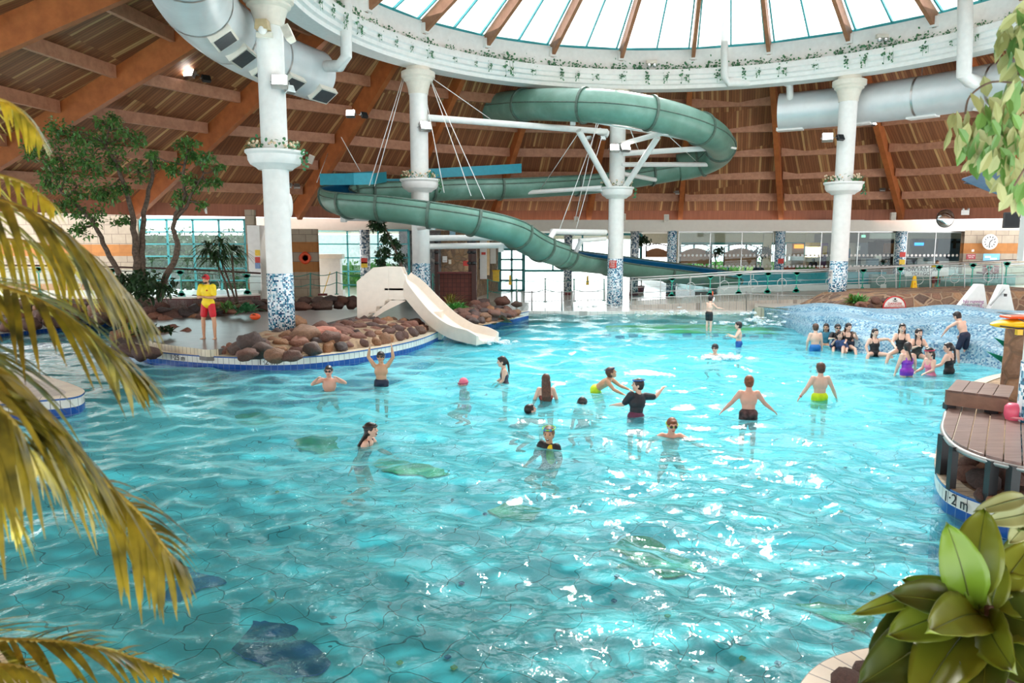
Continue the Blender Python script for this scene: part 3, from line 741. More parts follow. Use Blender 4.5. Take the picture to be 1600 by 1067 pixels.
for px in range(20, 330, 15):
    for k in range(2):
        p = G(px+rr.uniform(-4, 4), 496+rr.uniform(-8, 8)-k*9 + (205-px)*.03, .4); rock(p.x, p.y, .42+k*.2, rr.uniform(.25, .36), 'brown rubble stone in the bank below the left balustrade', 'rubble of the left bank')
# near-left peninsula, mostly behind the palm
pe = empty('deck_peninsula'); tag(pe, kind='structure')
pk = gp([(-160, 588), (-40, 592), (40, 602), (95, 618), (128, 632), (132, 640), (112, 648), (40, 655), (-80, 670), (-160, 690)])
kerb(pk, pe, side=1 if False else -1); mb = MB(); mb.prism(poly2(offs(pk, -.26)), -1.2, .31); mb.build('deck', M['decktile'], pe, kind='structure')
# bottom-left tiled corner under the camera
ck = gp([(-60, 985), (-5, 1010), (30, 1035), (62, 1064), (85, 1100)], .3)
for v_ in ck: v_.z = 0
ce = empty('deck_corner'); tag(ce, kind='structure'); kerb(ck, ce, side=-1)
mb = MB(); mb.prism(poly2(offs(ck, -.26))+[(-2.4, 2.6)], -1.2, .31); mb.build('deck', M['decktile'], ce, kind='structure')
# ---------------------------------------------------------------- right island (decking) and bottom-right planter
ri = empty('rock_island'); tag(ri, kind='structure')
rk = gp([(1600, 600), (1540, 612), (1500, 635), (1474, 690), (1462, 735), (1459, 768), (1470, 795), (1500, 815), (1560, 838), (1660, 872)])
kerb(rk, ri, side=1, wid=.2); mb = MB(); mb.prism(poly2(offs(rk, .18)) + [(12.5, 7.4), (12.5, 15.6)], -1.2, .3); mb.build('bed', M['mortar'], ri, kind='structure')
bp_ = gp([(1240, 1090), (1268, 1052), (1300, 1031), (1345, 1018), (1390, 1012), (1470, 1010), (1560, 1012), (1680, 1020)], .3)
for v_ in bp_: v_.z = 0
bi = empty('planter_edge'); tag(bi, kind='structure'); kerb(bp_, bi, side=-1, wid=.22)
mb = MB(); mb.prism(poly2(offs(bp_, -.2))+[(4.6, 2.2), (1.9, 2.2)], -1.2, .3); mb.build('bed', M['soil'], bi, kind='structure')
for px, py, r in ((1330, 1068, .1), (1352, 1050, .09), (1385, 1045, .1)):
    p = G(px, py, .34); o = rock(p.x, p.y, .33, r, 'smooth pink stone at the edge of the near planter', 'stones by the near planter'); 
for px, py, r in ((1512, 742, .2), (1535, 752, .22), (1572, 748, .24), (1520, 722, .2), (1548, 730, .22), (1590, 742, .26), (1598, 775, .2), (1536, 775, .14), (1560, 785, .13)):
    p = G(px, py, .36); rock(p.x, p.y, .36, r*.8, 'smooth brown boulder packed under the decking', 'boulders under the decking')
# depth numbers on the white tiles
inkm = plain('black_tile_print', (.02, .02, .025), .4)
def depthmark(s, px, py, path, size):
    p = G(px, py, .215); best = min(range(len(path)-1), key=lambda i: ((path[i]+path[i+1])/2-Vector((p.x, p.y, 0))).length)
    a, b = path[best], path[best+1]; t_ = (b-a).normalized(); 
    if t_.x < 0: t_ = -t_
    n_ = Vector((t_.y, -t_.x, 0)); 
    mid = (a+b)/2; q = Vector((p.x, p.y, 0)); q = mid+t_*((q-mid).dot(t_))
    return text('depth_number', s, size, (q.x+n_.x*.012, q.y+n_.y*.012, .205), t_, (0, 0, 1), inkm, None, kind='structure')
depthmark('1·2 m', 421, 564, front, .2); depthmark('1·25 m', 286, 557, front, .18); depthmark('1·2 m', 1481, 782, rk, .17)
o = depthmark('1·0 m', 100, 622, pk, .17)
# ---------------------------------------------------------------- mosaic wave terrace on the right
sec = []   # sections from left to right: base point at water, back point, height factor
keys = [((1172, 492), (1180, 480), .30, 29.6), ((1215, 505), (1215, 480), .55, 28.2), ((1255, 528), (1265, 481), .75, 26.6), ((1292, 547), (1310, 484), .85, 25.0), ((1345, 559), (1360, 487), .9, 24.0), ((1420, 565), (1430, 488), .95, 23.0), ((1495, 572), (1490, 486), 1.0, 22.6), ((1560, 590), (1560, 486), 1.0, 22.2), ((1640, 610), (1640, 488), 1.0, 22.0)]
NS = 90; A = catmull([G(*k[0], 0) for k in keys], 12); B = catmull([Vector((X(k[1][0], k[3]), k[3], 0)) for k in keys], 12); Hh = catmull([Vector((k[2], 0, 0)) for k in keys], 12)
profile = [(-.02, -1.1), (-.005, -.2), (.01, -.12), (.19, -.09), (.205, -.05), (.225, .34), (.24, .45), (.26, .475), (.33, .48), (.38, .485), (.40, .53), (.42, .74), (.435, .81), (.46, .83), (.6, .83), (.68, .84), (.71, .88), (.735, .99), (.77, 1.03), (.9, 1.03), (1.0, 1.03)]
mb = MB(); vs = []
for i, (a, b, h) in enumerate(zip(A, B, Hh)):
    for t_, z in profile:
        wob = (.05*math.sin(i*.21)+.04*math.sin(i*.37+t_*5))*(1 if t_ > .3 else .0); p = a.lerp(b, t_+ (wob if .05 < t_ < .95 else 0)); bump_ = .07*math.sin(i*.16+t_*3) if t_ > .3 else 0
        vs.append((p.x, p.y, z*(h.x if z > 0 else 1)+(bump_*h.x if z > .4 else 0)))
n = len(profile); L = len(A)
mb.add(vs, [(i*n+j, i*n+j+1, (i+1)*n+j+1, (i+1)*n+j)[::-1] for i in range(L-1) for j in range(n-1)])
mb.build('floor_terrace', M['mosaicwave'], smooth=True, kind='structure', mods=[('sub', 'SUBSURF', dict(levels=1, render_levels=1))])
# pool-floor band of green and the checker edge in front of the terrace
fbm = plain('green_floor_tile', srgb(150, 190, 40), .5, var=.15, scale=2)
fbb = plain('blue_floor_tile', srgb(8, 40, 120), .5, var=.1)
def floorpatch(pts, name, m, label, cat, group=None, th=.02, wob=.0, seed=0):
    c = sum((Vector((p[0], p[1], 0)) for p in pts), Vector())/len(pts); zf = floorz(c.x, c.y)+.012
    out = []; N = len(pts); r_ = random.Random(seed)
    for i in range(N):
        a = Vector((*pts[i], 0)); b = Vector((*pts[(i+1) % N], 0))
        for j in range(5):
            p = a.lerp(b, j/5); out.append((p.x+wob*noise.noise(p*3+Vector((seed, 0, 0))), p.y+wob*noise.noise(p*3+Vector((0, seed, 5)))))
    mb = MB(off=(c.x, c.y, zf)); mb.prism(out, zf, [floorz(x, y)+.03 for x, y in out]); return mb.build(name, m, label=label, cat=cat, group=group)
def GF(px, py):
    """point on the sloping pool floor seen at a pixel"""
    z = -1.0
    for _ in range(12): p = G(px, py, z); z = floorz(p.x, p.y)
    return p
floorpatch([GF(*q)[:2] for q in ((948, 510), (1010, 508), (1100, 508), (1200, 508), (1262, 514), (1262, 524), (1180, 522), (1080, 521), (1000, 521), (946, 519))], 'floor_band', fbm, 'curved green tile band on the pool floor before the far edge', 'floor mosaic', wob=.2)
gr = 'dark blue chequer tiles beside the green floor band'
for i in range(16):
    x = 940+i*21; y = 523+(.0 if x < 1180 else (x-1180)*.05)+(i % 2)*3
    floorpatch([GF(x, y)[:2], GF(x+14, y-1)[:2], GF(x+15, y+4)[:2], GF(x+1, y+5)[:2]], 'floor_tile', fbb, 'dark blue chequer tile beside the green band on the pool floor', 'floor mosaic', gr)
floorpatch([GF(*q)[:2] for q in ((1470, 572), (1530, 576), (1566, 588), (1560, 600), (1500, 592))], 'floor_band', fbm, 'green tile band on the pool floor by the stone pillar', 'floor mosaic', wob=.2)
fishm = plain('navy_floor_mosaic', srgb(6, 60, 140), .4, var=.2, scale=4); fishg = plain('green_floor_mosaic', srgb(52, 150, 40), .4, var=.25, scale=3)
def patch(px, m, label, seed): floorpatch([GF(*q)[:2] for q in px], 'floor_mosaic', m, label, 'floor mosaic', wob=.16, seed=seed)
patch([(362, 1015), (385, 980), (420, 972), (455, 985), (448, 1000), (480, 1008), (512, 1032), (500, 1050), (450, 1066), (420, 1042), (392, 1040)], fishm, 'navy fish-shaped mosaic nearest the camera on the pool floor', 1)
patch([(205, 888), (255, 884), (300, 892), (345, 905), (352, 915), (310, 922), (286, 943), (270, 928), (240, 915)], fishm, 'navy fish-shaped mosaic behind the drooping palm tips', 2)
patch([(40, 735), (95, 732), (125, 745), (115, 765), (70, 770), (45, 758)], fishm, 'navy mosaic at the left edge of the pool floor', 3)
patch([(300, 630), (330, 626), (352, 634), (330, 641), (305, 638)], fishg, 'small green leaf mosaic nearest the left island', 4)
patch([(368, 652), (400, 645), (442, 652), (436, 663), (405, 668), (372, 662)], fishg, 'green leaf mosaic left of the swimming girl', 5)
patch([(456, 690), (490, 680), (530, 684), (520, 695), (535, 706), (505, 713), (470, 705)], fishg, 'green leaf mosaic just below the swimming girl', 6)
patch([(575, 728), (600, 718), (640, 724), (690, 735), (702, 743), (670, 748), (620, 742)], fishg, 'long green leaf mosaic in the middle of the pool floor', 7)
patch([(765, 800), (800, 786), (842, 795), (835, 812), (800, 818)], fishg, 'green leaf mosaic below the boy in the yellow and black vest', 8)
patch([(952, 860), (985, 842), (1035, 850), (1028, 864), (1075, 875), (1092, 898), (1040, 902), (1010, 886), (962, 888), (985, 872)], fishg, 'large green leaf mosaic in front of the boys', 9)
patch([(1245, 948), (1270, 938), (1320, 948), (1362, 968), (1350, 985), (1300, 972)], fishg, 'green leaf mosaic beside the near planter', 10)
patch([(1452, 652), (1470, 651), (1468, 657), (1455, 659)], fishm, 'tiny blue mosaic just left of the decking', 11)
r2 = random.Random(5)
for i in range(26):
    px, py = r2.uniform(420, 1420), r2.uniform(690, 1060); p = GF(px, py); s_ = .035
    floorpatch([(p.x-s_, p.y), (p.x, p.y-s_), (p.x+s_, p.y), (p.x, p.y+s_)], 'floor_tile', fbb if i % 2 else plain('yellow_floor_tile', srgb(190, 180, 60), .4), 'small coloured accent tile dotted over the pool floor', 'floor mosaic', 'accent tiles on the pool floor')
# ---------------------------------------------------------------- the big green flume
def pathframes(pts):
    fr = []
    for i, p in enumerate(pts):
        t_ = (pts[min(i+1, len(pts)-1)]-pts[max(i-1, 0)]).normalized(); sd_ = t_.cross(Vector((0, 0, 1))).normalized(); up_ = sd_.cross(t_).normalized(); fr.append((p, t_, sd_, up_))
    return fr
def shell(fr, R, a0, a1, n=28, thick=.03):
    """open or closed gutter: angle 0 = side, -90 = bottom"""
    mb = MB(); full = a1-a0 >= 360
    m = n if full else n+1; vs = []
    for p, t_, s_, u_ in fr:
        for k in range(m):
            a = math.radians(a0+(a1-a0)*k/n); vs.append(p+s_*(math.cos(a)*R)+u_*(math.sin(a)*R))
    for i in range(len(fr)-1):
        pass
    fs = [(i*m+k, i*m+(k+1) % m, (i+1)*m+(k+1) % m, (i+1)*m+k)[::-1] for i in range(len(fr)-1) for k in range(n)]
    return mb.add(vs, fs)
fl = empty('water_flume', (4, 31, 0), 'long green tube flume winding around two of the columns', 'water slide')
FO = Vector((-4, -31, 0))
def X0_(px, Y): return (px-800)/FPX*Y
def loc(pts): return [p+FO for p in pts]
top_path = catmull([P(*q) for q in ((752, 170, 36.5), (775, 168, 35.5), (825, 164, 33.2), (890, 164, 31.2), (960, 168, 30.3), (1030, 180, 30.6), (1085, 197, 31.8), (1118, 216, 33.6), (1125, 236, 35.8), (1100, 252, 37.0), (1060, 262, 37.3))], 9)
RT = .66
fr = pathframes(loc(top_path))
mb = shell(fr, RT, -180, 180, 32); mb.build('tube_section', M['slide'], fl, True, mods=[('sol', 'SOLIDIFY', dict(thickness=.03))])
mid_path = catmull([P(*q) for q in ((1060, 262, 37.3), (1000, 272, 37.0), (930, 282, 36.4), (850, 287, 35.6), (780, 290, 34.8), (710, 291, 33.9), (650, 294, 33.0), (590, 296, 32.3), (545, 297, 31.4), (524, 303, 29.8), (534, 311, 28.2), (565, 316, 27.4), (620, 321, 27.0), (690, 331, 26.8), (745, 342, 27.2), (792, 355, 28.2), (822, 372, 29.4), (845, 384, 30.4), (868, 392, 31.6), (900, 402, 33.4), (950, 409, 35.6), (1010, 417, 36.6), (1080, 426, 37.4), (1150, 436, 38.0))], 8)
fr2_ = pathframes(loc(mid_path)); RM = .62
KT = next(i_ for i_, q_ in enumerate(mid_path) if i_ > 100 and q_.x > X0_(868, q_.y))
parts_ = ((fr2_[:KT+1], -205, 25), (fr2_[KT:], -218, 2))
for fr_, a0_, a1_ in parts_:
    mb = shell(fr_, RM, a0_, a1_, 26); mb.build('open_channel', [M['slide']], fl, True, mods=[('sol', 'SOLIDIFY', dict(thickness=.03))])
    mb = shell(fr_, RM-.05, a0_+1, a1_-1, 24); mb.build('blue_lining', M['slideblue'], fl, True, mods=[('sol', 'SOLIDIFY', dict(thickness=.01))])
    for aa in (a0_, a1_):
        mb = MB(); a = math.radians(aa); mb.tube([p+s_*(math.cos(a)*RM)+u_*(math.sin(a)*RM) for p, t_, s_, u_ in fr_], .035, 6); mb.build('rim', M['flange'], fl, True)
# the seam along the middle of the shell
for frs, R in ((fr, RT), (fr2_, RM)):
    for a in (0, 180):
        mb = MB(); mb.tube([p+s_*(math.cos(math.radians(a))*(R+.005))+u_*.04 for p, t_, s_, u_ in frs], .028, 6); mb.build('seam', M['flange'], fl, True)
def flange(frs, i, R, a0, a1):
    p, t_, s_, u_ = frs[i]; mb = MB(); n = 28; vs = []
    for k in range(n+1):
        a = math.radians(a0+(a1-a0)*k/n); d = s_*math.cos(a)+u_*math.sin(a)
        for rr_, tt in ((R-.01, -.05), (R+.07, -.05), (R+.07, .05), (R-.01, .05)): vs.append(p+d*rr_+t_*tt)
    fs = [(k*4+j, k*4+(j+1) % 4, (k+1)*4+(j+1) % 4, (k+1)*4+j) for k in range(n) for j in range(4)]
    mb.add(vs, fs); mb.build('flange', M['flange'], fl, True, auto=30)
for i in range(4, len(fr)-3, 13): flange(fr, i, RT, -180, 180)
for i in list(range(6, 62, 13))+list(range(66, 120, 9))+list(range(124, len(fr2_), 12)):
    if i < len(fr2_): flange(fr2_, i, RM, -205 if i < KT else -218, 25 if i < KT else 2)
# bright turquoise splash walls on the flume
def wall(pts, nm='splash_wall', h=.5, m='slideteal'):
    pts = [P(*q) for q in pts]; mb = MB()
    for a, b in zip(pts, pts[1:]):
        a = a+FO; b = b+FO; mb.slab([a, b, b+Vector((0, 0, h)), a+Vector((0, 0, h))], (0, .05, 0))
    mb.build(nm, M[m], fl)
wall(((500, 289, 29.6), (553, 289, 28.8), (583, 288, 29.2)), h=.44); wall(((500, 289, 29.6), (503, 290, 31.5), (583, 283, 32)), h=.42); wall(((583, 288, 29.2), (604, 284, 31.8)), h=.42)
wall(((640, 280, 33.0), (668, 279, 33.2), (815, 270, 35.0)), h=.42); wall(((583, 283, 32), (640, 283, 33.0)), h=.1)
# support steelwork
st = empty('flume_steelwork', (4.5, 33.8, 0), 'white tubular steel brackets holding the green flume to the columns', 'steel support')
SO = Vector((-4.5, -33.8, 0))
def strut(a, b, r=.09, nm='strut', m='white'):
    mb = MB(); mb.tube([P(*a)+SO, P(*b)+SO], r, 10); mb.build(nm, M[m], st, True, auto=40)
strut((668, 184, 29.4), (948, 206, 33.6), .13); strut((935, 205, 33.6), (950, 210, 33.7), .16)
c2 = 29.6; c3 = 33.6
for a, b, r in (((968, 226, c3), (1042, 206, 30.8), .11), ((972, 240, c3), (1133, 230, 33.8), .12), ((970, 257, c3), (1114, 257, 36.5), .11), ((958, 302, c3), (904, 204, 31.6), .13), ((970, 302, c3), (1028, 214, 31.4), .13), ((966, 270, c3), (1024, 281, 35.8), .1), ((820, 301, 35.0), (940, 293, c3), .1),
                ((862, 362, 31.4), (946, 363, c3), .13), ((905, 376, 32.6), (946, 373, c3), .1), ((909, 374, 32.6), (893, 408, 33.0), .11), ((872, 408, 32.6), (897, 410, 33.0), .08), ((866, 362, 31.2), (852, 384, 30.6), .12),
                ((668, 372, c2), (802, 371, 28.8), .12), ((668, 385, c2), (822, 383, 29.6), .12), ((640, 343, c2), (536, 341, 28.4), .1), ((650, 357, c2), (676, 352, 27.4), .1),
                ((884, 296, 35), (940, 297, c3), .07), ((898, 185, 31.4), (1150, 232, 34.0), .05)):
    strut(a, b, r)
for q in ((895, 190, 31.4), (1040, 206, 30.9), (537, 341, 28.3), (676, 353, 27.2), (784, 366, 28.4), (783, 388, 29.6)):
    mb = MB(); p = P(*q)+SO; mb.box(p, (.22, .22, .3)); mb.build('bracket', M['white'], st, bevel=.02)
# cables
cb = empty('support_cables', (-3.6, 29.5, 0), 'thin white tension cables fanning down from the columns to the flume', 'cable')
CO = Vector((3.6, -29.5, 0))
for a, b in (((631, 116, c2), (577, 290, 28.2)), ((633, 117, c2), (585, 291, 28.2)), ((672, 120, c2), (766, 186, 31.2)), ((671, 121, c2), (736, 306, 27.0)), ((672, 122, c2), (757, 311, 27.2)), ((667, 160, c2), (694, 301, 28)), ((533, 214, 30), (563, 268, 30.2)),
             ((905, 206, 31.6), (843, 298, 35)), ((951, 150, c3), (873, 362, 31.6)), ((933, 187, 32.5), (898, 346, 33)), ((980, 190, 31), (1010, 265, 37)), ((1040, 208, 30.9), (1090, 254, 36.5)), ((1068, 204, 31.2), (1103, 228, 33)), ((940, 215, 33), (886, 408, 32.6)), ((512, 240, 33), (495, 285, 31))):
    mb = MB(); mb.tube([P(*a)+CO, P(*b)+CO], .016, 5); mb.build('cable', M['white'], cb, True)
# splash-down trough walls
sp_ = empty('flume_trough', (15, 38, .5), 'long teal splash-down trough behind the ramp railing', 'trough')
mb = MB(); a = [P(1122, 424, 37.6), P(1385, 427, 36.0), P(1385, 447, 36.0), P(1122, 450, 37.6)]; mb.slab([v-Vector((15, 38, .5)) for v in a], (0, .12, 0)); mb.build('front_wall', M['basinteal'], sp_)
a = [P(1122, 446, 37.4), P(1385, 444, 35.8), P(1385, 458, 35.8), P(1122, 462, 37.4)]; mb = MB(); mb.slab([v-Vector((15, 38, .5)) for v in a], (0, .25, 0)); mb.build('white_base', M['white'], sp_)
a = [P(1122, 424, 39.2), P(1385, 425, 37.8), P(1385, 440, 37.8), P(1122, 440, 39.2)]; mb = MB(); mb.slab([v-Vector((15, 38, .5)) for v in a], (0, .12, 0)); mb.build('back_wall', M['basinteal'], sp_)
# ---------------------------------------------------------------- ducts
def duct(a0, a1, r, z, R, label, seam=10, zfn=None):
    c = ringpt((a0+a1)/2, r, z); e = empty('air_duct', c, label, 'duct'); n = 40
    pts = [ringpt(a0+(a1-a0)*i/n, r, z)-c for i in range(n+1)]
    mb = MB(); mb.tube(pts, R, 36); mb.build('duct_skin', M['duct'], e, True, auto=50)
    for k in range(1, int(abs(a1-a0)/seam)):
        a = a0+(a1-a0)*k/int(abs(a1-a0)/seam); p = ringpt(a, r, z)-c; q = ringpt(a+.35, r, z)-c
        mb = MB(); mb.tube([p, q], R+.012, 36, caps=False); mb.build('seam_band', M['steel'], e, True)
        h = MB(); h.tube([p+Vector((0, 0, R*.6)), p+Vector((0, 0, 2.4))], .015, 5); h.build('hanger_rod', M['greysteel'], e)
    return e, c
e, c = duct(63.5, 5, 13.75, 8.75, .8, 'fat white air duct curving under the roof at the right')
for a in (61.5, 50, 39.5, 29):
    p = ringpt(a, 13.75, 7.98)-c; mb = MB(); Mz = Matrix.Rotation(math.radians(a), 3, 'Z'); mb.box(p, (.5, 1.1, .14), Mz); mb.build('air_grille', M['white'], e)
e, c = duct(157.5, 215, 13.75, 8.8, .86, 'fat grey-white air duct with grilles at the upper left')
for a, t2 in ((158.8, 0), (167, 0), (174.5, 0), (182, 0), (190, 0)):
    ca = ringpt(a, 13.75, 8.8); Mz = Matrix.Rotation(math.radians(a), 3, 'Z') @ Matrix.Rotation(math.radians(35), 3, 'Y')
    d = Mz @ Vector((0, 0, -1)); p = ca+d*.88-c
    mb = MB(); mb.box(p, (.62, .95, .2), Mz); mb.build('grille_box', M['cream'], e, bevel=.01); mb = MB(); mb.box(p+d*.105, (.5, .82, .012), Mz); mb.build('grille_mesh', plain('dark_grille', (.06, .065, .07), .6), e)
# branch pipes
def pipe(pts, r, label):
    p0 = P(*pts[0]); mb = MB(off=p0); mb.tube([P(*q) for q in pts], r, 20); return mb.build('branch_pipe', M['white'], smooth=True, auto=45, label=label, cat='pipe')
pipe(((541, -90, 25.2), (541, 30, 25.2), (541, 88, 25.2), (531, 103, 25.4), (497, 104, 26.4)), .19, 'white elbow pipe dropping beside the left duct end')
pipe(((1132, -60, 32.4), (1132, 120, 32.6), (1138, 130, 32.7), (1225, 128, 33.0), (1234, 134, 33.1), (1235, 166, 33.2)), .15, 'white bent pipe running across to the end of the right duct')
pipe(((1508, -60, 26.8), (1508, 60, 26.8), (1506, 118, 26.8), (1516, 126, 27.2), (1532, 130, 28.2)), .24, 'white elbow pipe dropping into the middle of the right duct')
# ---------------------------------------------------------------- floodlights
def flood(px, py, Y, label, lit=True, yaw=0.0, size=.3, tilt=-.5, group=None, dark=False):
    p = P(px, py, Y); e = empty('floodlight', p, label, 'lamp', group); Mr = Matrix.Rotation(yaw, 3, 'Z') @ Matrix.Rotation(tilt, 3, 'X')
    mb = MB(); s_ = size; mb.box((0, 0, 0), (s_, s_*.45, s_*.8), Mr); mb.build('housing', M['black'] if dark else M['steel'], e, bevel=.015)
    mb = MB(); f = Mr @ Vector((0, -s_*.235, 0)); mb.box(f, (s_*.86, .015, s_*.66), Mr); mb.build('glowing_lens' if lit else 'lens', M['lamp'] if lit else M['glass'], e)
    mb = MB(); mb.tube([Mr @ Vector((-s_*.55, 0, 0)), Mr @ Vector((-s_*.55, s_*.5, .1)), Mr @ Vector((s_*.55, s_*.5, .1)), Mr @ Vector((s_*.55, 0, 0))], .014, 5); mb.build('bracket', M['greysteel'], e)
    return e
flood(437, 128, 20.1, 'lit square floodlight on the left column facing the pool', size=.42, yaw=.2)
flood(452, 140, 20.4, 'unlit chrome floodlight beside the lit one on the left column', False, .9, .28)
flood(297, 116, 27, 'bright lit floodlight under the left roof beam', size=.38, yaw=-.3)
flood(322, 123, 27.2, 'unlit black floodlight next to the bright one on the left roof beam', False, .8, .3, dark=True)
flood(548, 178, 30, 'lit floodlight on the roof beam right of the left column', size=.36)
flood(569, 180, 30, 'unlit black floodlight paired with the lit one on the middle roof beam', False, .8, .28, dark=True)
flood(664, 198, 29.1, 'lit floodlight on the column behind the cream slide', size=.44, yaw=.5)
flood(960, 232, 33.2, 'lit floodlight on the left face of the centre column', size=.42)
flood(977, 231, 33.2, 'lit floodlight on the right face of the centre column', size=.42, yaw=.4)
flood(1293, 215, 30.5, 'lit floodlight on the left of the right-hand column', size=.42, yaw=-.3)
flood(1313, 215, 30.5, 'unlit black floodlight on the right-hand column', False, .3, .3, dark=True)
flood(920, 216, 33.4, 'left lamp of the pair hanging left of the centre column', False, -.4, .24); flood(942, 216, 33.4, 'right lamp of the pair hanging left of the centre column', False, .4, .24)
flood(1341, 193, 33, 'left spotlight under the middle of the right duct', True, -.4, .26, dark=True); flood(1364, 193, 33, 'right spotlight under the middle of the right duct', True, .6, .26, dark=True)
flood(1379, 296, 38, 'left spotlight low on the rafter right of the ENTER HERE column', False, -.4, .26); flood(1392, 293, 38, 'right spotlight low on the rafter right of the ENTER HERE column', False, .4, .26)
flood(452, 290, 33, 'left small spotlight low on the beam behind the left column', False, -.4, .26); flood(464, 291, 33, 'right small spotlight low on the beam behind the left column', False, .4, .26)
flood(1058, 301, 38.4, 'small white spotlight low on the rafter right of the centre column', False, .4, .22)
def speakerbox(px, py, Y, s_, label, m='cream', cat='speaker', Mr=None):
    p = P(px, py, Y); e = empty('wall_speaker', p, label, cat); mb = MB(); mb.prism([(-s_[0]/2, -s_[1]/2), (s_[0]/2, -s_[1]/2), (s_[0]*.4, s_[1]/2), (-s_[0]*.4, s_[1]/2)], -s_[2]/2, s_[2]/2)
    if Mr is not None: mb.v = [tuple(Mr @ Vector(v)) for v in mb.v]
    mb.build('cabinet', M[m], e, bevel=.015); mb = MB(); f = Vector((0, -s_[1]/2-.006, 0)); f = (Mr @ f) if Mr is not None else f; mb.box(f, (s_[0]*.8, .01, s_[2]*.8), Mr); mb.build('grille', plain('speaker_grille_'+m, tuple(x*.75 for x in M[m].node_tree.nodes['Color Ramp'].color_ramp.elements[1].color[:3]), .7), e); return e
speakerbox(451, 53, 20.0, (.22, .25, .42), 'cream speaker tilted on the right of the left column', Mr=Matrix.Rotation(-.45, 3, 'Y') @ Matrix.Rotation(-.3, 3, 'X'))
speakerbox(486, 249, 30, (.22, .2, .34), 'small grey speaker box on the roof beam', 'cream', Mr=Matrix.Rotation(.4, 3, 'Y'))
speakerbox(973, 340, 39.2, (.3, .2, .42), 'cream speaker box under the roof right of the centre column'); speakerbox(1041, 341, 39.2, (.26, .2, .4), 'cream speaker box on the fascia between the columns')
speakerbox(1395, 338, 38.4, (.26, .2, .4), 'cream speaker box on the fascia at the foot of the right rafter'); speakerbox(900, 343, 39.4, (.24, .2, .3), 'small cream speaker box on the fascia above the flume')
speakerbox(1579, 344, 22, (.42, .3, .46), 'black loudspeaker hanging under the roof at the right edge', 'black', Mr=Matrix.Rotation(-.35, 3, 'Z'))
# bell-shaped cream camera housing on the left column
p = P(411, 47, 20.0); e = empty('security_camera', p, 'cream dome camera under a hood high on the left column', 'camera')
mb = MB(); mb.prism([(-.18, -.15), (.18, -.15), (.18, .12), (-.18, .12)], 0, .24); mb.v = [(x*(.78 if z > .1 else 1), y, z) for x, y, z in mb.v]; mb.build('hood', plain('beige_hood', srgb(190, 170, 130), .5), e); mb = MB(); mb.ell((0, -.05, 0), (.12, .12, .12)); mb.build('dome', M['white'], e, True); mb = MB(); mb.box((0, .1, -.1), (.42, .1, .12)); mb.build('bracket', M['cream'], e)
for px, py, lab in ((1018, 100, 'twin emergency spotlight on the ring wall, middle'), (1378, 60, 'twin emergency spotlight on the ring wall, right'), (710, 68, 'twin emergency spotlight on the ring wall, left')):
    Y = 33.3 if px < 1100 else (29.8 if px > 1300 else 30.5)
    p = P(px, py, Y); e = empty('emergency_light', p, lab, 'lamp'); mb = MB(); mb.box((0, 0, .08), (.45, .16, .14)); mb.build('case', M['cream'], e, bevel=.01)
    for s_ in (-.12, .12): mb = MB(); mb.ell((s_, -.08, -.08), .09); mb.build('spot_head', M['steel'], e, True)
# ---------------------------------------------------------------- small cream slide
sl = empty('toddler_slide', (-3.2, 22.6, .4), 'small cream plastic slide with a stepped side panel and a chute into the pool', 'slide')
SL = Vector((3.2, -22.6, -.4))
YA, YBk = 22.6, 23.7
def pp(lst, Y): return [P(a, b, Y)+SL for a, b in lst]
side_ = [(557, 440), (583, 418), (607, 416), (607, 468), (602, 470), (600, 478), (588, 479), (587, 487), (576, 489), (574, 497), (558, 502)]
mb = MB(); mb.slab(pp(side_, YA), (0, .06, 0)); mb.build('side_panel', M['slidewhite'], sl, bevel=.01)
mb = MB(); mb.slab([v+Vector((.12, 0, 0)) for v in pp(side_, YBk)], (0, .06, 0)); mb.build('side_panel', M['slidewhite'], sl, bevel=.01)
for k, (px, py) in enumerate(((604, 469), (594, 478), (581, 488), (566, 497))):
    mb = MB(); p = P(px, py, YA)+SL; mb.box(p+Vector((0, .55, .0)), (.26, 1.05, .05)); mb.build('step', M['slidewhite'], sl)
mb = MB(); mb.slab(pp([(607, 416), (627, 417), (636, 440), (640, 468), (612, 470), (607, 468)], YA), (0, .06, 0)); mb.build('platform_side', M['slidewhite'], sl, bevel=.01); mb = MB(); mb.slab([v+Vector((.1, 0, 0)) for v in pp([(607, 416), (627, 417), (636, 440), (640, 468), (612, 470), (607, 468)], YBk)], (0, .06, 0)); mb.build('platform_side', M['slidewhite'], sl, bevel=.01)
mb = MB(); p = P(620, 452, YA)+SL; mb.box(p+Vector((0, .55, 0)), (.75, 1.1, .06)); mb.build('platform', M['slidewhite'], sl)
mb = MB(); mb.slab(pp([(612, 468), (634, 470), (600, 487), (585, 497), (577, 500), (588, 487)], YA), (0, .05, 0)); mb.build('brace', M['slidewhite'], sl)
# chute
cl = catmull([P(628, 436, 23.15), P(640, 448, 23.1), P(664, 475, 22.85), P(690, 501, 22.5), P(718, 519, 22.1), P(742, 526, 21.8), P(762, 530, 21.5)], 6)
frc = pathframes([v+SL for v in cl]); vs = []
prof_ = [(-.6, -.12), (-.6, .26), (-.52, .28), (-.44, .04), (-.25, -.05), (.25, -.05), (.44, .04), (.52, .28), (.6, .26), (.6, -.12)]
mb = MB(); N = len(frc)
for i, (p, t_, s_, u_) in enumerate(frc):
    f_ = 1.0 if i < N-6 else 1-.5*(i-(N-6))/6
    for x, z in prof_: vs.append(p+s_*x*.85+u_*(z*(f_ if z > 0 else 1)))
n = len(prof_); fs = [(i*n+j, (i+1)*n+j, (i+1)*n+(j+1) % n, i*n+(j+1) % n) for i in range(N-1) for j in range(n)]
fs += [tuple(range(n)), tuple(reversed(range((N-1)*n, N*n)))]
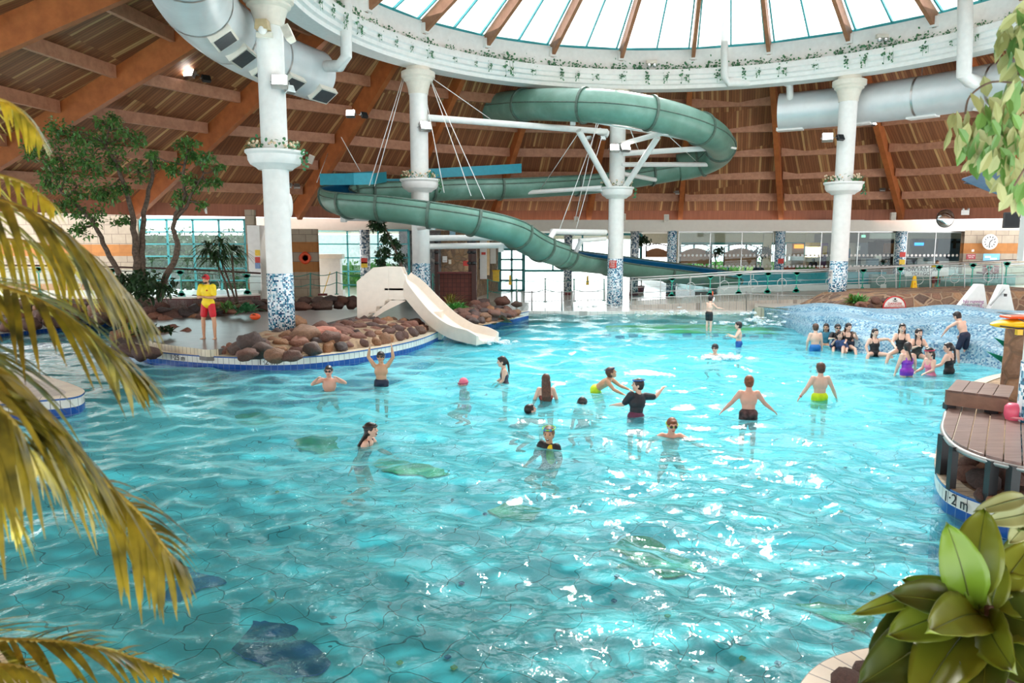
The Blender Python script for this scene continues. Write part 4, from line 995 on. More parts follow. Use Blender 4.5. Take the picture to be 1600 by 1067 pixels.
mb.add(vs, fs); mb.build('chute', M['slidewhite'], sl, True, auto=35)
mb = MB(); mb.prism([(p_.x, p_.y) for p_ in pp([(664, 500), (690, 500)], 22.3)]+[(p_.x, p_.y+.8) for p_ in pp([(690, 500), (664, 500)], 22.3)], -.35, .5); mb.build('chute_foot', M['slidewhite'], sl)
# ---------------------------------------------------------------- balustrades
def bal_post(p, h, parent, m='teal'):
    """slim post with spade-shaped ends"""
    mb = MB(); mb.box(p+Vector((0, 0, h/2)), (.035, .035, h*.8)); 
    for z, sg in ((0.02, 1), (h-.02, -1)):
        mb.slab([p+Vector((-.16, -.02, z)), p+Vector((.16, -.02, z)), p+Vector((.05, -.02, z+sg*.22)), p+Vector((-.05, -.02, z+sg*.22))], (0, .03, 0))
        mb.slab([p+Vector((-.16, -.02, z+sg*.09)), p+Vector((0, -.02, z-sg*.0)), p+Vector((.16, -.02, z+sg*.09)), p+Vector((0, -.02, z+sg*.16))], (0, .03, 0))
    mb.build('post', M[m], parent)
def circle_motif(c, r, parent, m, stem):
    mb = MB(); mb.tube([c+Vector((math.cos(a)*r, 0, math.sin(a)*r)) for a in [2*PI*k/20 for k in range(20)]], .013, 5, closed=True)
    mb.tube([c+Vector((0, 0, r)), c+Vector((0, 0, r+stem))], .01, 5); mb.tube([c-Vector((0, 0, r)), c-Vector((0, 0, r+stem*.6))], .01, 5); mb.build('circle_motif', m, parent, True)
etch = plain('pale_etch', (.7, .75, .74), .5)
def balustrade(tops, bots, posts, label, railm, origin, name='balustrade', glassm=None, circles=True, rr_=.035, rail2=None):
    """tops, bots: lists of world points (same count)"""
    o = Vector(origin); e = empty(name, o, label, 'railing')
    tp = [t_-o for t_ in tops]; bt = [b-o for b in bots]
    mb = MB(); mb.tube(tp, rr_, 10); mb.build('handrail', M[railm], e, True)
    for a, b, c, d in zip(tp, tp[1:], bt[1:], bt): 
        mb = MB(); k = Vector((0, 0, -.09)); mb.slab([d+Vector((0, 0, .06)), c+Vector((0, 0, .06)), b+k, a+k], (0, .012, 0)); mb.build('glass_panel', M[glassm or 'glass'], e)
        mb = MB(); mb.tube([a+k*1.5, b+k*1.5], .012, 5); mb.tube([a*.55+d*.45, b*.55+c*.45], .01, 5); mb.build('mid_wire', M['steel'], e)
    L = len(tp)-1
    for s_ in posts:
        i = min(L-1, int(s_*L)); k = s_*L-i; t_ = tp[i].lerp(tp[i+1], k); b = bt[i].lerp(bt[i+1], k); bal_post(Vector((t_.x, t_.y-.03, b.z)), t_.z-b.z-.03, e)
    if circles:
        for s0, s1 in zip(posts, posts[1:]):
            s_ = (s0+s1)/2; i = min(L-1, int(s_*L)); k = s_*L-i; t_ = tp[i].lerp(tp[i+1], k); b = bt[i].lerp(bt[i+1], k)
            circle_motif(Vector((t_.x, t_.y-.02, (t_.z+b.z)/2-.05)), .2, e, etch, (t_.z-b.z)/2-.3)
    return e
# left terrace balustrade
px_ = [-40, 60, 170, 282, 345, 407]; Yl = [27.2, 27.4, 27.5, 27.6, 28.2, 29.1]
balustrade([P(x, y_, Y) for x, y_, Y in zip(px_, (414, 415, 417, 420, 423.5, 427), Yl)], [Vector((X(x, Y), Y, .96)) for x, Y in zip(px_, Yl)], [.02, .2, .41, .6, .93], 'glass balustrade with brown handrail and teal posts on the left terrace', 'darkwood', (X(200, 27.5), 27.5, .95))
# right ramp balustrade
px_ = [986, 1050, 1110, 1155, 1200, 1245, 1340, 1407, 1467, 1520, 1573, 1650]; tY = [33.5, 33.4, 33.2, 33, 32.8, 32.6, 32.3, 32, 31.6, 31.2, 30.8, 30.2]
ty = [434, 431, 427, 424.5, 423, 422, 418, 415.5, 412.5, 409.5, 407, 404]; by = [468, 465, 463, 461, 459, 457.5, 457, 457.5, 455, 454, 451, 449]
balustrade([P(a, b, c) for a, b, c in zip(px_, ty, tY)], [P(a, b, c) for a, b, c in zip(px_, by, tY)], [1/11, 2/11, 3/11, 4/11, 5/11, 6/11+.012, 7/11, 8/11, 9/11, 10/11], 'long glass ramp balustrade with teal posts and steel rail in front of the trough', 'steel', P(1300, 458, 32.3), glassm='glass')
# second row of posts and rail further back at far right
balustrade([P(a, b, 35) for a, b in ((1470, 416), (1560, 413), (1640, 411))], [P(a, b, 35) for a, b in ((1470, 452), (1560, 451), (1640, 450))], [.42, .8, .95], 'short rear balustrade with teal posts at the far right', 'steel', P(1550, 450, 35), circles=False)
# stepped steel handrails with posts on the ramp
e = empty('handrail', P(1200, 470, 31.8), 'stainless handrail with slim posts running along the ramp', 'railing'); O_ = -P(1200, 470, 31.8)
mb = MB(); mb.tube([P(a, b, c)+O_ for a, b, c in ((985, 438, 32), (1020, 436, 32), (1100, 431, 32), (1187, 425, 31.6), (1260, 424, 31.4), (1342, 420, 31.2), (1400, 417, 31), (1440, 415, 30.6), (1500, 411, 30.2), (1600, 406, 29.6))], .028, 8); mb.build('top_rail', M['steel'], e, True)
mb = MB(); mb.tube([P(a, b, c)+O_ for a, b, c in ((985, 458, 32), (1100, 452, 32), (1187, 447, 31.6), (1342, 441, 31.2), (1440, 437, 30.6), (1600, 432, 29.6))], .016, 6); mb.build('mid_rail', M['steel'], e, True)
for a, t_, b, Y in ((987, 438, 478, 32), (1032, 434, 474, 32), (1078, 431, 471, 31.9), (1125, 429, 469, 31.8), (1173, 425, 467, 31.7), (1222, 424, 464, 31.5), (1342, 420, 462, 31.2), (1400, 417, 459, 31), (1453, 414, 459, 30.6), (1507, 410, 458, 30.2), (1566, 407, 457, 29.8)):
    mb = MB(); mb.tube([P(a, t_, Y)+O_, P(a, b, Y)+O_], .02, 6); mb.build('post', M['greysteel'], e)
# ramp slab
mb = MB(); mb.prism([(X(985, 34), 34), (X(985, 31.7), 31.7), (X(1200, 31.3), 31.3), (X(1330, 31), 31), (X(1640, 29.4), 29.4), (X(1640, 35.5), 35.5), (X(1200, 36), 36)], .1, [.3, .3, .55, .66, .98, .98, .6]); mb.build('floor_ramp', M['decktile'], kind='structure')
# mesh fence at the pool edge
def meshfence(pts, label, name='mesh_fence', step=.1, m='greysteel', posts=4):
    """pts: (px, ytop, ybot, Y)"""
    o = P(pts[0][0], pts[0][2], pts[0][3]); e = empty(name, o, label, 'fence')
    T = [P(a, b, d)-o for a, b, c, d in pts]; B_ = [P(a, c, d)-o for a, b, c, d in pts]
    mb = MB(); mb.tube(T, .018, 6); mb.tube([b+Vector((0, 0, .08)) for b in B_], .012, 5); mb.build('rail', M[m], e)
    mb = MB()
    for i in range(len(pts)-1):
        n = max(1, int((T[i+1]-T[i]).length/step))
        for k in range(n): mb.beam(T[i].lerp(T[i+1], k/n), B_[i].lerp(B_[i+1], k/n), .012, .012, (0, 1, 0))
    mb.build('bars', M[m], e)
    for i in range(len(pts)):
        mb = MB(); mb.tube([T[i]+Vector((0, 0, .1)), B_[i]], .025, 8); mb.build('post', M[m], e)
    return e
meshfence([(987, 466, 484, 31.6), (1095, 462, 489, 31.3), (1166, 459, 491, 31.0)], 'grey steel mesh fence along the far pool edge')
meshfence([(1166, 459, 491, 31.0), (1215, 461, 483, 31.2), (1282, 462, 480, 31.3)], 'grey steel mesh fence between the far pool edge and the ENTER HERE column', step=.12)
meshfence([(808, 456, 473, 33.4), (852, 456, 473, 33.3), (897, 456, 472, 33.2), (945, 455, 471, 33.2)], 'low steel mesh fence left of the centre column', step=.14)
# rope barriers with green posts
def rope(posts, label, ropes=2, m='dteal', rm='dteal'):
    """posts: (px, ytop, ybot, Y)"""
    o = P(posts[0][0], posts[0][2], posts[0][3]); e = empty('rope_barrier', o, label, 'barrier')
    for a, b, c, d in posts: mb = MB(); mb.tube([P(a, b, d)-o, P(a, c, d)-o], .03, 8); mb.tube([P(a, c, d)-o, P(a, c, d)-o+Vector((0, 0, .03))], .09, 8); mb.build('post', M[m], e)
    for (a, b, c, d), (a2, b2, c2_, d2) in zip(posts, posts[1:]):
        for k in range(ropes):
            f = .03+k*.45; p = P(a, b+(c-b)*f, d)-o; q = P(a2, b2+(c2_-b2)*f, d2)-o
            mb = MB(); mb.tube([p.lerp(q, j/8)+Vector((0, 0, -.12*math.sin(PI*j/8))) for j in range(9)], .016, 5); mb.build('rope', M[rm], e, True)
    return e
rope([(762, 436, 474, 34), (807, 435, 473, 34), (852, 434, 472, 34), (897, 435, 471, 34), (944, 435, 470, 34)], 'green rope barrier across the bright opening left of the centre column')
rope([(443, 427, 462, 32.6), (485, 426, 463, 32.5), (526, 424, 460, 32.6), (572, 428, 456, 33)], 'green rope barrier in front of the striped block wall')
rope([(676, 427, 460, 34.4), (690, 427, 460, 34.6)], 'short green rope barrier behind the mosaic column base')
# pool ladders
def ladder(px, py, Y, label):
    o = P(px, py, Y); e = empty('pool_ladder', o, label, 'ladder')
    for s_ in (-.22, .22):
        mb = MB(); mb.tube([Vector((s_, .3, -.1)), Vector((s_, .3, .6)), Vector((s_, .2, .78)), Vector((s_, 0, .85)), Vector((s_, -.18, .75)), Vector((s_, -.25, .5)), Vector((s_, -.25, -.6))], .022, 8); mb.build('rail', M['steel'], e, True)
ladder(823, 486, 31.4, 'hooped steel pool ladder at the end of the rock bank'); ladder(886, 486, 31.2, 'hooped steel pool ladder left of the centre column')
ladder(1600, 490, 30.5, 'hooped steel ladder at the far right')
# handrails over the terrace
e = empty('terrace_rail', P(1290, 492, 24), 'low bent steel rail along the back of the mosaic terrace', 'railing'); O_ = -P(1290, 492, 24)
mb = MB(); mb.tube([P(a, b, c)+O_ for a, b, c in ((1185, 479, 29), (1215, 482, 27.6), (1290, 487, 25.4), (1343, 486, 24.4))], .02, 8); mb.build('rail', M['steel'], e, True)
for a, t_, b, c in ((1232, 483, 493, 27), (1291, 487, 496, 25.4), (1343, 486, 494, 24.4)): mb = MB(); mb.tube([P(a, t_, c)+O_, P(a, b, c)+O_], .02, 8); mb.build('post', M['steel'], e)
e = empty('terrace_rail', P(1570, 500, 20), 'steel handrail beside the rescue board', 'railing'); O_ = -P(1570, 500, 20)
mb = MB(); mb.tube([P(a, b, c)+O_ for a, b, c in ((1538, 487, 22), (1560, 488.5, 21), (1620, 493, 18.5))], .026, 8); mb.build('rail', M['steel'], e, True)
mb = MB(); mb.tube([P(1542, 487, 21.8)+O_, P(1542, 501, 21.8)+O_], .024, 8); mb.build('post', M['steel'], e)
e = empty('terrace_rail', P(1515, 486, 22.4), 'small square steel rail in front of the left white sail', 'railing'); O_ = -P(1515, 486, 22.4)
mb = MB(); mb.tube([P(a, b, 22.4)+O_ for a, b in ((1503, 487), (1503, 475.5), (1530, 475.5), (1530, 487))], .022, 8); mb.build('rail', M['greysteel'], e)
# ---------------------------------------------------------------- stone bank on the right
mb = MB(); pts = [(1296, 490, 27.6, 1), (1320, 479, 27.6, 1), (1345, 466, 27.8, 1), (1395, 459.5, 28, 1), (1450, 458.5, 28, 1), (1520, 457, 27.8, 1), (1650, 454, 27.4, 1)]
F = [P(a, b, Y) for a, b, Y, _ in pts]; vs = []; 
for p in F: vs += [(p.x, p.y-.35, .15), (p.x, p.y, p.z), (p.x, p.y+3.4, p.z)]
mb.add(vs, [(3*i+j, 3*i+3+j, 3*i+4+j, 3*i+1+j) for i in range(len(F)-1) for j in (0, 1)]); mb.build('wall_stone_bank', M['stonewall'], kind='structure')
mb = MB(); mb.prism([(X(1180, 29.5), 29.5), (X(1260, 27), 27), (X(1360, 24), 24), (X(1500, 22.7), 22.7), (X(1700, 22), 22), (X(1700, 31), 31), (X(1180, 31.4), 31.4)], -.5, .42); mb.build('floor_terrace_back', M['decktile'], kind='structure')
for i in range(46):
    px = rr.uniform(1312, 1384); t_ = (px-1312)/72; py = rr.uniform(484-24*t_+(4 if t_ < .3 else 0), 488); 
    p = P(px, py, 27.0+rr.uniform(-.2, .3)); rock(p.x, p.y-.15, p.z-.05, rr.uniform(.12, .2), 'small reddish stone heaped left of the red danger board', 'stones left of the danger board')
# ---------------------------------------------------------------- decking platform at the right
dk = empty('timber_deck', (6.6, 9.6, .82), 'weathered brown timber platform on dark posts over the pool edge', 'decking'); DO = Vector((-6.6, -9.6, -.82))
zd = .82
ol = catmull([G(a, b, zd) for a, b in ((1520, 634), (1484, 634), (1477, 650), (1474, 662), (1480, 677), (1500, 694), (1540, 710), (1600, 724), (1700, 742))], 6)
outline = ol+[Vector((9.4, 7.2, zd)), Vector((9.4, 10.4, zd))]
def clip(poly, n_, d, keep):
    out = []; N = len(poly)
    for i in range(N):
        a, b = poly[i], poly[(i+1) % N]; da = a.dot(n_)-d; db = b.dot(n_)-d
        ka = da >= 0 if keep > 0 else da <= 0; kb_ = db >= 0 if keep > 0 else db <= 0
        if ka: out.append(a)
        if ka != kb_: out.append(a.lerp(b, da/(da-db)))
    return out
dr = (G(1505, 632, zd)-G(1487, 690, zd)).normalized(); nn = Vector((dr.y, -dr.x, 0)); d0 = G(1505, 632, zd).dot(nn)-.16*3
for k in range(26):
    q_ = clip(clip(outline, nn, d0+k*.16+.006, 1), nn, d0+(k+1)*.16-.006, -1)
    if len(q_) > 2:
        mb = MB(); mb.prism([(p.x+DO.x, p.y+DO.y) for p in q_], -.035, 0); mb.build('plank', M['deckwood'], dk, bevel=.004)
mb = MB(); mb.tube([p+DO+Vector((0, 0, -.06)) for p in ol], .035, 6); mb.build('rim', M['greysteel'], dk, True)
for px, pt, pb, r in ((1482, 676, 742, .05), (1496, 694, 772, .035), (1558, 716, 800, .045), (1592, 724, 812, .045)):
    p = G(px, pt, zd); mb = MB(); mb.prism([(p.x+DO.x-r, p.y+DO.y+.02), (p.x+DO.x+r, p.y+DO.y+.02), (p.x+DO.x+r, p.y+DO.y+.02+2*r), (p.x+DO.x-r, p.y+DO.y+.02+2*r)], -.53, -.04); mb.build('leg', M['black'], dk)
bn = empty('timber_step', tuple(G(1520, 626, .82)), 'raised brown timber step on the back of the decking', 'step'); BO = -Vector(bn.location)
tp = [G(a, b, 1.07)+BO for a, b in ((1480, 609), (1495, 592.5), (1566, 598), (1585, 603), (1576, 620.5))]
for k in range(4):
    s0, s1 = k/4+.008, (k+1)/4-.004; A0, A1 = tp[0].lerp(tp[4], s0), tp[0].lerp(tp[4], s1); B0, B1 = tp[1].lerp(tp[3], s0), tp[1].lerp(tp[3], s1)
    mb = MB(); mb.prism([(v.x, v.y) for v in (A0, A1, B1, B0)], .215, .25); mb.build('plank', M['deckwood'], bn, bevel=.004)
mb = MB(); mb.slab([tp[0]+Vector((0, 0, -.2)), tp[4]+Vector((0, 0, -.2)), tp[4]+Vector((0, 0, -.003)), tp[0]+Vector((0, 0, -.003))], (0, .04, 0)); mb.slab([tp[0]+Vector((0, 0, -.2)), tp[1]+Vector((0, 0, -.2)), tp[1]+Vector((0, 0, -.003)), tp[0]+Vector((0, 0, -.003))], (.04, 0, 0)); mb.build('skirt', M['deckside'], bn)
for q in (tp[0].lerp(tp[4], .15), tp[0].lerp(tp[4], .85), tp[1]+Vector((.1, -.1, 0))): mb = MB(); mb.box((q.x, q.y+.12, .02), (.12, .1, .08)); mb.build('leg', M['black'], bn)
# stone pillar with rescue board, spikes
pl = empty('stone_pillar', (7.95, 11.4, .3), 'square brown stone pillar standing behind the decking', 'pillar')
Hp = P(1570, 514, 11.05).z-.3; mb = MB(); nu_, nv_ = 48, 28
def pil(u, v):
    c4 = [(-.5, -.36), (.62, -.3), (.95, .5), (.08, .5)]; q = u*4; i_ = int(q) % 4; f_ = q-int(q); a, b = c4[i_], c4[(i_+1) % 4]; x, y = a[0]+(b[0]-a[0])*f_, a[1]+(b[1]-a[1])*f_
    d = .05*noise.noise(Vector((x*3, y*3, v*6)))+.03*noise.noise(Vector((x*9, y*9, v*16))); s_ = 1+d; return Vector((x*s_, y*s_, v*Hp))
mb.grid(nu_, nv_, pil, closed_u=True); mb.f.append(tuple(range(nu_*(nv_-1), nu_*nv_))); mb.build('stone_shaft', M['pillarstone'], pl, False)
p = P(1574, 507, 10.9)
rb_ = empty('rescue_board', p, 'yellow and orange rescue board lying on the stone pillar', 'rescue board')
mb = MB()
def bs(u, v):
    x = -.26+u*1.5; e_ = min(1, (u*4)**.55+.03); a = 2*PI*v; return Vector((x, .24*e_*math.cos(a), .07*min(1, e_+.1)*math.sin(a)+.05*u))
mb.grid(20, 17, bs); mb.build('board', M['yellow'], rb_, True)
mb = MB(); mb.box((.45, 0, .115), (1.0, .28, .04)); mb.build('deck_pad', M['orange'], rb_, bevel=.02)
mb = MB(); mb.tube([Vector((-.24, -.2, 0)), Vector((0, -.24, -.03)), Vector((.3, -.23, -.02)), Vector((.6, -.24, .03))], .01, 5); mb.tube([Vector((.02, -.2, .1)), Vector((.2, -.24, .03)), Vector((.45, -.22, .12))], .008, 5); mb.build('grab_cord', M['black'], rb_, True)
mb = MB(); mb.box((.1, -.12, -.1), (.08, .06, .08)); mb.build('fin', M['yellow'], rb_)
sp2 = empty('metal_leaves', P(1566, 560, 11.4), 'pointed green sheet-metal leaves sticking out left of the stone pillar', 'ornament'); O_ = -P(1566, 560, 11.4)
for pts in (((1553, 527), (1572, 534), (1572, 545)), ((1541, 549), (1570, 558), (1570, 570))):
    mb = MB(); mb.slab([P(a, b, 11.3+i*.05)+O_ for i, (a, b) in enumerate(pts)], (0, .015, .004)); mb.build('leaf_blade', M['teal'], sp2)
# ball and watering toy on the decking
p = G(1560, 645, .82); e = empty('play_ball', (p.x, p.y, .82), 'small red and orange patterned ball on the decking', 'ball')
mb = MB(); mb.ell((0, 0, .065), .065, n=20, m=12); mb.build('ball', plain('patterned_ball', srgb(205, 70, 40), .3, var=.5, scale=22), e, True)
mb = MB(); mb.ell((.0, -.012, .072), (.05, .06, .022)); mb.build('yellow_print', M['yellow'], e, True)
p = G(1582, 655, .82); e = empty('toy_watering_can', (p.x, p.y, .82), 'pink plastic watering can lying beside the mosaic column', 'toy')
pk_ = plain('pink_plastic', srgb(232, 100, 130), .35)
mb = MB(); mb.lathe([(.01, 0), (.08, 0), (.1, .06), (.095, .16), (.06, .2), (.01, .2)], n=20); mb.build('can_body', pk_, e, True, auto=50)
mb = MB(); mb.tube([Vector((-.06, -.04, .03)), Vector((-.02, -.16, .05)), Vector((.06, -.2, .03)), Vector((.12, -.16, .05)), Vector((.1, -.04, .08))], .016, 8); mb.build('handle', plain('pale_pink_plastic', srgb(240, 150, 165), .35), e, True)
# cream timber board at the right edge
p = P(1600, 330, 8.2)
bd = empty('timber_board', (5.85, 8.2, ZY(408, 8.2)), 'cream painted timber panel at the right edge of the picture', 'panel'); mb = MB(); z1 = ZY(205, 8.2)-ZY(408, 8.2)
mb.box((.38, .05, z1/2), (1.0, .06, z1)); mb.build('board', plain('cream_timber', srgb(232, 212, 184), .6, var=.04), bd)
mb = MB(); mb.box((-.15, .045, z1/2), (.09, .1, z1)); mb.build('edge_batten', M['white'], bd)
for z in (.08, .3, z1-.1): mb = MB(); mb.ell((.1-.18, .015, z), (.012, .01, .012)); mb.build('nail', M['rock'], bd)
mb = MB(); mb.tube([Vector((.6, .2, 0)), Vector((.6, .2, -2.3))], .05, 10); mb.build('post', M['cream'], bd)
# sails
def sail(poly, Y, label, yb=None):
    p0 = P(*poly[0], Y); e = empty('white_sail', p0, label, 'panel'); mb = MB(); mb.slab([P(a, b, Y)-p0 for a, b in poly], (0, .25, 0)); mb.build('panel', M['white'], e, bevel=.02); return e, p0
e, p0 = sail([(1497, 487), (1499, 480), (1528, 444), (1538, 444), (1546, 497)], 22.9, 'left of two white sail-shaped boards on the mosaic terrace')
for k, s_ in enumerate(('No running', 'No diving', 'No pushing')): text('notice_text', s_, .14, P(1521, 471+k*5, 22.85), (1, 0, 0), (0, 0, 1), plain('purple_print', srgb(160, 60, 140), .6), e)
mb = MB(); a = P(1503, 486, 22.8)-p0; b = P(1510, 480, 22.8)-p0; mb.beam(a, b, .05, .03, (0, 1, 0)); mb.build('arrow', M['black'], e)
e, p0 = sail([(1544, 498), (1545, 489), (1566, 445), (1577, 445), (1588, 497)], 22.6, 'right of two white sail-shaped boards with a grey diagonal rail')
mb = MB(); mb.tube([P(1547, 477, 22.5)-p0, P(1569, 452, 22.5)-p0], .03, 8); mb.build('grab_rail', M['greysteel'], e); mb = MB(); mb.box(P(1571, 461, 22.5)-p0, (.06, .06, .08)); mb.build('bolt', M['black'], e)
# danger board
p = P(1397, 486, 25); e = empty('danger_sign', p, 'red-framed half-round white warning board on the terrace rim', 'sign')
N = 18; mb = MB(); R_ = .375; mb.slab([Vector((math.cos(PI*k/N)*R_, 0, math.sin(PI*k/N)*R_*.95+.14)) for k in range(N+1)], (0, .03, 0)); mb.build('panel', M['white'], e)
mb = MB(); mb.tube([Vector((-R_, 0, -.05))]+[Vector((-math.cos(PI*k/N)*R_, 0, math.sin(PI*k/N)*R_*.95+.14)) for k in range(N+1)]+[Vector((R_, 0, -.05))], .022, 6); mb.tube([Vector((-R_, 0, .1)), Vector((R_, 0, .1))], .025, 6); mb.build('frame', M['red'], e, True)
text('warning_text', 'DANGER', .12, p+Vector((0, -.02, .25)), (1, 0, 0), (0, 0, 1), M['red'], e); text('warning_text', 'DO NOT CLIMB ON TILES', .055, p+Vector((0, -.02, .17)), (1, 0, 0), (0, 0, 1), M['red'], e)
mb = MB(); mb.tube([Vector((-.07, -.02, .36)), Vector((0, -.02, .33)), Vector((.07, -.02, .36))], .012, 6); mb.ell((0, -.02, .41), (.035, .01, .035)); mb.build('swimmer_symbol', M['black'], e, True)
# wet floor signs
def wetsign(px, pb, Y, h, label):
    p = P(px, pb, Y); e = empty('wet_floor_sign', p, label, 'sign')
    for s_, tl in ((-1, 1), (1, -1)):
        mb = MB(); mb.slab([Vector((-.17*h, s_*.16*h, 0)), Vector((.17*h, s_*.16*h, 0)), Vector((.08*h, s_*.02, h)), Vector((-.08*h, s_*.02, h))], (0, .015*tl, 0)); mb.build('leaf', M['yellow'], e, bevel=.005)
    mb = MB(); mb.box((0, 0, h+.01), (.12*h, .06, .04)); mb.build('hinge', M['yellow'], e)
    mb = MB(); mb.slab([Vector((-.035*h, -.09*h, .58*h)), Vector((.035*h, -.09*h, .58*h)), Vector((0, -.075*h, .66*h))], (0, -.006, 0)); mb.box((0, -.12*h, .42*h), (.09*h, .004, .012)); mb.box((0, -.125*h, .36*h), (.09*h, .004, .012)); mb.build('print', M['orange'], e)
wetsign(1427, 461, 31.0, .78, 'yellow wet-floor cone standing on the right-hand stone bank'); wetsign(918, 445, 42, .5, 'small yellow wet-floor sign on the bright floor left of the centre column'); wetsign(797, 445, 40, .5, 'small yellow wet-floor sign by the garden doors')
# ---------------------------------------------------------------- mosaic pillars of the back line
def pillar(px, Y, r, z0, z1, label, m='mosaicgrey', signs=()):
    e = empty('mosaic_pillar', (X(px, Y), Y, z0), label, 'pillar', 'mosaic pillars along the lobby front'); mb = MB(); mb.lathe([(r, 0), (r, z1-z0)], n=28); mb.build('shaft', M[m], e, True)
    mb = MB(); mb.lathe([(r+.01, 0), (r+.01, .18)], n=28); mb.build('foot_band', M['maroon'], e, True)
    for z, c in signs: mb = MB(); mb.box((0, -r-.01, z-z0), (.3, .02, .26)); mb.build('small_notice', c, e)
    return e
redn = plain('red_notice', srgb(205, 60, 50), .5); yeln = plain('yellow_notice', srgb(240, 200, 60), .5)
pillar(1215, 39.8, .26, .46, 3.6, 'mosaic pillar left of the ENTER HERE column', 'mosaic', [(2.0, redn)]); pillar(1402, 39.8, .27, .46, 3.6, 'mosaic pillar with red and yellow notices by the reception', 'mosaic', [(2.35, redn), (1.95, yeln), (1.6, M['white'])])
pillar(1048, 39.6, .25, .12, 3.6, 'mosaic pillar right of the centre column', 'mosaic'); pillar(990, 40.2, .23, .12, 3.6, 'mosaic pillar just right of the centre column'); pillar(887, 40.6, .23, .12, 3.6, 'grey mosaic pillar in the bright opening, half behind the flume')
pillar(572, 36.5, .25, .12, 3.6, 'grey mosaic pillar behind the rope barrier, left of the cream slide', 'mosaicgrey', [(2.1, redn), (1.9, yeln)]); pillar(729, 39, .2, .12, 3.6, 'blue mosaic pillar beside the wooden shelter', 'mosaic', [(1.9, redn)])
# ---------------------------------------------------------------- lobby interior
YI = 53.0
dim = plain('lobby_wall', srgb(150, 145, 140), .7); mb = MB()
wallquad(mb, X(1255, YI), X(1780, YI), YI, YI, .4, 3.7); mb.build('wall_lobby', dim, kind='structure')
mb = MB(); wallquad(mb, X(1515, 41), X(1515, YI), 41, YI, .4, 3.7); mb.build('wall_lobby', M['white'], kind='structure')
mb = MB(); wallquad(mb, X(1000, YI), X(1255, YI), YI, YI, 2.9, 3.7); wallquad(mb, X(700, YI), X(1000, YI), YI, YI, 3.2, 3.7); mb.build('wall_cafe', M['cream'], kind='structure')
window('window_5', X(1055, YI), X(1190, YI), .5, 2.9, YI, 5, 1, .12); window('window_6', X(1190, YI), X(1255, YI), .5, 2.9, YI, 2, 1, .12)
mb = MB()
for px in (1055, 1195, 1260): mb.box((X(px, YI), YI, 2.0), (.6, .3, 3.4))
mb.build('wall_cafe_pier', M['cream'], kind='structure')
def shopfront(px0, px1, Y, panes, nm, z0=.46, dots=True):
    e = empty(nm); tag(e, kind='structure'); x0, x1 = X(px0, Y), X(px1, Y)
    mb = MB(); mb.slab([(x0, Y, z0), (x1, Y, z0), (x1, Y, 3.58), (x0, Y, 3.58)], (0, .015, 0)); mb.build('pane', M['glass'], e, kind='structure')
    mb = MB()
    for k in range(panes+1): mb.box((x0+(x1-x0)*k/panes, Y, (z0+3.58)/2), (.03, .05, 3.58-z0))
    mb.box(((x0+x1)/2, Y, 3.55), (x1-x0, .06, .06)); mb.build('frame', M['steel'], e, kind='structure')
    if dots:
        mb = MB(); n = int((px1-px0)/6.3)
        for z in (ZY(399, Y, px0), ZY(416, Y, px0)):
            for k in range(n):
                x = x0+(x1-x0)*(k+.5)/n; mb.slab([(x+math.cos(2*PI*j/12)*.07, Y-.01, z+math.sin(2*PI*j/12)*.07) for j in range(12)], (0, .004, 0))
        mb.build('manifestation_dots', M['white'], e, kind='structure')
shopfront(1058, 1205, 40, 3, 'window_7'); shopfront(1222, 1393, 40, 3, 'window_8'); shopfront(1411, 1500, 40, 2, 'window_9')
# things in the cafe and lobby
def blockthing(name, label, cat, parts, group=None, ground=None):
    """parts: (part name, material, px0, px1, ytop, ybot, Y, depth)"""
    a = parts[0]; o = Vector((X((a[2]+a[3])/2, a[6]), a[6], ZY(a[5], a[6], a[2]))); e = empty(name, o, label, cat, group)
    for nm, m, x0, x1, yt, yb, Y, d in parts:
        z1, z0 = ZY(yt, Y, x0), ZY(yb, Y, x0); mb = MB(); mb.box(Vector(((X(x0, Y)+X(x1, Y))/2, Y+d/2, (z0+z1)/2))-o, (X(x1, Y)-X(x0, Y), d, z1-z0)); mb.build(nm, m, e, bevel=.01)
    if ground is None and name in ('snack_kiosk', 'lit_counter', 'poster_board', 'grey_kiosk', 'vending_display', 'reception_desk', 'shutter_hatch', 'ball_pit_wall', 'wall_shelving'): ground = .46 if name != 'shutter_hatch' else .12
    if ground is not None:
        x0, x1 = min(X(q[2], q[6]) for q in parts), max(X(q[3], q[6]) for q in parts); zt = min(ZY(q[5], q[6], q[2]) for q in parts); Y0 = min(q[6] for q in parts)+.1; mb = MB(); mb.box(Vector(((x0+x1)/2, Y0+.3, (zt+.05+ground)/2))-o, (x1-x0-.05, .5, zt+.05-ground)); mb.build('plinth', a[1], e)
    return e, o
orn = emit('amber_sign_glow', srgb(250, 150, 30), 1.2)
blockthing('snack_kiosk', 'amber-lit snack kiosk behind the lobby glass left of the ENTER HERE column', 'kiosk', [('cabinet', plain('kiosk_brown', srgb(170, 125, 80), .5), 1234, 1253, 380, 415, 46, 1.0), ('lit_sign', orn, 1238, 1252, 382, 388, 45.9, .1), ('counter', M['steel'], 1232, 1254, 400, 407, 45.6, .3)])
blockthing('lit_counter', 'brightly lit food counter with a yellow canopy in the lobby', 'counter', [('back_panel', M['warmlamp'], 1256, 1279, 385, 402, 47, .1), ('canopy', yeln, 1262, 1279, 379, 386, 46.4, .8), ('counter', M['cream'], 1255, 1280, 402, 417, 46.2, .8)])
blockthing('poster_board', 'purple and yellow poster board beside the lit food counter', 'poster', [('frame', plain('purple_board', srgb(110, 60, 130), .5), 1280, 1290, 380, 402, 46, .1), ('picture', yeln, 1282, 1289, 384, 398, 45.95, .03)])
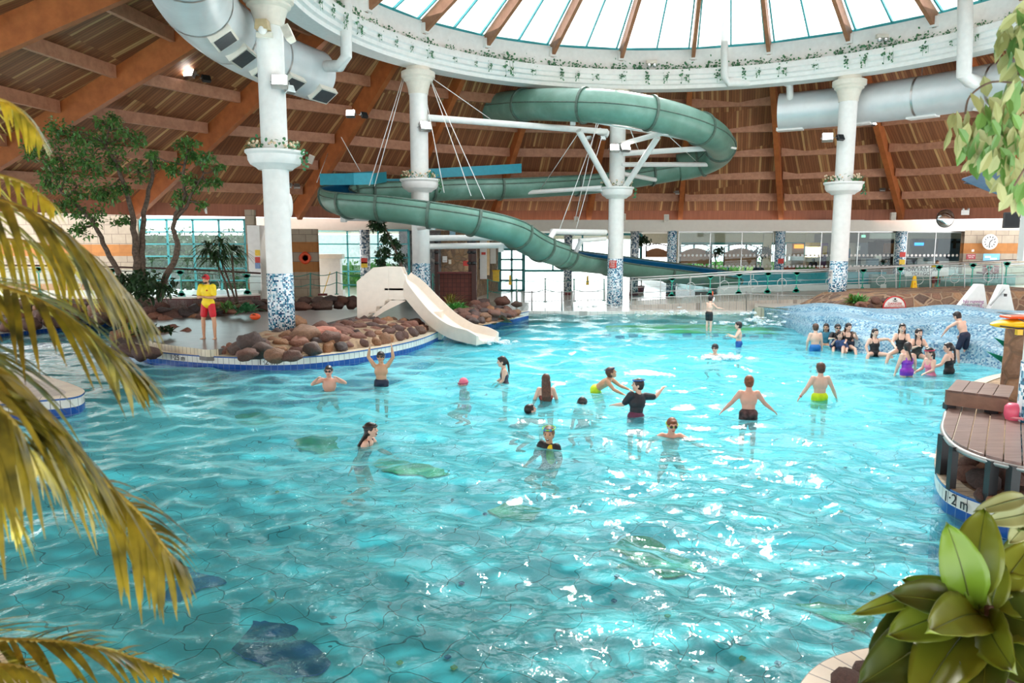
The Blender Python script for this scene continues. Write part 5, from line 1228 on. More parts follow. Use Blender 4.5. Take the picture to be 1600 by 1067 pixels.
blockthing('ball_pit_wall', 'low red and green padded barrier behind the lobby glass', 'barrier', [('green_pad', plain('green_pad', srgb(90, 150, 60), .5), 1241, 1272, 416, 424, 43, .4), ('red_pad', plain('red_pad', srgb(205, 85, 50), .5), 1222, 1241, 416, 425, 43, .4), ('red_pad', MT['red_pad'], 1272, 1290, 416, 424, 43, .4)])
blockthing('grey_kiosk', 'tall grey box kiosk in the lobby right of the ENTER HERE column', 'kiosk', [('cabinet', plain('kiosk_grey', srgb(120, 125, 135), .5), 1334, 1352, 379, 416, 44, 1.2), ('notice', M['white'], 1335, 1340, 384, 391, 43.9, .05), ('lower_door', plain('kiosk_dark', srgb(60, 65, 75), .5), 1334, 1352, 401, 414, 43.9, .05)])
blockthing('vending_display', 'blue lit display stand just right of the ENTER HERE column', 'display', [('cabinet', plain('display_blue', srgb(60, 120, 165), .5), 1317, 1325, 388, 403, 44, .6), ('shelf', M['steel'], 1316, 1326, 403, 417, 44, .5)])
blockthing('reception_desk', 'brown reception desk with grey counter behind the lobby glass', 'desk', [('desk_front', plain('desk_brown', srgb(140, 95, 70), .5), 1343, 1398, 416, 424, 41.5, .8), ('counter_top', plain('counter_grey', srgb(120, 135, 150), .4), 1350, 1370, 404, 415, 42, .6), ('flower_stand', M['cream'], 1365, 1374, 399, 408, 42.4, .3)])
blockthing('ceiling_blind', 'pale blind hanging over the reception window', 'blind', [('blind', M['cream'], 1354, 1395, 364, 373, 42, .1)])
blockthing('wall_shelving', 'dark shelving of goods behind the reception desk', 'shelving', [('back', plain('shelf_dark', srgb(70, 55, 50), .6), 1364, 1394, 375, 402, 50, .3), ('goods', M['trellis'], 1378, 1392, 380, 396, 49.8, .2), ('screen', M['black'], 1352, 1364, 378, 400, 49.8, .1)])
blockthing('office_cabinet', 'dark office doorway with a lit blue sign behind the reception glass', 'doorway', [('door_dark', plain('dark_doorway', srgb(40, 48, 62), .5), 1420, 1440, 373, 402, 43, .3), ('blue_sign', emit('blue_sign_glow', srgb(40, 160, 240), 1.4), 1424, 1438, 379, 383.5, 42.9, .05), ('screen_case', M['black'], 1411, 1430, 403, 413, 42.5, .3), ('screen', plain('screen_grey', srgb(120, 110, 130), .3), 1413, 1428, 405, 411, 42.45, .05)])
blockthing('office_partition', 'blue-grey office partition behind the reception glass', 'partition', [('panel', plain('partition_blue', srgb(110, 140, 160), .5), 1440, 1500, 373, 408, 43.5, .1), ('dark_panel', plain('partition_dark', srgb(80, 95, 105), .5), 1440, 1460, 374, 402, 43.3, .1), ('header', M['cream'], 1413, 1500, 364, 373, 43.2, .1)])
blockthing('wall_cross', 'dark fitting hanging on the blue-grey office partition', 'fitting', [('stem', M['black'], 1484, 1488, 373, 388, 43.1, .06), ('arm', M['black'], 1481, 1494, 376, 380, 43.1, .06)])
for i, (px, py) in enumerate(((1344, 369), (1318, 369))):
    blockthing('exit_sign', ('green lit exit sign left of the reception blind', 'green lit exit sign close to the ENTER HERE column')[i], 'sign', [('case', emit('exit_green%d' % i, srgb(150, 235, 190), .8), px-3, px+3, py-2, py+2, 41.5, .06), ('hanger', M['steel'], px-.3, px+.3, py-8, py-2, 41.5, .03)])
# mannequin / visitor silhouettes in the lobby are simple standing figures built later
# cafe trellis screens
def trellis(px0, px1, ytop, ymid, ybot, Y, label):
    x0, x1 = X(px0, Y), X(px1, Y); z0, zm, z1 = ZY(ybot, Y, px0), ZY(ymid, Y, px0), ZY(ytop, Y, px0); o = Vector(((x0+x1)/2, Y, z0)); e = empty('trellis_screen', o, label, 'screen', None)
    W = (x1-x0)/2; H0 = zm-z0; H1 = z1-z0; arch = lambda x, lo, hi: lo+(hi-lo)*math.cos(min(1, abs(x)/W)*PI/2)
    mb = MB(); N = 14; pts = [Vector((-W, 0, 0)), Vector((W, 0, 0))]+[Vector((W-2*W*k/N, 0, arch(W-2*W*k/N, H0*.82, H0+.12))) for k in range(N+1)]; mb.slab(pts, (0, .04, 0)); mb.build('solid_panel', M['trellis'], e)
    mb = MB(); top = [Vector((-W+2*W*k/N, 0, arch(-W+2*W*k/N, H1*.86, H1))) for k in range(N+1)]; mb.tube(top, .03, 6); mb.beam((-W, 0, 0), (-W, 0, H1*.86), .06, .06, (0, 1, 0)); mb.beam((W, 0, 0), (W, 0, H1*.86), .06, .06, (0, 1, 0)); mb.build('frame', M['darkwood'], e)
    mb = MB(); step = .16
    for k in range(int(-H1/step)-4, int((2*W+H1)/step)+4):
        for sg in (1, -1):
            seg = []
            for j in range(41):
                x = -W+2*W*j/40; z = H0*.8+sg*(x+W)+(-sg)*k*step + (0 if sg > 0 else 0)
                if arch(x, H0*.82, H0+.1) <= z <= arch(x, H1*.86, H1): seg.append(Vector((x, .01*sg, z)))
            if len(seg) > 1: mb.beam(seg[0], seg[-1], .02, .03, (0, 1, 0))
    mb.build('lattice', M['darkwood'], e); return e
trellis(1061, 1109, 381, 391, 412, 42.5, 'arched brown trellis screen nearer the centre column in the cafe'); trellis(1129, 1180, 381, 391, 416, 42.5, 'arched brown trellis screen in the middle of the cafe glass'); trellis(1008, 1041, 381, 391, 402, 42.8, 'arched brown trellis screen just right of the centre column')
# cafe diners: dark seated shapes are people, see people section
# ---------------------------------------------------------------- signs and fittings
def curvedsign(colid, px, yt, yb, w_, nm, lab, m, lines, ink, dz=0):
    c = ringpt({1: 185, 3: 95, 4: 50}[colid], RR); Y0 = c.y-.37; z1, z0 = ZY(yt, Y0, px), ZY(yb, Y0, px); e = empty(nm, (c.x, Y0, (z0+z1)/2), lab, 'sign'); R_ = .372; a = w_/R_/2; th0 = math.atan2(-c.y, -c.x) + (X(px, Y0)-c.x)/R_*1.0
    H = (z1-z0)/2; mb = MB(); mb.grid(9, 2, lambda u, v: Vector((c.x+R_*math.cos(th0-a+2*a*u)-c.x, c.y+R_*math.sin(th0-a+2*a*u)-Y0, -H+2*H*v))); mb.build('plate', m, e, mods=[('s', 'SOLIDIFY', dict(thickness=.006))])
    q = Vector((c.x+math.cos(th0)*(R_+.012), c.y+math.sin(th0)*(R_+.012), (z0+z1)/2)); xd = Vector((-math.sin(th0), math.cos(th0), 0))
    for s_, sz, dz_ in lines: text('lettering', s_, sz, q+Vector((0, 0, dz_)), xd, (0, 0, 1), ink, e)
    return e, q, xd
ink = plain('grey_lettering', srgb(120, 125, 135), .5)
e, q, xd = curvedsign(4, 1299, 422, 443, .36, 'entry_sign', 'white ENTER HERE notice with a blue arrow on the mosaic column', M['white'], [('ENTER', .13, .17), ('HERE', .13, .05)], ink)
mb = MB(); o_ = Vector(e.location); qq = q-o_; mb.beam(qq+xd*.09+Vector((0, 0, -.07)), qq-xd*.04+Vector((0, 0, -.19)), .03, .012, (0, 1, 0)); mb.slab([qq-xd*.09+Vector((0, 0, -.23)), qq+xd*.02+Vector((0, 0, -.22)), qq-xd*.08+Vector((0, 0, -.12))], (0, -.006, 0)); mb.build('arrow', M['bluetile'], e)
curvedsign(3, 958, 407, 419, .36, 'step_sign', 'red MIND THE STEP notice on the front of the centre column', redn, [('MIND', .11, .1), ('THE', .11, 0), ('STEP', .11, -.1)], M['white'])
# life ring
p = P(477, 403, yL-.08); mb = MB(off=p); mb.lathe([(.2+.07*math.cos(a), .06*math.sin(a)) for a in [2*PI*k/10 for k in range(11)]], n=32); mb.v = [(x, z, y) for x, y, z in mb.v]
rg = empty('life_ring', p, 'orange life ring hanging on the striped block wall', 'life ring'); mb.off = None; o = mb.build('ring', plain('ring_orange', srgb(225, 85, 45), .5), rg, True)
mb = MB(); mb.tube([Vector((math.cos(2*PI*k/36)*(.27+.02*math.cos(4*2*PI*k/36)), -.05, math.sin(2*PI*k/36)*(.27+.02*math.cos(4*2*PI*k/36)))) for k in range(36)], .013, 5, closed=True); mb.build('grab_rope', M['orange'], rg, True)
# clock
p = P(1546, 378, 39.0); ck_ = empty('wall_clock', p, 'round white wall clock on the striped wall at the right', 'clock')
mb = MB(); mb.lathe([(.01, 0), (.37, 0), (.4, .02), (.4, .06), (.34, .07), (.33, .03), (.01, .03)], n=40); mb.v = [(x, -z, y) for x, y, z in mb.v]; mb.build('case', M['white'], ck_, True, auto=30)
mb = MB()
for k in range(12): a = k*PI/6; mb.box((math.sin(a)*.26, -.045, math.cos(a)*.26), (.045, .012, .075), Matrix.Rotation(a, 3, 'Y'))
mb.build('hour_marks', M['black'], ck_)
mb = MB(); mb.beam((0, -.05, 0), (.13, -.055, .13), .045, .01, (0, 1, 0)); mb.beam((0, -.05, 0), (-.02, -.055, -.24), .035, .01, (0, 1, 0)); mb.build('hands', M['black'], ck_)
def plate(px, py, Y, w_, h, name, label, cat, m, extra=()):
    p = P(px, py, Y); e = empty(name, p, label, cat); mb = MB(); mb.box((0, 0, 0), (w_, .03, h)); mb.build('plate', m, e, bevel=.004)
    for nm, dx, dz, ww, hh, mm in extra: mb = MB(); mb.box((dx, -.02, dz), (ww, .012, hh)); mb.build(nm, mm, e)
    return e, p
e, p = plate(1517, 401, 39.1, .48, .27, 'red_notice', 'red rectangular notice below the clock on the right wall', 'sign', plain('deep_red_notice', srgb(150, 35, 45), .5))
for k, s_ in enumerate(('SHALLOW', 'WATER')): text('lettering', s_, .08, p+Vector((0, -.03, .05-.1*k)), (1, 0, 0), (0, 0, 1), M['white'], e)
plate(1549, 402, 38.9, .86, .38, 'blue_poster', 'pale blue and white poster under the clock', 'poster', plain('poster_blue', srgb(110, 175, 205), .5), [('white_wave', -.2, .02, .3, .1, M['white']), ('white_wave', .1, -.07, .35, .08, M['white'])])
plate(1520, 391.5, 39.1, .12, .12, 'wall_alarm', 'small round cream alarm on the ochre band of the right wall', 'alarm', M['cream'])
# mirror
p = P(1477, 341.5, 36.9); mr = empty('convex_mirror', p, 'round convex mirror fixed under the roof edge at the right', 'mirror')
mt_ = plain('mirror_silver', (.45, .48, .48), .06, 1, .02); mb = MB(); mb.ell((0, 0, 0), (.43, .16, .43), n=28, m=16); mb.build('dome', mt_, mr, True); mb = MB(); mb.tube([Vector((math.cos(2*PI*k/32)*.43, 0, math.sin(2*PI*k/32)*.43)) for k in range(32)], .02, 6, closed=True); mb.build('rim', M['black'], mr, True); mb = MB(); mb.tube([Vector((0, .1, .1)), Vector((0, .7, .25))], .03, 8); mb.build('bracket', M['greysteel'], mr)
e, p = plate(1508, 332, 36.9, .4, .24, 'emergency_light', 'white twin emergency light on the fascia right of the mirror', 'lamp', M['white'])
for s_ in (-.13, .13): mb = MB(); mb.ell((s_, -.03, .17), .06); mb.build('spot_head', M['steel'], e, True)
plate(318, 329, 33.2, .32, .28, 'emergency_light', 'square white emergency light on the fascia over the left window', 'lamp', M['white'], [('mark', .05, 0, .06, .12, M['greysteel'])])
plate(973, 346, 39.3, .5, .1, 'fascia_box', 'cream junction box on the fascia right of the centre column', 'fitting', M['cream'])
# notices on the white pier at left
for py, c, lab in ((395, yeln, 'yellow notice at the top of the white pier behind the left column'), (406, redn, 'red notice in the middle of the white pier behind the left column'), (415, M['bluetile'], 'blue notice at the bottom of the white pier behind the left column')):
    plate(402.5, py, 33.18, .22, .26, 'pier_notice', lab, 'sign', c)
mb = MB(); p = P(453, 321, 20.6); e = empty('column_speaker', p, 'white oval speaker with a dark grille on the side of the left column', 'speaker'); mb.ell((0, 0, 0), (.07, .16, .33)); mb.build('shell', M['white'], e, True); mb = MB(); mb.ell((-.03, -.03, 0), (.055, .15, .29)); mb.build('grille', M['black'], e, True)
# wooden shelter behind the slide
sh = empty('wooden_shelter', (X(712, 30), 30, .45), 'dark wooden posts with a low brown tiled wall behind the cream slide', 'shelter'); SO2 = -Vector((X(712, 30), 30, .45))
for px, w_, yt in ((683, .16, 377), (741, .2, 377), (734, .14, 380)):
    mb = MB(); z1 = ZY(yt, 30, px); mb.box(Vector((X(px, 30), 30+(.4 if px == 734 else 0), (z1+.4)/2))+SO2, (w_, w_, z1-.4)); mb.build('post', M['darkwood'], sh, bevel=.02)
    for yy in (378, 394, 411):
        mb = MB(); mb.ell(Vector((X(px, 30), 29.9, ZY(yy, 30, px)))+SO2, (.1, .1, .07)); mb.build('knob', M['black'], sh, True)
mb = MB(); wallquad(mb, X(687, 30), X(738, 30), 30, 30, .4, ZY(427, 30)); mb.v = [tuple(Vector(v)+SO2) for v in mb.v]; mb.build('tiled_half_wall', bricks('brown_wall_tile', srgb(105, 55, 45), srgb(92, 48, 40), srgb(50, 28, 24), .17, .17, .008, uv=True, offs=0), sh, mods=[('s', 'SOLIDIFY', dict(thickness=.15))])
mb = MB(); mb.box(Vector(((X(687, 30)+X(738, 30))/2, 30.05, ZY(426, 30)))+SO2, (1.5, .28, .06)); mb.build('coping', M['maroon'], sh)
plate(695, 405, 38.6, .24, .32, 'hand_dryer', 'white hand dryer on the tan stone wall', 'dispenser', M['white'], [('vent', 0, -.08, .16, .04, M['greysteel'])]); plate(703, 409, 38.6, .14, .22, 'soap_dispenser', 'small cream dispenser beside the hand dryer', 'dispenser', M['cream'])
e, p = plate(707, 364, 38.5, .3, .26, 'round_sign', 'pale blue round sign high on the tan stone wall', 'sign', plain('pale_blue_sign', srgb(150, 195, 215), .5))
blockthing('tan_pier', 'tan pier with a white strip and red prohibition sign beside the shelter', 'pier', [('pier', plain('tan_plaster', srgb(225, 195, 150), .6), 745, 765, 366, 430, 39.6, .3), ('white_strip', M['white'], 750, 761, 364, 436, 39.5, .1), ('red_sign', redn, 752.5, 759, 394, 398, 39.45, .03), ('black_box', M['black'], 743, 750, 404, 421, 39.4, .2)])
blockthing('notice_frame', 'white framed notice beside the green garden doors', 'sign', [('board', M['white'], 766, 775, 388, 412, 40.5, .05)])
blockthing('shutter_hatch', 'white roller-shutter hatch beside the striped block wall', 'hatch', [('shutter', M['white'], 498, 533, 403, 455, 36.5, .4), ('top_box', M['cream'], 497, 536, 397, 404, 36.3, .6)])
blockthing('yellow_bin', 'yellow bin beside the garden doors', 'bin', [('body', yeln, 770, 780, 423, 440, 41, .5), ('lid', M['yellow'], 769, 781, 422, 424, 41, .55)])
blockthing('speed_banner', 'white banner on the trough asking how fast you can go', 'banner', [('banner', M['white'], 1412, 1480, 418.5, 432, 34.2, .04), ('post', M['greysteel'], 1414, 1415, 431, 448, 34.25, .04), ('post', M['greysteel'], 1476, 1477, 431, 448, 34.25, .04)])
e = [o for o in scene.objects if o.name.startswith('speed_banner')][0]
text('banner_text', 'HOW FAST CAN', .22, P(1440, 421.5, 34.15), (1, 0, 0), (0, 0, 1), M['navy'], e); text('banner_text', 'YOU GO?', .22, P(1440, 428, 34.15), (1, 0, 0), (0, 0, 1), M['navy'], e)
mb = MB(); mb.box((X(1470, 36), 36, .95), (7, .3, 1.0)); mb.build('wall_ramp_side', M['dteal'] if False else plain('greygreen_panel', srgb(120, 150, 145), .6), kind='structure')
for i in range(3):
    blockthing('red_chair', ('left', 'middle', 'right')[i]+' of three red chairs seen through the far right railing', 'chair', [('seat', plain('chair_red', srgb(150, 60, 60), .6), 1533+i*9, 1540+i*9, 425, 428, 35.4, .5), ('backrest', MT['chair_red'], 1533+i*9, 1540+i*9, 415, 425, 35.8, .06), ('leg', M['black'], 1534+i*9, 1535+i*9, 428, 436, 35.4, .04), ('leg', M['black'], 1538.5+i*9, 1539.5+i*9, 428, 436, 35.4, .04)])
# blue shade cloth at the right
sc_ = empty('shade_sail', P(1560, 270, 16), 'grey-blue fabric shade with a dark underside hanging at the right', 'shade'); O_ = -P(1560, 270, 16)
def ss(u, v):
    a = P(1503, 279, 16).lerp(P(1660, 235, 14), u); b = P(1503, 281, 16).lerp(P(1660, 300, 17.5), u); p = a.lerp(b, v); p.z -= .45*math.sin(PI*v)*min(1, u*2.0)*.8; p.y += .3*math.sin(PI*u); return p+O_
mb = MB(); mb.grid(16, 10, ss); mb.build('fabric', plain('shade_fabric', srgb(120, 128, 150), .8), sc_, True, mods=[('s', 'SOLIDIFY', dict(thickness=.01))])
def ss2(u, v):
    a = P(1516, 284, 16.2).lerp(P(1660, 262, 16.2), u); b = P(1516, 285, 16.2).lerp(P(1660, 312, 16.4), u); p = a.lerp(b, v); p.y += .25*math.sin(PI*v); p.z -= .1*math.sin(PI*u); return p+O_
mb = MB(); mb.grid(16, 8, ss2); mb.build('dark_valance', plain('valance_fabric', srgb(48, 62, 82), .8), sc_, True, mods=[('s', 'SOLIDIFY', dict(thickness=.01))])
# garden outside
def hedge(px0, px1, Y, z1, label, m='leafdark', d=2.0, seed=1):
    x0, x1 = X(px0, Y), X(px1, Y); o = Vector(((x0+x1)/2, Y, 0)); mb = MB(off=o); r_ = np.random.default_rng(seed); n = int((x1-x0)*z1*55); n = min(n, 5000)
    for k in range(n):
        c = Vector((r_.uniform(x0, x1), Y+r_.uniform(-d/2, d/2), r_.uniform(.1, z1)+.3*math.sin(r_.uniform(0, 6)))); s_ = .16
        a = Vector(r_.normal(size=3)).normalized(); b = a.cross(Vector(r_.normal(size=3))).normalized()
        mb.add([c-a*s_, c+b*s_*.5, c+a*s_, c-b*s_*.5], [(0, 1, 2, 3)])
    mb.box(((x0+x1)/2, Y+d/2, z1/2), (x1-x0, .3, z1*.9)); return mb.build('hedge', M[m], label=label, cat='hedge')
hedge(150, 420, 44, 3.6, 'dark garden hedge outside the left window', 'leafdark', seed=2); hedge(495, 640, 47, 1.6, 'green shrubs outside the turquoise glazing', 'fern', seed=3)
mb = MB(off=(X(560, 60), 60, 0)); mb.box((X(560, 60), 60, 1.8), (16, .5, 3.6)); mb.build('garden_wall', plain('outside_grey_wall', srgb(150, 160, 160), .8), label='grey garden wall beyond the turquoise glazing', cat='wall')
hedge(1050, 1260, 60, 1.5, 'low hedge outside the cafe windows', 'leaf', seed=5)

p = G(399, 502, .7); e = empty('orange_float', (p.x, p.y, .72), 'small orange float left on the rocks at the foot of the left column', 'float'); mb = MB(); mb.ell((0, 0, .12), (.16, .12, .1)); mb.build('float', M['orange'], e, True); mb = MB(); mb.tube([Vector((-.15, 0, .1)), Vector((0, -.12, .2)), Vector((.15, 0, .1))], .012, 6); mb.build('strap', M['black'], e, True)
p = P(514, 462, 33); e = empty('mop', p, 'broom with a yellow handle leaning by the white shutter hatch', 'broom'); mb = MB(); mb.tube([Vector((-.25, 0, .1)), Vector((.06, .1, 1.05))], .018, 6); mb.build('handle', M['yellow'], e, True); mb = MB(); mb.box((-.28, 0, .05), (.4, .1, .1)); mb.build('brush_head', M['maroon'], e)
# ---------------------------------------------------------------- plants
prng = np.random.default_rng(21)
def leafat(mb, p, d, n_, L, W, fold=.15, droop=0.0):
    """a pointed leaf from p along d, 3 segments with a midrib fold"""
    d = d.normalized(); s_ = d.cross(n_)
    if s_.length < 1e-4: s_ = d.cross(Vector((0, 1, .3)))
    s_.normalize(); n2 = s_.cross(d).normalized(); vs = [p]
    for t_, w_ in ((.3, .8), (.65, .9)):
        c = p+d*(L*t_)+Vector((0, 0, -droop*L*t_*t_)); vs += [c-s_*W*w_/2+n2*fold*W, c, c+s_*W*w_/2+n2*fold*W]
    vs.append(p+d*L+Vector((0, 0, -droop*L)))
    return mb.add(vs, [(0, 2, 1), (0, 3, 2), (1, 2, 5, 4), (2, 3, 6, 5), (4, 5, 7), (5, 6, 7)])
def rv(): return Vector(prng.normal(size=3)).normalized()
def cluster(mb, c, R, n, L, W, flat=.8):
    for _ in range(n):
        o = rv()*R*prng.uniform(.25, 1)**.6; o.z *= flat; d = (o*.6+rv()*R).normalized(); leafat(mb, c+o, d, Vector((0, 0, 1))+rv()*.6, L*prng.uniform(.7, 1.2), W*prng.uniform(.8, 1.2), .1, .25)
# --- big tree on the left island bank
def tree(name, base, trunks, crowns, label, Yb, leafm='leaf', L=.125, W=.07, r0=.1, sub=7):
    b = P(*base); e = empty(name, b, label, 'tree'); tips = []
    for pts, r in trunks:
        w_ = catmull([P(*q)-b for q in pts], 4); n = len(w_); mb = MB(); w_ = [p+Vector((prng.uniform(-.03, .03), prng.uniform(-.03, .03), 0)) if 0 < i < n-1 else p for i, p in enumerate(w_)]
        mb.tube(w_, [r*(1-.75*i/(n-1))+.008 for i in range(n)], 8); mb.build('trunk', M['bark'], e, True); tips += w_[n//2:]
    lm = MB()
    for (px, py, Y), R, n in crowns:
        c = P(px, py, Y)-b; bm_ = MB(); near = min(tips, key=lambda q: (q-c).length); mid = near.lerp(c, .5)+rv()*.15; bm_.tube([near, mid, c], [.03, .02, .008], 5)
        for _ in range(sub):
            o = rv()*R*.65; o.z *= .8; bm_.tube([c, c+o*.6, c+o], [.012, .008, .004], 4, caps=False); cluster(lm, c+o, R*.5, int(n*2.6)//sub, L, W)
        bm_.build('branch', M['bark'], e, True)
    lm.build('foliage', M[leafm], e); return e
tree('tree', (222, 470, 23.2), [
    (((220, 478, 23.2), (214, 420, 23.2), (210, 370, 23.1), (204, 320, 23), (185, 265, 22.8), (165, 225, 22.6)), .13),
    (((226, 478, 23.3), (222, 420, 23.3), (222, 370, 23.3), (228, 320, 23.3), (238, 275, 23.2), (235, 235, 23)), .11),
    (((208, 478, 23), (188, 432, 22.9), (165, 390, 22.8), (148, 352, 22.6), (120, 320, 22.4), (95, 300, 22.2)), .1)],
    [((100, 205, 22.5), .55, 110), ((135, 215, 22.6), .6, 130), ((170, 200, 22.7), .5, 110), ((200, 215, 22.8), .45, 100), ((95, 245, 22.3), .6, 130), ((140, 250, 22.5), .65, 150), ((185, 245, 22.8), .5, 110), ((120, 290, 22.4), .6, 140), ((160, 295, 22.7), .55, 120), ((105, 325, 22.3), .5, 110), ((140, 335, 22.6), .5, 110), ((185, 300, 22.9), .45, 90), ((215, 268, 23), .45, 90), ((240, 250, 23.2), .3, 60), ((75, 280, 22.2), .5, 110), ((190, 345, 22.9), .3, 60), ((125, 365, 22.5), .35, 60), ((175, 185, 22.7), .25, 50), ((60, 235, 22.2), .45, 90)],
    'tall leafy tree with several trunks rising at the left, behind the palm', 23)
tree('tree', (250, 470, 22.6), [
    (((248, 470, 22.6), (258, 435, 22.6), (274, 405, 22.6), (277, 380, 22.6), (271, 362, 22.6), (273, 340, 22.5), (288, 310, 22.4), (286, 280, 22.3), (292, 240, 22.2)), .1),
    (((275, 342, 22.5), (290, 325, 22.4), (302, 300, 22.3), (318, 270, 22.3)), .05)],
    [((290, 235, 22.3), .38, 110), ((318, 250, 22.3), .35, 90), ((275, 262, 22.3), .32, 80), ((305, 285, 22.3), .38, 100), ((330, 285, 22.4), .26, 60), ((280, 310, 22.4), .3, 70), ((300, 222, 22.2), .22, 50), ((240, 242, 22.4), .18, 40), ((340, 262, 22.4), .2, 40), ((312, 320, 22.5), .22, 40)],
    'slender crooked tree right of the tall tree, in front of the left window', 22.5)
tree('tree', (612, 440, 27.5), [(((634, 430, 27.4), (622, 400, 27.4), (612, 378, 27.4), (604, 360, 27.4), (596, 345, 27.4)), .06), (((604, 440, 27.5), (601, 415, 27.5), (600, 390, 27.5)), .035)],
    [((590, 353, 27.4), .3, 130), ((605, 372, 27.4), .25, 90), ((620, 380, 27.5), .22, 80), ((600, 395, 27.4), .28, 100), ((622, 402, 27.4), .22, 80), ((594, 410, 27.5), .2, 60), ((618, 420, 27.5), .2, 60), ((630, 432, 27.5), .15, 40)],
    'thin drooping tree standing behind the cream slide', 27, 'leafdark', .15, .07)
# --- drooping small palm-like tree by the lifeguard
def droopy(base, label, crown, n=34, L=.9, m='leaf', name='dragon_tree', trunks=()):
    b = P(*base); e = empty(name, b, label, 'plant')
    for pts in trunks: mb = MB(); mb.tube([P(*q)-b for q in pts], .035, 7); mb.build('trunk', M['bark'], e, True)
    lm = MB()
    for c_ in crown:
        c = P(*c_)-b
        for k in range(n):
            a = prng.uniform(0, 2*PI); el = prng.uniform(-.1, 1.1); d = Vector((math.cos(a)*math.cos(el), math.sin(a)*math.cos(el), math.sin(el))); l = L*prng.uniform(.6, 1.1); w_ = .05; prev = None; sd_ = d.cross(Vector((0, 0, 1))).normalized(); vs = []
            for j in range(6):
                t_ = j/5; p = c+d*(l*t_)+Vector((0, 0, -.75*l*t_*t_)); ww = w_*math.sin(PI*min(1, .2+t_*.8))*.5+.003; vs += [p-sd_*ww, p+sd_*ww]
            lm.add(vs, [(2*j, 2*j+1, 2*j+3, 2*j+2) for j in range(5)])
    lm.build('leaves', M[m], e); return e
droopy((362, 478, 26), 'drooping palm-like plant behind the lifeguard', [(325, 388, 26), (345, 380, 26), (365, 392, 26), (350, 400, 26), (335, 402, 26)], 46, 1.0, 'leafdark', trunks=[((370, 475, 26), (358, 440, 26), (345, 405, 26)), ((372, 475, 26), (365, 435, 26), (362, 395, 26)), ((360, 475, 26), (352, 440, 26), (330, 392, 26))])
def bush(px, py, Y, R, n, L, W, m, label, name='shrub', rosette=False):
    b = P(px, py, Y); e = empty(name, b, label, 'plant'); mb = MB()
    if rosette:
        for k in range(n):
            a = prng.uniform(0, 2*PI); el = prng.uniform(.1, 1.3); d = Vector((math.cos(a)*math.cos(el), math.sin(a)*math.cos(el), math.sin(el))); leafat(mb, Vector((prng.uniform(-R, R)*.5, prng.uniform(-R, R)*.5, .02)), d, Vector((0, 0, 1)), L*prng.uniform(.7, 1.1), W, .12, .35)
    else:
        for k in range(max(1, n//16)):
            c = Vector((prng.uniform(-R, R)*.8, prng.uniform(-R, R)*.6, R*prng.uniform(.25, 1.1))); cluster(mb, c, R*.45, 16, L, W)
    mb.build('leaves', M[m], e); return e
bush(385, 487, 25, .5, 60, .55, .13, 'ivy', 'variegated broad-leaved plant at the foot of the drooping plant', rosette=True); bush(360, 484, 25.5, .4, 40, .5, .12, 'leaf', 'dark broad-leaved plant behind the lifeguard legs', rosette=True)
bush(228, 522, 19.4, .35, 60, .45, .14, 'leafdark', 'dark glossy plant at the left corner of the island', rosette=True); bush(212, 516, 20.0, .3, 36, .4, .13, 'ivy', 'light green plant at the left end of the island', rosette=True); bush(262, 520, 19.8, .25, 36, .35, .1, 'leafdark', 'low dark plant between the left rocks', rosette=True)
bush(240, 470, 22.0, .62, 420, .2, .1, 'leafdark', 'dense dark shrub at the foot of the slender tree'); bush(205, 455, 23, .5, 260, .2, .1, 'leafdark', 'dark shrub at the foot of the tall tree')
bush(712, 486, 26.5, .55, 110, .6, .09, 'fern', 'bright green fern behind the chute of the cream slide', 'fern', rosette=True); bush(704, 480, 27, .3, 60, .95, .035, 'palm', 'wispy dry grass above the green fern', 'ornamental_grass', rosette=True)
bush(1340, 474, 27.6, .4, 90, .62, .07, 'fern', 'feathery green plant on the stone bank by the ENTER HERE column', 'fern', rosette=True); bush(1332, 474, 27.8, .3, 60, .6, .05, 'palm', 'yellowish feathery plant beside the green one on the stone bank', 'fern', rosette=True)
bush(590, 436, 37.6, .7, 160, .3, .1, 'fern', 'green shrub behind the turquoise glazing')
for px, py, Y, lab in ((1118, 416, 42, 'potted ficus between the two trellis screens in the cafe'), (1190, 414, 42, 'dark potted ficus at the right end of the trellis screens'), (1003, 398, 42.4, 'leafy plant at the left end of the cafe glass')):
    e = bush(px, py-14, Y, .42, 260, .2, .09, 'leafdark', lab, 'potted_tree'); fz_ = (.46 if px > 1040 else .12)-e.location.z; mb = MB(); mb.tube([Vector((0, 0, .3)), Vector((.02, 0, fz_+.35))], .03, 6); mb.build('trunk', M['bark'], e, True); mb = MB(); mb.lathe([(.01, fz_), (.16, fz_), (.22, fz_+.4), (.01, fz_+.4)], n=14); mb.build('pot', M['maroon'], e, True)
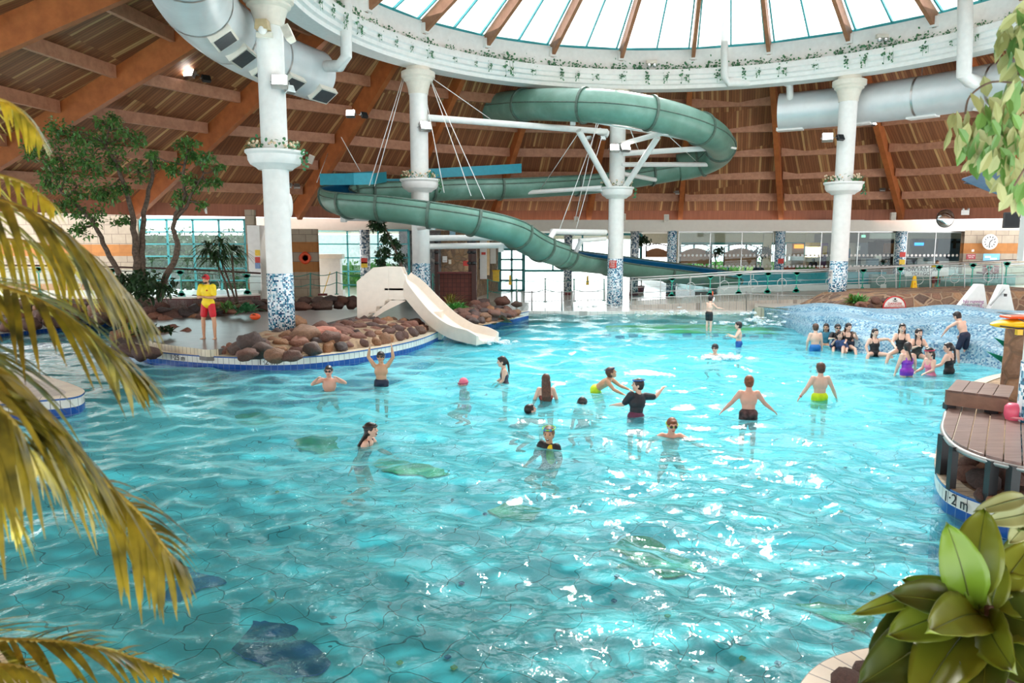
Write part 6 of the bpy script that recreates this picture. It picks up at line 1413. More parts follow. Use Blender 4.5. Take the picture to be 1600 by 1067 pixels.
# --- ivy along the ring ledge
IV = []
for v in range(4):
    mb = MB(); 
    for k in range(46):
        c = Vector((prng.normal()*.28, prng.normal()*.05, .08+abs(prng.normal())*.16)); leafat(mb, c, rv(), Vector((0, -1, .5)), .13, .09)
    for s_ in range(3):
        x = prng.uniform(-.35, .35); l = prng.uniform(.25, .65)
        mb.tube([Vector((x, -.1, .1)), Vector((x, -.2, .02)), Vector((x+.03, -.23, -l))], .006, 4)
        for k in range(7): leafat(mb, Vector((x+prng.normal()*.03, -.24, -l*prng.uniform(0, 1))), rv()+Vector((0, 0, -.6)), Vector((0, -1, 0)), .1, .075)
    o = mb.build('ivy', M['ivy']); IV.append(o.data); bpy.data.objects.remove(o)
for i in range(34):
    a = 12+i*4.9+prng.uniform(-.6, .6)
    o = bpy.data.objects.new('trailing_ivy', IV[i % 4]); col.objects.link(o); o.location = ringpt(a, 11.8, 10.36); o.rotation_euler.z = math.radians(a)-PI/2+PI
    o.rotation_euler.z = math.radians(a)+PI/2+PI; s_ = prng.uniform(.6, 1.05); o.scale = (s_, s_, s_); tag(o, 'small ivy plant trailing over the white ledge of the skylight ring', 'plant', 'ivy along the skylight ring')
# ivy and dried flowers in the column bowls
flw = plain('dried_petals', srgb(225, 200, 170), .7)
for key, deg, lab in ((1, 185, 'ivy and dried flowers in the bowl of the left column'), (2, 140, 'dried flowers in the bowl of the column behind the cream slide'), (3, 95, 'straggly plant in the bowl of the centre column'), (4, 50, 'trailing flowering plant in the bowl of the ENTER HERE column')):
    c = ringpt(deg, RR, 5.43); e = empty('bowl_plant', c, lab, 'plant'); mb = MB(); fm_ = MB()
    for k in range(90):
        a = prng.choice([prng.uniform(-2.6, -.4), prng.uniform(-.8, .4), prng.uniform(2.6, 3.6)]); r = prng.uniform(.42, .74); leafat(mb, Vector((math.cos(a)*r, math.sin(a)*r, prng.uniform(0, .28))), rv(), Vector((0, 0, 1)), .13, .08)
        if k % 3 == 0: fm_.ell((math.cos(a)*r, math.sin(a)*r, prng.uniform(.1, .32)), .04, n=6, m=4)
    for s_ in range(2):
        a = -.25+s_*.3; l = .5
        for k in range(9): leafat(mb, Vector((math.cos(a)*.82, math.sin(a)*.82, -l*k/9)), rv(), Vector((0, -1, 0)), .11, .08)
    mb.build('leaves', M['ivy'], e); fm_.build('flower_heads', flw, e, True)
# ---------------------------------------------------------------- foreground palm fronds
def frond(parent, rib, L, W, m, n=34, hang=.5, seed=0, side=(1, -1), fade=.35, nm='frond', r0=.01):
    """rib: list of world points; leaflets on both sides"""
    r_ = random.Random(seed); b = Vector(parent.location); pts = catmull(rib, 8); pts = [p-b for p in pts]; N = len(pts)
    mb = MB(); mb.tube(pts, [r0*(1-.8*i/(N-1)) for i in range(N)], 6); rb = mb.build(nm, M['palmrib'], parent, True)
    lm = MB()
    for k in range(n):
        t_ = .16+.84*(k+.5)/n; i = min(N-2, int(t_*(N-1))); p = pts[i].lerp(pts[i+1], t_*(N-1)-i); tg = (pts[i+1]-pts[i]).normalized(); sd_ = tg.cross(Vector((0, 0, 1))).normalized()
        l = L*(1-fade*t_)*math.sin(PI*min(1, .28+t_*.75))**.5*r_.uniform(.85, 1.1)
        for sg in side:
            d = (tg*r_.uniform(.55, .8)+sd_*sg*r_.uniform(.5, .9)+Vector((0, 0, r_.uniform(-.1, .3)))).normalized(); vs = []; ns = 6
            wd = (d.cross(tg)).cross(d).normalized()*.7+Vector((0, 0, .35)); wd = (wd-d*wd.dot(d)).normalized()
            for j in range(ns+1):
                u = j/ns; q = p+d*(l*u)+Vector((0, 0, -hang*l*u*u)); ww = W*(math.sin(PI*min(1, .18+u*.82))**.7)*.5+.0004; vs += [q-wd*ww, q+Vector((0, 0, -.15*ww)), q+wd*ww]
            lm.add(vs, [(3*j+a, 3*j+a+1, 3*j+a+4, 3*j+a+3) for j in range(ns) for a in (0, 1)])
    lm.build('leaflets', M[m], rb, True); return rb
pm = empty('palm_tree', (-1.6, 1.0, .35), 'yellow-green palm whose arching fronds fill the left foreground', 'palm')
def PR(lst): return [P(a, b, c) for a, b, c in lst]
CR1 = P(-420, 460, 1.35); CR2 = P(-380, 1010, 1.4); _fr = frond
def frond(parent, rib, *a, **k_): return _fr(parent, ([CR1] if parent.name == 'palm_tree' else [CR2])+rib, *a, **k_)
mb = MB(); b_ = Vector(pm.location); mb.tube([CR1-b_+Vector((0, 0, .03)), CR1-b_+Vector((-.02, .02, -.8)), CR1-b_+Vector((-.06, .03, -1.8)), Vector((CR1.x-.1, CR1.y+.04, .0))-b_], [.03, .045, .055, .07], 10); mb.build('trunk', M['bark'], pm, True)
frond(pm, PR([(-260, 330, 1.5), (-120, 300, 1.5), (20, 320, 1.5), (120, 380, 1.55), (190, 450, 1.6), (250, 520, 1.65)]), .26, .012, 'palm', 46, .85, 1, nm='frond', r0=.008)
frond(pm, PR([(-240, 560, 1.25), (-120, 530, 1.25), (0, 580, 1.3), (75, 655, 1.35), (150, 740, 1.4), (215, 800, 1.4), (262, 862, 1.4), (290, 890, 1.42)]), .27, .0145, 'palm', 58, .7, 2)
frond(pm, PR([(-200, 470, 1.45), (-60, 440, 1.5), (60, 470, 1.5), (150, 530, 1.55), (200, 575, 1.6), (235, 600, 1.6)]), .25, .013, 'palm', 46, .6, 3)
frond(pm, PR([(-160, 180, 1.7), (-60, 150, 1.7), (10, 160, 1.7), (50, 195, 1.7), (68, 225, 1.7)]), .1, .009, 'palmyellow', 30, 1.0, 4)
frond(pm, PR([(-160, 290, 1.8), (-60, 270, 1.8), (20, 280, 1.8), (70, 310, 1.8), (85, 325, 1.8)]), .11, .009, 'palmyellow', 26, .9, 5)
frond(pm, PR([(-150, 385, 1.8), (-50, 375, 1.8), (40, 378, 1.8), (95, 395, 1.8), (120, 425, 1.8)]), .2, .009, 'palmyellow', 34, 1.2, 6)
frond(pm, PR([(-160, 700, 1.3), (-100, 650, 1.3), (-40, 700, 1.3), (10, 780, 1.32), (38, 835, 1.34)]), .2, .013, 'palmyellow', 32, .7, 7)
frond(pm, PR([(-140, 620, 1.15), (-60, 600, 1.15), (20, 660, 1.15), (60, 740, 1.18)]), .24, .017, 'palm', 28, .9, 8)
pm2 = empty('palm_tree', (-1.1, 1.0, 1.6), 'narrow-leaved palm frond reaching in at the bottom left corner', 'palm')
mb = MB(); b_ = Vector(pm2.location); mb.tube([CR2-b_+Vector((0, 0, .03)), CR2-b_+Vector((.02, 0, -.7)), Vector((CR2.x, CR2.y, .0))-b_], [.02, .03, .045], 10); mb.build('trunk', M['bark'], pm2, True)
frond(pm2, PR([(-220, 1040, 1.5), (-100, 1000, 1.5), (20, 1000, 1.52), (110, 1005, 1.55), (200, 1025, 1.6), (280, 1055, 1.62)]), .21, .011, 'palm', 44, .35, 9, r0=.008)
frond(pm2, PR([(-200, 1100, 1.4), (-80, 1050, 1.4), (20, 1040, 1.42), (90, 1070, 1.45)]), .18, .011, 'palm', 24, .35, 10)
# ---------------------------------------------------------------- broad-leaved plant bottom right
def broad(parent, base, tip, W, mat, bend=.18, up=None, seed=0, cup=.12):
    """big simple leaf from base to tip (world points)"""
    b = Vector(parent.location); a = base-b; c = tip-b; d = c-a; L = d.length; d.normalize(); view = (Vector((0, 0, 3))-(base+tip)/2).normalized() if up is None else Vector(up).normalized()
    r_ = random.Random(seed); view = (view+Vector((r_.uniform(-.3, .3), r_.uniform(-.3, .3), r_.uniform(-.1, .3)))).normalized()
    s_ = d.cross(view).normalized(); n_ = s_.cross(d).normalized(); NU, NV = 15, 9
    def f(u, v):
        x = (v-.5)*2; w_ = W*(math.sin(PI*min(1, u**.85*.93+.045))**.75)*.5*(1 if u < .97 else .5)
        if u > .92: w_ *= (1-u)/.08
        p = a+d*(L*u)+n_*(bend*L*math.sin(PI*u)*.8 - .0*u)+s_*(x*w_)+n_*(abs(x)**1.3*cup*W + .02*W*math.sin(u*34+abs(x)*5)*abs(x)); return p
    mb = MB(); mb.grid(NV, NU, lambda u, v: f(v, u)); lf = mb.build('leaf', M[mat], parent, True, mods=[('s', 'SOLIDIFY', dict(thickness=.0012))])
    rb = MB(); rb.tube([f(k/10, .5)-n_*.001+n_*.0015 for k in range(11)], [.0032*(1-.8*k/10) for k in range(11)], 5); rb.build('midrib', M['broaddark'] if mat != 'broaddark' else M['broad'], lf, True); return lf
bpn = empty('broad_leaved_plant', tuple(P(1530, 1000, 1.9)), 'big rosette plant with broad olive-green leaves in the bottom right corner', 'plant')
C0 = (1540, 968, 1.9)
for i, (x, y, Y, W, m, bx, by) in enumerate(((1478, 815, 1.95, .12, 'broadlime', 1515, 945), (1540, 795, 2.0, .13, 'broad', 1532, 930), (1612, 850, 2.0, .1, 'broad', 1548, 935), (1408, 905, 1.95, .07, 'broadlime', 1500, 930), (1330, 960, 1.8, .05, 'broad', 1440, 925), (1385, 930, 1.85, .11, 'broaddark', 1500, 955),
        (1445, 990, 1.7, .13, 'broad', 1530, 960), (1382, 995, 1.8, .12, 'broad', 1500, 950), (1590, 1055, 1.65, .12, 'broad', 1542, 965), (1352, 1030, 1.8, .14, 'broaddark', 1460, 960), (1335, 1075, 1.7, .15, 'broaddark', 1480, 985), (1425, 1110, 1.65, .16, 'broad', 1520, 975), (1535, 1120, 1.6, .12, 'broaddark', 1545, 990),
        (1640, 980, 1.8, .14, 'broaddark', 1560, 960), (1630, 920, 1.9, .12, 'broad', 1555, 945), (1500, 880, 1.95, .06, 'broadlime', 1530, 950), (1620, 1080, 1.7, .14, 'broaddark', 1560, 985), (1570, 880, 1.95, .07, 'broad', 1548, 950), (1380, 1120, 1.7, .14, 'broaddark', 1490, 1010), (1480, 905, 2.0, .1, 'broad', 1540, 965), (1660, 1010, 1.75, .14, 'broad', 1570, 970), (1600, 900, 2.1, .12, 'broaddark', 1560, 950))):
    broad(bpn, P(bx, by, C0[2]+.03), P(x, y, Y), W, m, bend=.16 if y < 950 else .1, seed=i)
mb = MB(); o_ = Vector(bpn.location); mb.tube([P(1545, 945, 1.93)-o_, P(1548, 1000, 1.93)-o_, P(1550, 1090, 1.93)-o_, Vector((P(1552, 1150, 1.93)-o_).xyz)], [.012, .02, .03, .035], 8); mb.build('stem', M['bark'], bpn, True)
pt = empty('silvery_plant', tuple(P(1590, 830, 2.3)), 'silver-green drooping leaves above the broad-leaved plant', 'plant')
for i, (x, y, bx, by, W) in enumerate(((1520, 800, 1600, 778, .06), (1535, 815, 1610, 800, .07), (1575, 850, 1620, 790, .08), (1590, 830, 1640, 800, .08), (1560, 875, 1630, 830, .07), (1600, 880, 1640, 830, .09))):
    broad(pt, P(bx, by, 2.3), P(x, y, 2.25), W, 'ficus' if i < 3 else 'broaddark', seed=40+i)
# hanging leafy branch top right
hb = empty('hanging_branch', tuple(P(1640, 120, 2.6)), 'drooping branch of pale green leaves at the top right corner', 'plant'); hO = Vector(hb.location)
for pts in (((1650, 100, 2.6), (1600, 128, 2.6), (1550, 128, 2.6), (1516, 150, 2.6), (1508, 178, 2.6)), ((1650, 60, 2.6), (1600, 90, 2.6), (1580, 160, 2.6), (1560, 230, 2.6)), ((1650, -20, 2.6), (1605, 30, 2.6), (1590, 80, 2.6)), ((1660, 180, 2.5), (1610, 250, 2.5), (1585, 290, 2.5))):
    mb = MB(); mb.tube([p-hO for p in catmull(PR(pts), 4)], .0035, 5); mb.build('twig', M['bark'], hb, True)
ctrs = [(1514, 200, 14), (1500, 195, 10), (1575, 50, 16), (1590, 95, 18), (1560, 150, 16), (1540, 165, 12), (1580, 175, 20), (1555, 195, 18), (1535, 215, 16), (1590, 215, 18), (1550, 235, 16), (1575, 250, 14), (1590, 290, 14), (1598, 140, 18), (1600, 20, 14), (1525, 232, 8)]
mb = MB(); mb2 = MB()
for px, py, n in ctrs:
    for k in range(n):
        p = P(px+prng.normal()*13, py+prng.normal()*13, 2.6+prng.normal()*.06)-hO; d = Vector((prng.normal()*.45, prng.normal()*.3, -1)); leafat(mb if k % 3 else mb2, p, d, Vector((0, -1, .2))+rv()*.5, prng.uniform(.06, .095), prng.uniform(.03, .045), .14, .05)
mb.build('leaves', M['ficus'], hb); mb2.build('dark_leaves', M['leaf'], hb)
# ---------------------------------------------------------------- people
def skin(nm, c):
    if nm in MT: return MT[nm]
    t = NT(nm); t.set(Roughness=.45); t.b.inputs['Subsurface Weight'].default_value = .0
    t.color(t.ramp(t.noise(t.coord(), 5, 3), [(.3, tuple(x*.88 for x in c)), (.7, c)])); MT[nm] = t.m; return t.m
SK = {'fair': skin('skin_fair', srgb(232, 188, 165)), 'pink': skin('skin_pink', srgb(228, 172, 150)), 'tan': skin('skin_tan', srgb(206, 158, 124)), 'olive': skin('skin_olive', srgb(190, 145, 115))}
def cloth(nm, c, rough=.6, var=.08): return plain('cloth_'+nm, srgb(*c), rough, var=var, scale=9)
HAIR = {'dark': plain('hair_dark', srgb(38, 28, 26), .45, var=.3, scale=30), 'brown': plain('hair_brown', srgb(84, 54, 38), .5, var=.3, scale=30), 'red': plain('hair_auburn', srgb(128, 72, 40), .5, var=.3, scale=30), 'light': plain('hair_light_brown', srgb(120, 84, 56), .5, var=.3, scale=30)}
EYE_M = plain('eye_dark', (.02, .015, .012), .2); LIP = plain('lip_red', srgb(176, 90, 84), .5); MOUTH = plain('open_mouth', srgb(90, 30, 30), .5); TEETH = plain('teeth', (.85, .84, .8), .3)
class Blob:
    def __init__(s): s.mb = MB()
    def cap(s, a, ra, b, rb): s.mb.cap(a, ra, b, rb, 10); return s
    def ell(s, c, r, Mx=None): s.mb.ell(c, r, Mx, 14, 10); return s
    def build(s, name, m, parent, vox=.012, smooth_it=2):
        mods = [('remesh', 'REMESH', dict(mode='VOXEL', voxel_size=vox, use_smooth_shade=True))]
        if smooth_it: mods.append(('smooth', 'SMOOTH', dict(factor=.5, iterations=smooth_it)))
        return s.mb.build(name, m, parent, True, mods=mods)
def V(*a): return Vector(a)
def person(loc, yaw, h, label, skin='fair', torso=(0, 0), head=(0, 0), arms=None, legs=None, hair=('short', 'dark'), wear=(), extras=(), vox=.012, child=True, mouth=None, group=None, base_z=None, girl=False):
    """loc: hip point (world).  local frame: +Y forward, +X the figure's right, +Z up; yaw turns it.
       torso=(pitch forward, roll right) head=(yaw left, pitch down) in degrees; limbs: directions (local) for upper and lower segment"""
    k = h/1.75; hk = k*(1.0 if not child else 1.0+.5*max(0, (1.65-h)/.5))
    e = empty('person', loc, label, 'person', group, rz=math.radians(yaw))
    Rt = Matrix.Rotation(math.radians(torso[1]), 3, 'Y') @ Matrix.Rotation(-math.radians(torso[0]), 3, 'X')
    T = lambda v: Rt @ (v*k)
    pel = V(0, 0, 0); chest = T(V(0, 0, .33)); neck = T(V(0, -.005, .50)); sw = (.165 if not girl else .15); shR, shL = T(V(sw, 0, .44)), T(V(-sw, 0, .44))
    Rh = Matrix.Rotation(math.radians(torso[1]*.4), 3, 'Y') @ Matrix.Rotation(math.radians(head[0]), 3, 'Z') @ Matrix.Rotation(-math.radians(head[1]+torso[0]*.35), 3, 'X')
    hc = neck + Rt @ V(0, .01*k, .03*k) + Rh @ (V(0, .02, .112)*hk); HP = lambda v: hc + Rh @ (v*hk)
    B = Blob(); cf = 1.12 if child else 1.0
    hw, ww, cw = (.16*cf, .122*cf, .155*cf) if not girl else (.165*cf, .115*cf, .14*cf)
    def torso_shape(bl, g, hips=True, waist=True, chst=True, top=1.0):
        if hips: bl.ell(T(V(0, -.01, .02)), ((hw+g)*k, (.115+g)*k, (.12+g)*k), Rt)
        if waist: bl.ell(T(V(0, 0, .16)), ((ww+g)*k, (.098+g)*k, (.17+g)*k), Rt)
        if chst: bl.ell(T(V(0, 0, .30)), ((cw+g)*k, (.11+g)*k, (.17*top+g)*k), Rt)
    torso_shape(B, 0)
    B.ell(T(V(0, .0, .38)), (.165*k, .095*k, .11*k), Rt); B.cap(shL*.92+chest*.08, .052*k, shR*.92+chest*.08, .052*k)
    B.cap(T(V(0, -.01, .42)), .062*k, hc+Rh @ (V(0, -.02, -.04)*hk), .05*hk)
    # head
    B.ell(hc, (.074*hk, .092*hk, .105*hk), Rh); B.ell(HP(V(0, .025, -.055)), (.052*hk, .058*hk, .06*hk), Rh); B.ell(HP(V(0, .06, -.093)), (.026*hk, .022*hk, .02*hk), Rh)
    B.cap(HP(V(0, .086, .012)), .010*hk, HP(V(0, .106, -.022)), .014*hk); B.ell(HP(V(0, .07, .035)), (.055*hk, .02*hk, .012*hk), Rh)
    for s_ in (-1, 1): B.ell(HP(V(.076*s_, -.005, -.01)), (.012*hk, .02*hk, .03*hk), Rh); B.ell(HP(V(.035*s_, .066, -.025)), (.022*hk, .018*hk, .02*hk), Rh)
    # arms
    hands = {}
    AR = arms or {}
    UA, FA = (.285, .25) if not child else (.262, .23); lr = k*(1.14 if child else 1)
    seg = {}
    for s_, key, sh in ((1, 'R', shR), (-1, 'L', shL)):
        a = AR.get(key, ((.25*s_, .05, -1), (.15*s_, .25, -1))); u = Vector(a[0]).normalized(); f = Vector(a[1]).normalized(); el = sh+u*UA*k; wr = el+f*FA*k
        B.ell(sh, .06*k); B.cap(sh, .052*lr, sh+u*.14*k, .047*lr); B.cap(sh+u*.14*k, .047*lr, el, .036*lr); B.cap(el, .038*lr, el+f*.09*k, .038*lr); B.cap(el+f*.09*k, .038*lr, wr, .025*lr)
        side = Vector(a[3]) if len(a) > 3 else (f.cross(V(0, 0, 1)) if abs(f.z) < .9 else V(0, 1, 0)); side = (side-f*side.dot(f)).normalized(); pn = f.cross(side).normalized()
        pc = wr+f*.05*k; Mh = Matrix((side, f, pn)).transposed(); B.ell(pc, (.04*k, .05*k, .018*k), Mh); curl = a[2] if len(a) > 2 else .25
        if vox < .02:
            for j, (o, L) in enumerate(((-.03, .062), (-.01, .072), (.01, .068), (.03, .054))):
                b0 = wr+f*.085*k+side*o*k; d1 = (f+side*o*3).normalized(); m_ = b0+d1*L*.5*k+pn*curl*.02*k; t_ = m_+(d1*(1-curl*.6)+pn*curl*1.3).normalized()*L*.5*k
                B.cap(b0, .0105*k, m_, .0098*k); B.cap(m_, .0098*k, t_, .008*k)
            tb = wr+f*.03*k-side*s_*.03*k; tm = tb+(f*.6-side*s_*.8).normalized()*.04*k; B.cap(tb, .013*k, tm, .011*k); B.cap(tm, .011*k, tm+(f*.9-side*s_*.2+pn*curl).normalized()*.03*k, .009*k)
        seg[key] = (sh, u, el, f, wr)
    # legs
    LG = legs or {}
    lseg = {}
    for s_, key in ((1, 'R'), (-1, 'L')):
        a = LG.get(key, ((.05*s_, .02, -1), (0, -.03, -1))); u = Vector(a[0]).normalized(); f = Vector(a[1]).normalized(); hp = V(.088*s_, 0, -.02)*k; kn = hp+u*.43*k; an = kn+f*.41*k
        B.cap(hp, .088*k, hp+u*.18*k, .078*k); B.cap(hp+u*.18*k, .078*k, kn, .053*k); B.cap(kn, .054*k, kn+f*.12*k+V(0, -.008, 0)*k, .054*k); B.cap(kn+f*.12*k, .052*k, an, .034*k)
        ft = Vector(a[2]) if len(a) > 2 else V(.12*s_, 1, -.08); ft = ft.normalized(); B.cap(an+V(0, -.025, -.045)*k, .032*k, an+ft*.13*k+V(0, 0, -.055)*k, .028*k); B.cap(an+ft*.11*k+V(0, 0, -.06)*k, .03*k, an+ft*.175*k+V(0, 0, -.065)*k, .018*k)
        lseg[key] = (hp, u, kn, f, an, ft)
    B.build('body', SK[skin], e, vox)
    # face
    mb = MB()
    for s_ in (-1, 1): mb.ell(HP(V(.032*s_, .082, .008)), (.013*hk, .008*hk, .008*hk), Rh, 8, 6)
    mb.build('eyes', EYE_M, e, True)
    mb = MB()
    if mouth == 'open': mb.ell(HP(V(0, .082, -.066)), (.024*hk, .013*hk, .018*hk), Rh)
    else: mb.ell(HP(V(0, .083, -.062)), (.024*hk, .012*hk, .008*hk), Rh)
    mb.build('mouth', MOUTH if mouth == 'open' else LIP, e, True)
    if mouth == 'open': mb = MB(); mb.ell(HP(V(0, .091, -.058)), (.018*hk, .008*hk, .006*hk), Rh); mb.build('teeth', TEETH, e, True)
    if hair and hair[0] != 'none':
        mb = MB()
        for s_ in (-1, 1): mb.ell(HP(V(.034*s_, .086, .033)), (.02*hk, .008*hk, .005*hk), Rh, 8, 6)
        mb.build('eyebrows', HAIR.get(hair[1], HAIR['dark']), e, True)
        H = Blob(); Hm = HAIR[hair[1]]
        H.ell(HP(V(0, -.018, .022)), (.087*hk, .098*hk, .103*hk), Rh); H.ell(HP(V(0, -.03, -.03)), (.076*hk, .075*hk, .07*hk), Rh); H.ell(HP(V(0, .045, .075)), (.06*hk, .045*hk, .03*hk), Rh)
        if hair[0] in ('long', 'wet'):
            H.ell(HP(V(0, -.07, -.06)), (.07*hk, .045*hk, .1*hk), Rh); dn = T(V(0, -.14, .25)) if hair[0] == 'long' else T(V(0, -.12, .32))
            for j in range(5):
                x = (j-2)*.032; H.cap(HP(V(x, -.06, -.04)), .028*hk, T(V(x*1.3, -.125, .30)), .024*k); 
                if hair[0] == 'long': H.cap(T(V(x*1.3, -.125, .30)), .024*k, T(V(x*1.1, -.11, .14+.02*(j % 2))), .011*k)
        if hair[0] == 'front':
            for j in (-1, 1):
                H.cap(HP(V(.06*j, -.02, -.04)), .028*hk, T(V(.09*j, .07, .36)), .022*k); H.cap(T(V(.09*j, .07, .36)), .022*k, T(V(.085*j, .11, .22)), .01*k)
            H.ell(HP(V(0, -.06, -.06)), (.07*hk, .045*hk, .09*hk), Rh)
        if hair[0] in ('ponytail', 'plait'):
            a0 = HP(V(0, -.1, .02)); a1 = HP(V(0, -.13, -.06)); a2 = T(V(.03, -.14, .28)); H.cap(a0, .03*hk, a1, .028*hk); H.cap(a1, .028*hk, T(V(.02, -.14, .38)), .022*k); H.cap(T(V(.02, -.14, .38)), .022*k, a2, .01*k)
        H.build('hair', Hm, e, vox, 1)
    # clothing
    for wv in wear:
        kind, m = wv[0], wv[1]; C_ = Blob()
        if kind == 'shorts':
            f_ = wv[2] if len(wv) > 2 else .55
            torso_shape(C_, .012, True, False, False); C_.ell(T(V(0, 0, .07)), ((hw-.005)*k, .112*k, .05*k), Rt)
            for key in 'RL': hp, u, kn, f, an, ft = lseg[key]; C_.cap(hp, .1*k, hp+u*.43*f_*k, .088*k)
            C_.build('swim_shorts', m, e, vox, 1)
        elif kind == 'suit':
            torso_shape(C_, .009, True, True, False); C_.ell(T(V(0, .0, .27)), ((cw+.01)*k, .122*k, .12*k), Rt)
            for key in 'RL': hp, u, kn, f, an, ft = lseg[key]; C_.cap(hp, .094*k, hp+u*.03*k, .094*k)
            low = len(wv) > 2 and wv[2] == 'lowback'
            for s_ in (-1, 1):
                C_.cap(T(V(.09*s_, .1, .33)), .014*k, T(V(.088*s_, .03, .485)), .013*k); C_.cap(T(V(.088*s_, .03, .485)), .013*k, T(V((.085 if low else .05)*s_, -.1, .36)), .013*k); C_.cap(T(V((.085 if low else .05)*s_, -.1, .36)), .013*k, T(V((.09 if low else .04)*s_, -.11, .24)), .015*k)
            C_.build('swimsuit', m, e, vox*.9, 1)
        elif kind in ('rash', 'tshirt', 'vest'):
            g = .012 if kind == 'rash' else .022
            torso_shape(C_, g, kind == 'tshirt', True, True); C_.ell(T(V(0, .0, .38)), ((.165+g)*k, (.095+g)*k, (.11+g)*k), Rt); C_.cap(shL, .062*k, shR, .062*k); C_.cap(T(V(0, 0, .44)), .07*k, T(V(0, 0, .48)), .06*k)
            if kind != 'vest':
                L = wv[2] if len(wv) > 2 else .7
                for key in 'RL': sh, u, el, f, wr = seg[key]; C_.cap(sh, (.062+g)*lr, sh+u*UA*min(1, L)*k, (.05+g*.9)*lr); 
                if L > 1.05:
                    for key in 'RL': sh, u, el, f, wr = seg[key]; C_.cap(el, .048*k, el+f*FA*(L-1)*k, .04*k)
            C_.build({'rash': 'rash_vest', 'tshirt': 't_shirt', 'vest': 'vest'}[kind], m, e, vox, 1)
        elif kind == 'cap':
            C_.ell(HP(V(0, -.012, .03)), (.09*hk, .102*hk, .1*hk), Rh)
            if len(wv) > 2: C_.ell(HP(V(0, .09, .065)), (.06*hk, .06*hk, .01*hk), Rh)
            C_.build('swim_cap' if len(wv) < 3 else 'cap', m, e, vox*.8, 1)
        elif kind == 'sandals':
            for key in 'RL': hp, u, kn, f, an, ft = lseg[key]; C_.cap(an+V(0, -.03, -.085)*k, .03*k, an+ft*.17*k+V(0, 0, -.09)*k, .03*k)
            mb = C_.mb; mb.build('sandals', m, e, True)
    for ex in extras:
        kind, m = ex[0], ex[1]
        if kind in ('goggles', 'goggles_up'):
            up_ = .075 if kind == 'goggles_up' else 0.008; fy = .078 if kind == 'goggles_up' else .09
            mb = MB()
            for s_ in (-1, 1): mb.ell(HP(V(.033*s_, fy, up_)), (.03*hk, .016*hk, .021*hk), Rh, 10, 8)
            g_ = mb.build('goggles', m, e, True)
            mb = MB(); rx, ry = .093, .108; mb.tube([HP(V(math.cos(2*PI*j/24)*rx, math.sin(2*PI*j/24)*ry-.01, up_+.012-.01*math.sin(2*PI*j/24))) for j in range(24)], .0075*hk, 6, closed=True); mb.build('strap', ex[2] if len(ex) > 2 else m, g_ if False else e, True)
        elif kind == 'band':
            mb = MB(); mb.tube([HP(V(math.cos(2*PI*j/24)*.092, math.sin(2*PI*j/24)*.106-.012, .055-.0*j)) for j in range(24)], .013*hk, 6, closed=True); mb.build('headband', m, e, True)
        elif kind == 'wrist':
            sh, u, el, f, wr = seg[ex[2]]; mb = MB(); s2 = f.cross(V(.3, .5, .7)).normalized(); t2 = f.cross(s2); mb.tube([wr-f*.01*k+(s2*math.cos(2*PI*j/14)+t2*math.sin(2*PI*j/14))*.031*k for j in range(14)], .009*k, 6, closed=True); mb.build('wristband', m, e, True)
        elif kind == 'mask':
            mb = MB(); mb.ell(HP(V(0, .07, -.015)), (.078*hk, .06*hk, .098*hk), Rh, 14, 10); mb.build('face_mask', m, e, True)
            mb = MB(); mb.ell(HP(V(0, .1, .0)), (.058*hk, .045*hk, .06*hk), Rh, 14, 10); mb.build('visor', EYE_M if False else cloth('mask_blue', (40, 120, 200), .3), e, True)
            mb = MB(); mb.tube([HP(V(0, .06, .08)), HP(V(0, .05, .17)), HP(V(0, .03, .24))], [.02*hk, .018*hk, .02*hk], 8); mb.build('snorkel', M['orange'], e, True)
        elif kind == 'stripe':
            mb = MB(); C_ = Blob(); C_.ell(T(V(-.075, .045, .30)), (.1*k, .09*k, .19*k), Rt); C_.build('yellow_side_panel', m, e, vox, 1)
        elif kind == 'badge':
            mb = MB(); mb.ell(T(V(-.07, .133, .36)), (.022*k, .01*k, .02*k), Rt); mb.build('chest_badge', m, e, True)
        elif kind == 'beard':
            mb = Blob(); mb.ell(HP(V(0, .035, -.075)), (.052*hk, .055*hk, .042*hk), Rh); mb.build('beard', m, e, vox*.8, 1)
    return e
def at(px, wl, up, Yover=None):
    """hip point: waterline pixel gives the distance; up = hip height above the water"""
    p = G(px, wl, 0) if Yover is None else P(px, wl, Yover); return Vector((p.x, p.y, up))
def facing(deg): return deg
N_ = cloth('navy', (22, 30, 58)); BK = cloth('black', (22, 22, 26)); 
down = {'R': ((.25, .05, -1), (.1, .3, -1)), 'L': ((-.25, .05, -1), (-.1, .3, -1))}
crouch = {'R': ((.3, 1, -.35), (0, -1, -.55)), 'L': ((-.3, 1, -.3), (0, -1, -.45))}
# yaw 0 looks away from the camera, 180 towards it, 90 to the left, -90 to the right
# lifeguard
lg = G(328, 529, .46)
person((lg.x, lg.y, .46+.925), 170, 1.78, 'lifeguard in yellow t-shirt, red shorts and red cap standing with folded arms', 'tan', (0, 0), (0, 6),
    {'R': ((.25, .22, -1), (-1, .45, .12), .5), 'L': ((-.25, .22, -1), (1, .5, .05), .5)}, {'R': ((.16, .03, -1), (.02, -.02, -1)), 'L': ((-.16, .03, -1), (0, -.02, -1))},
    ('short', 'dark'), [('tshirt', cloth('lifeguard_yellow', (245, 215, 30)), .65), ('shorts', cloth('lifeguard_red', (200, 25, 40)), .62), ('cap', cloth('cap_red', (190, 25, 35)), 1), ('sandals', M['black'])], [('beard', HAIR['dark']), ('badge', M['red'])], child=False)
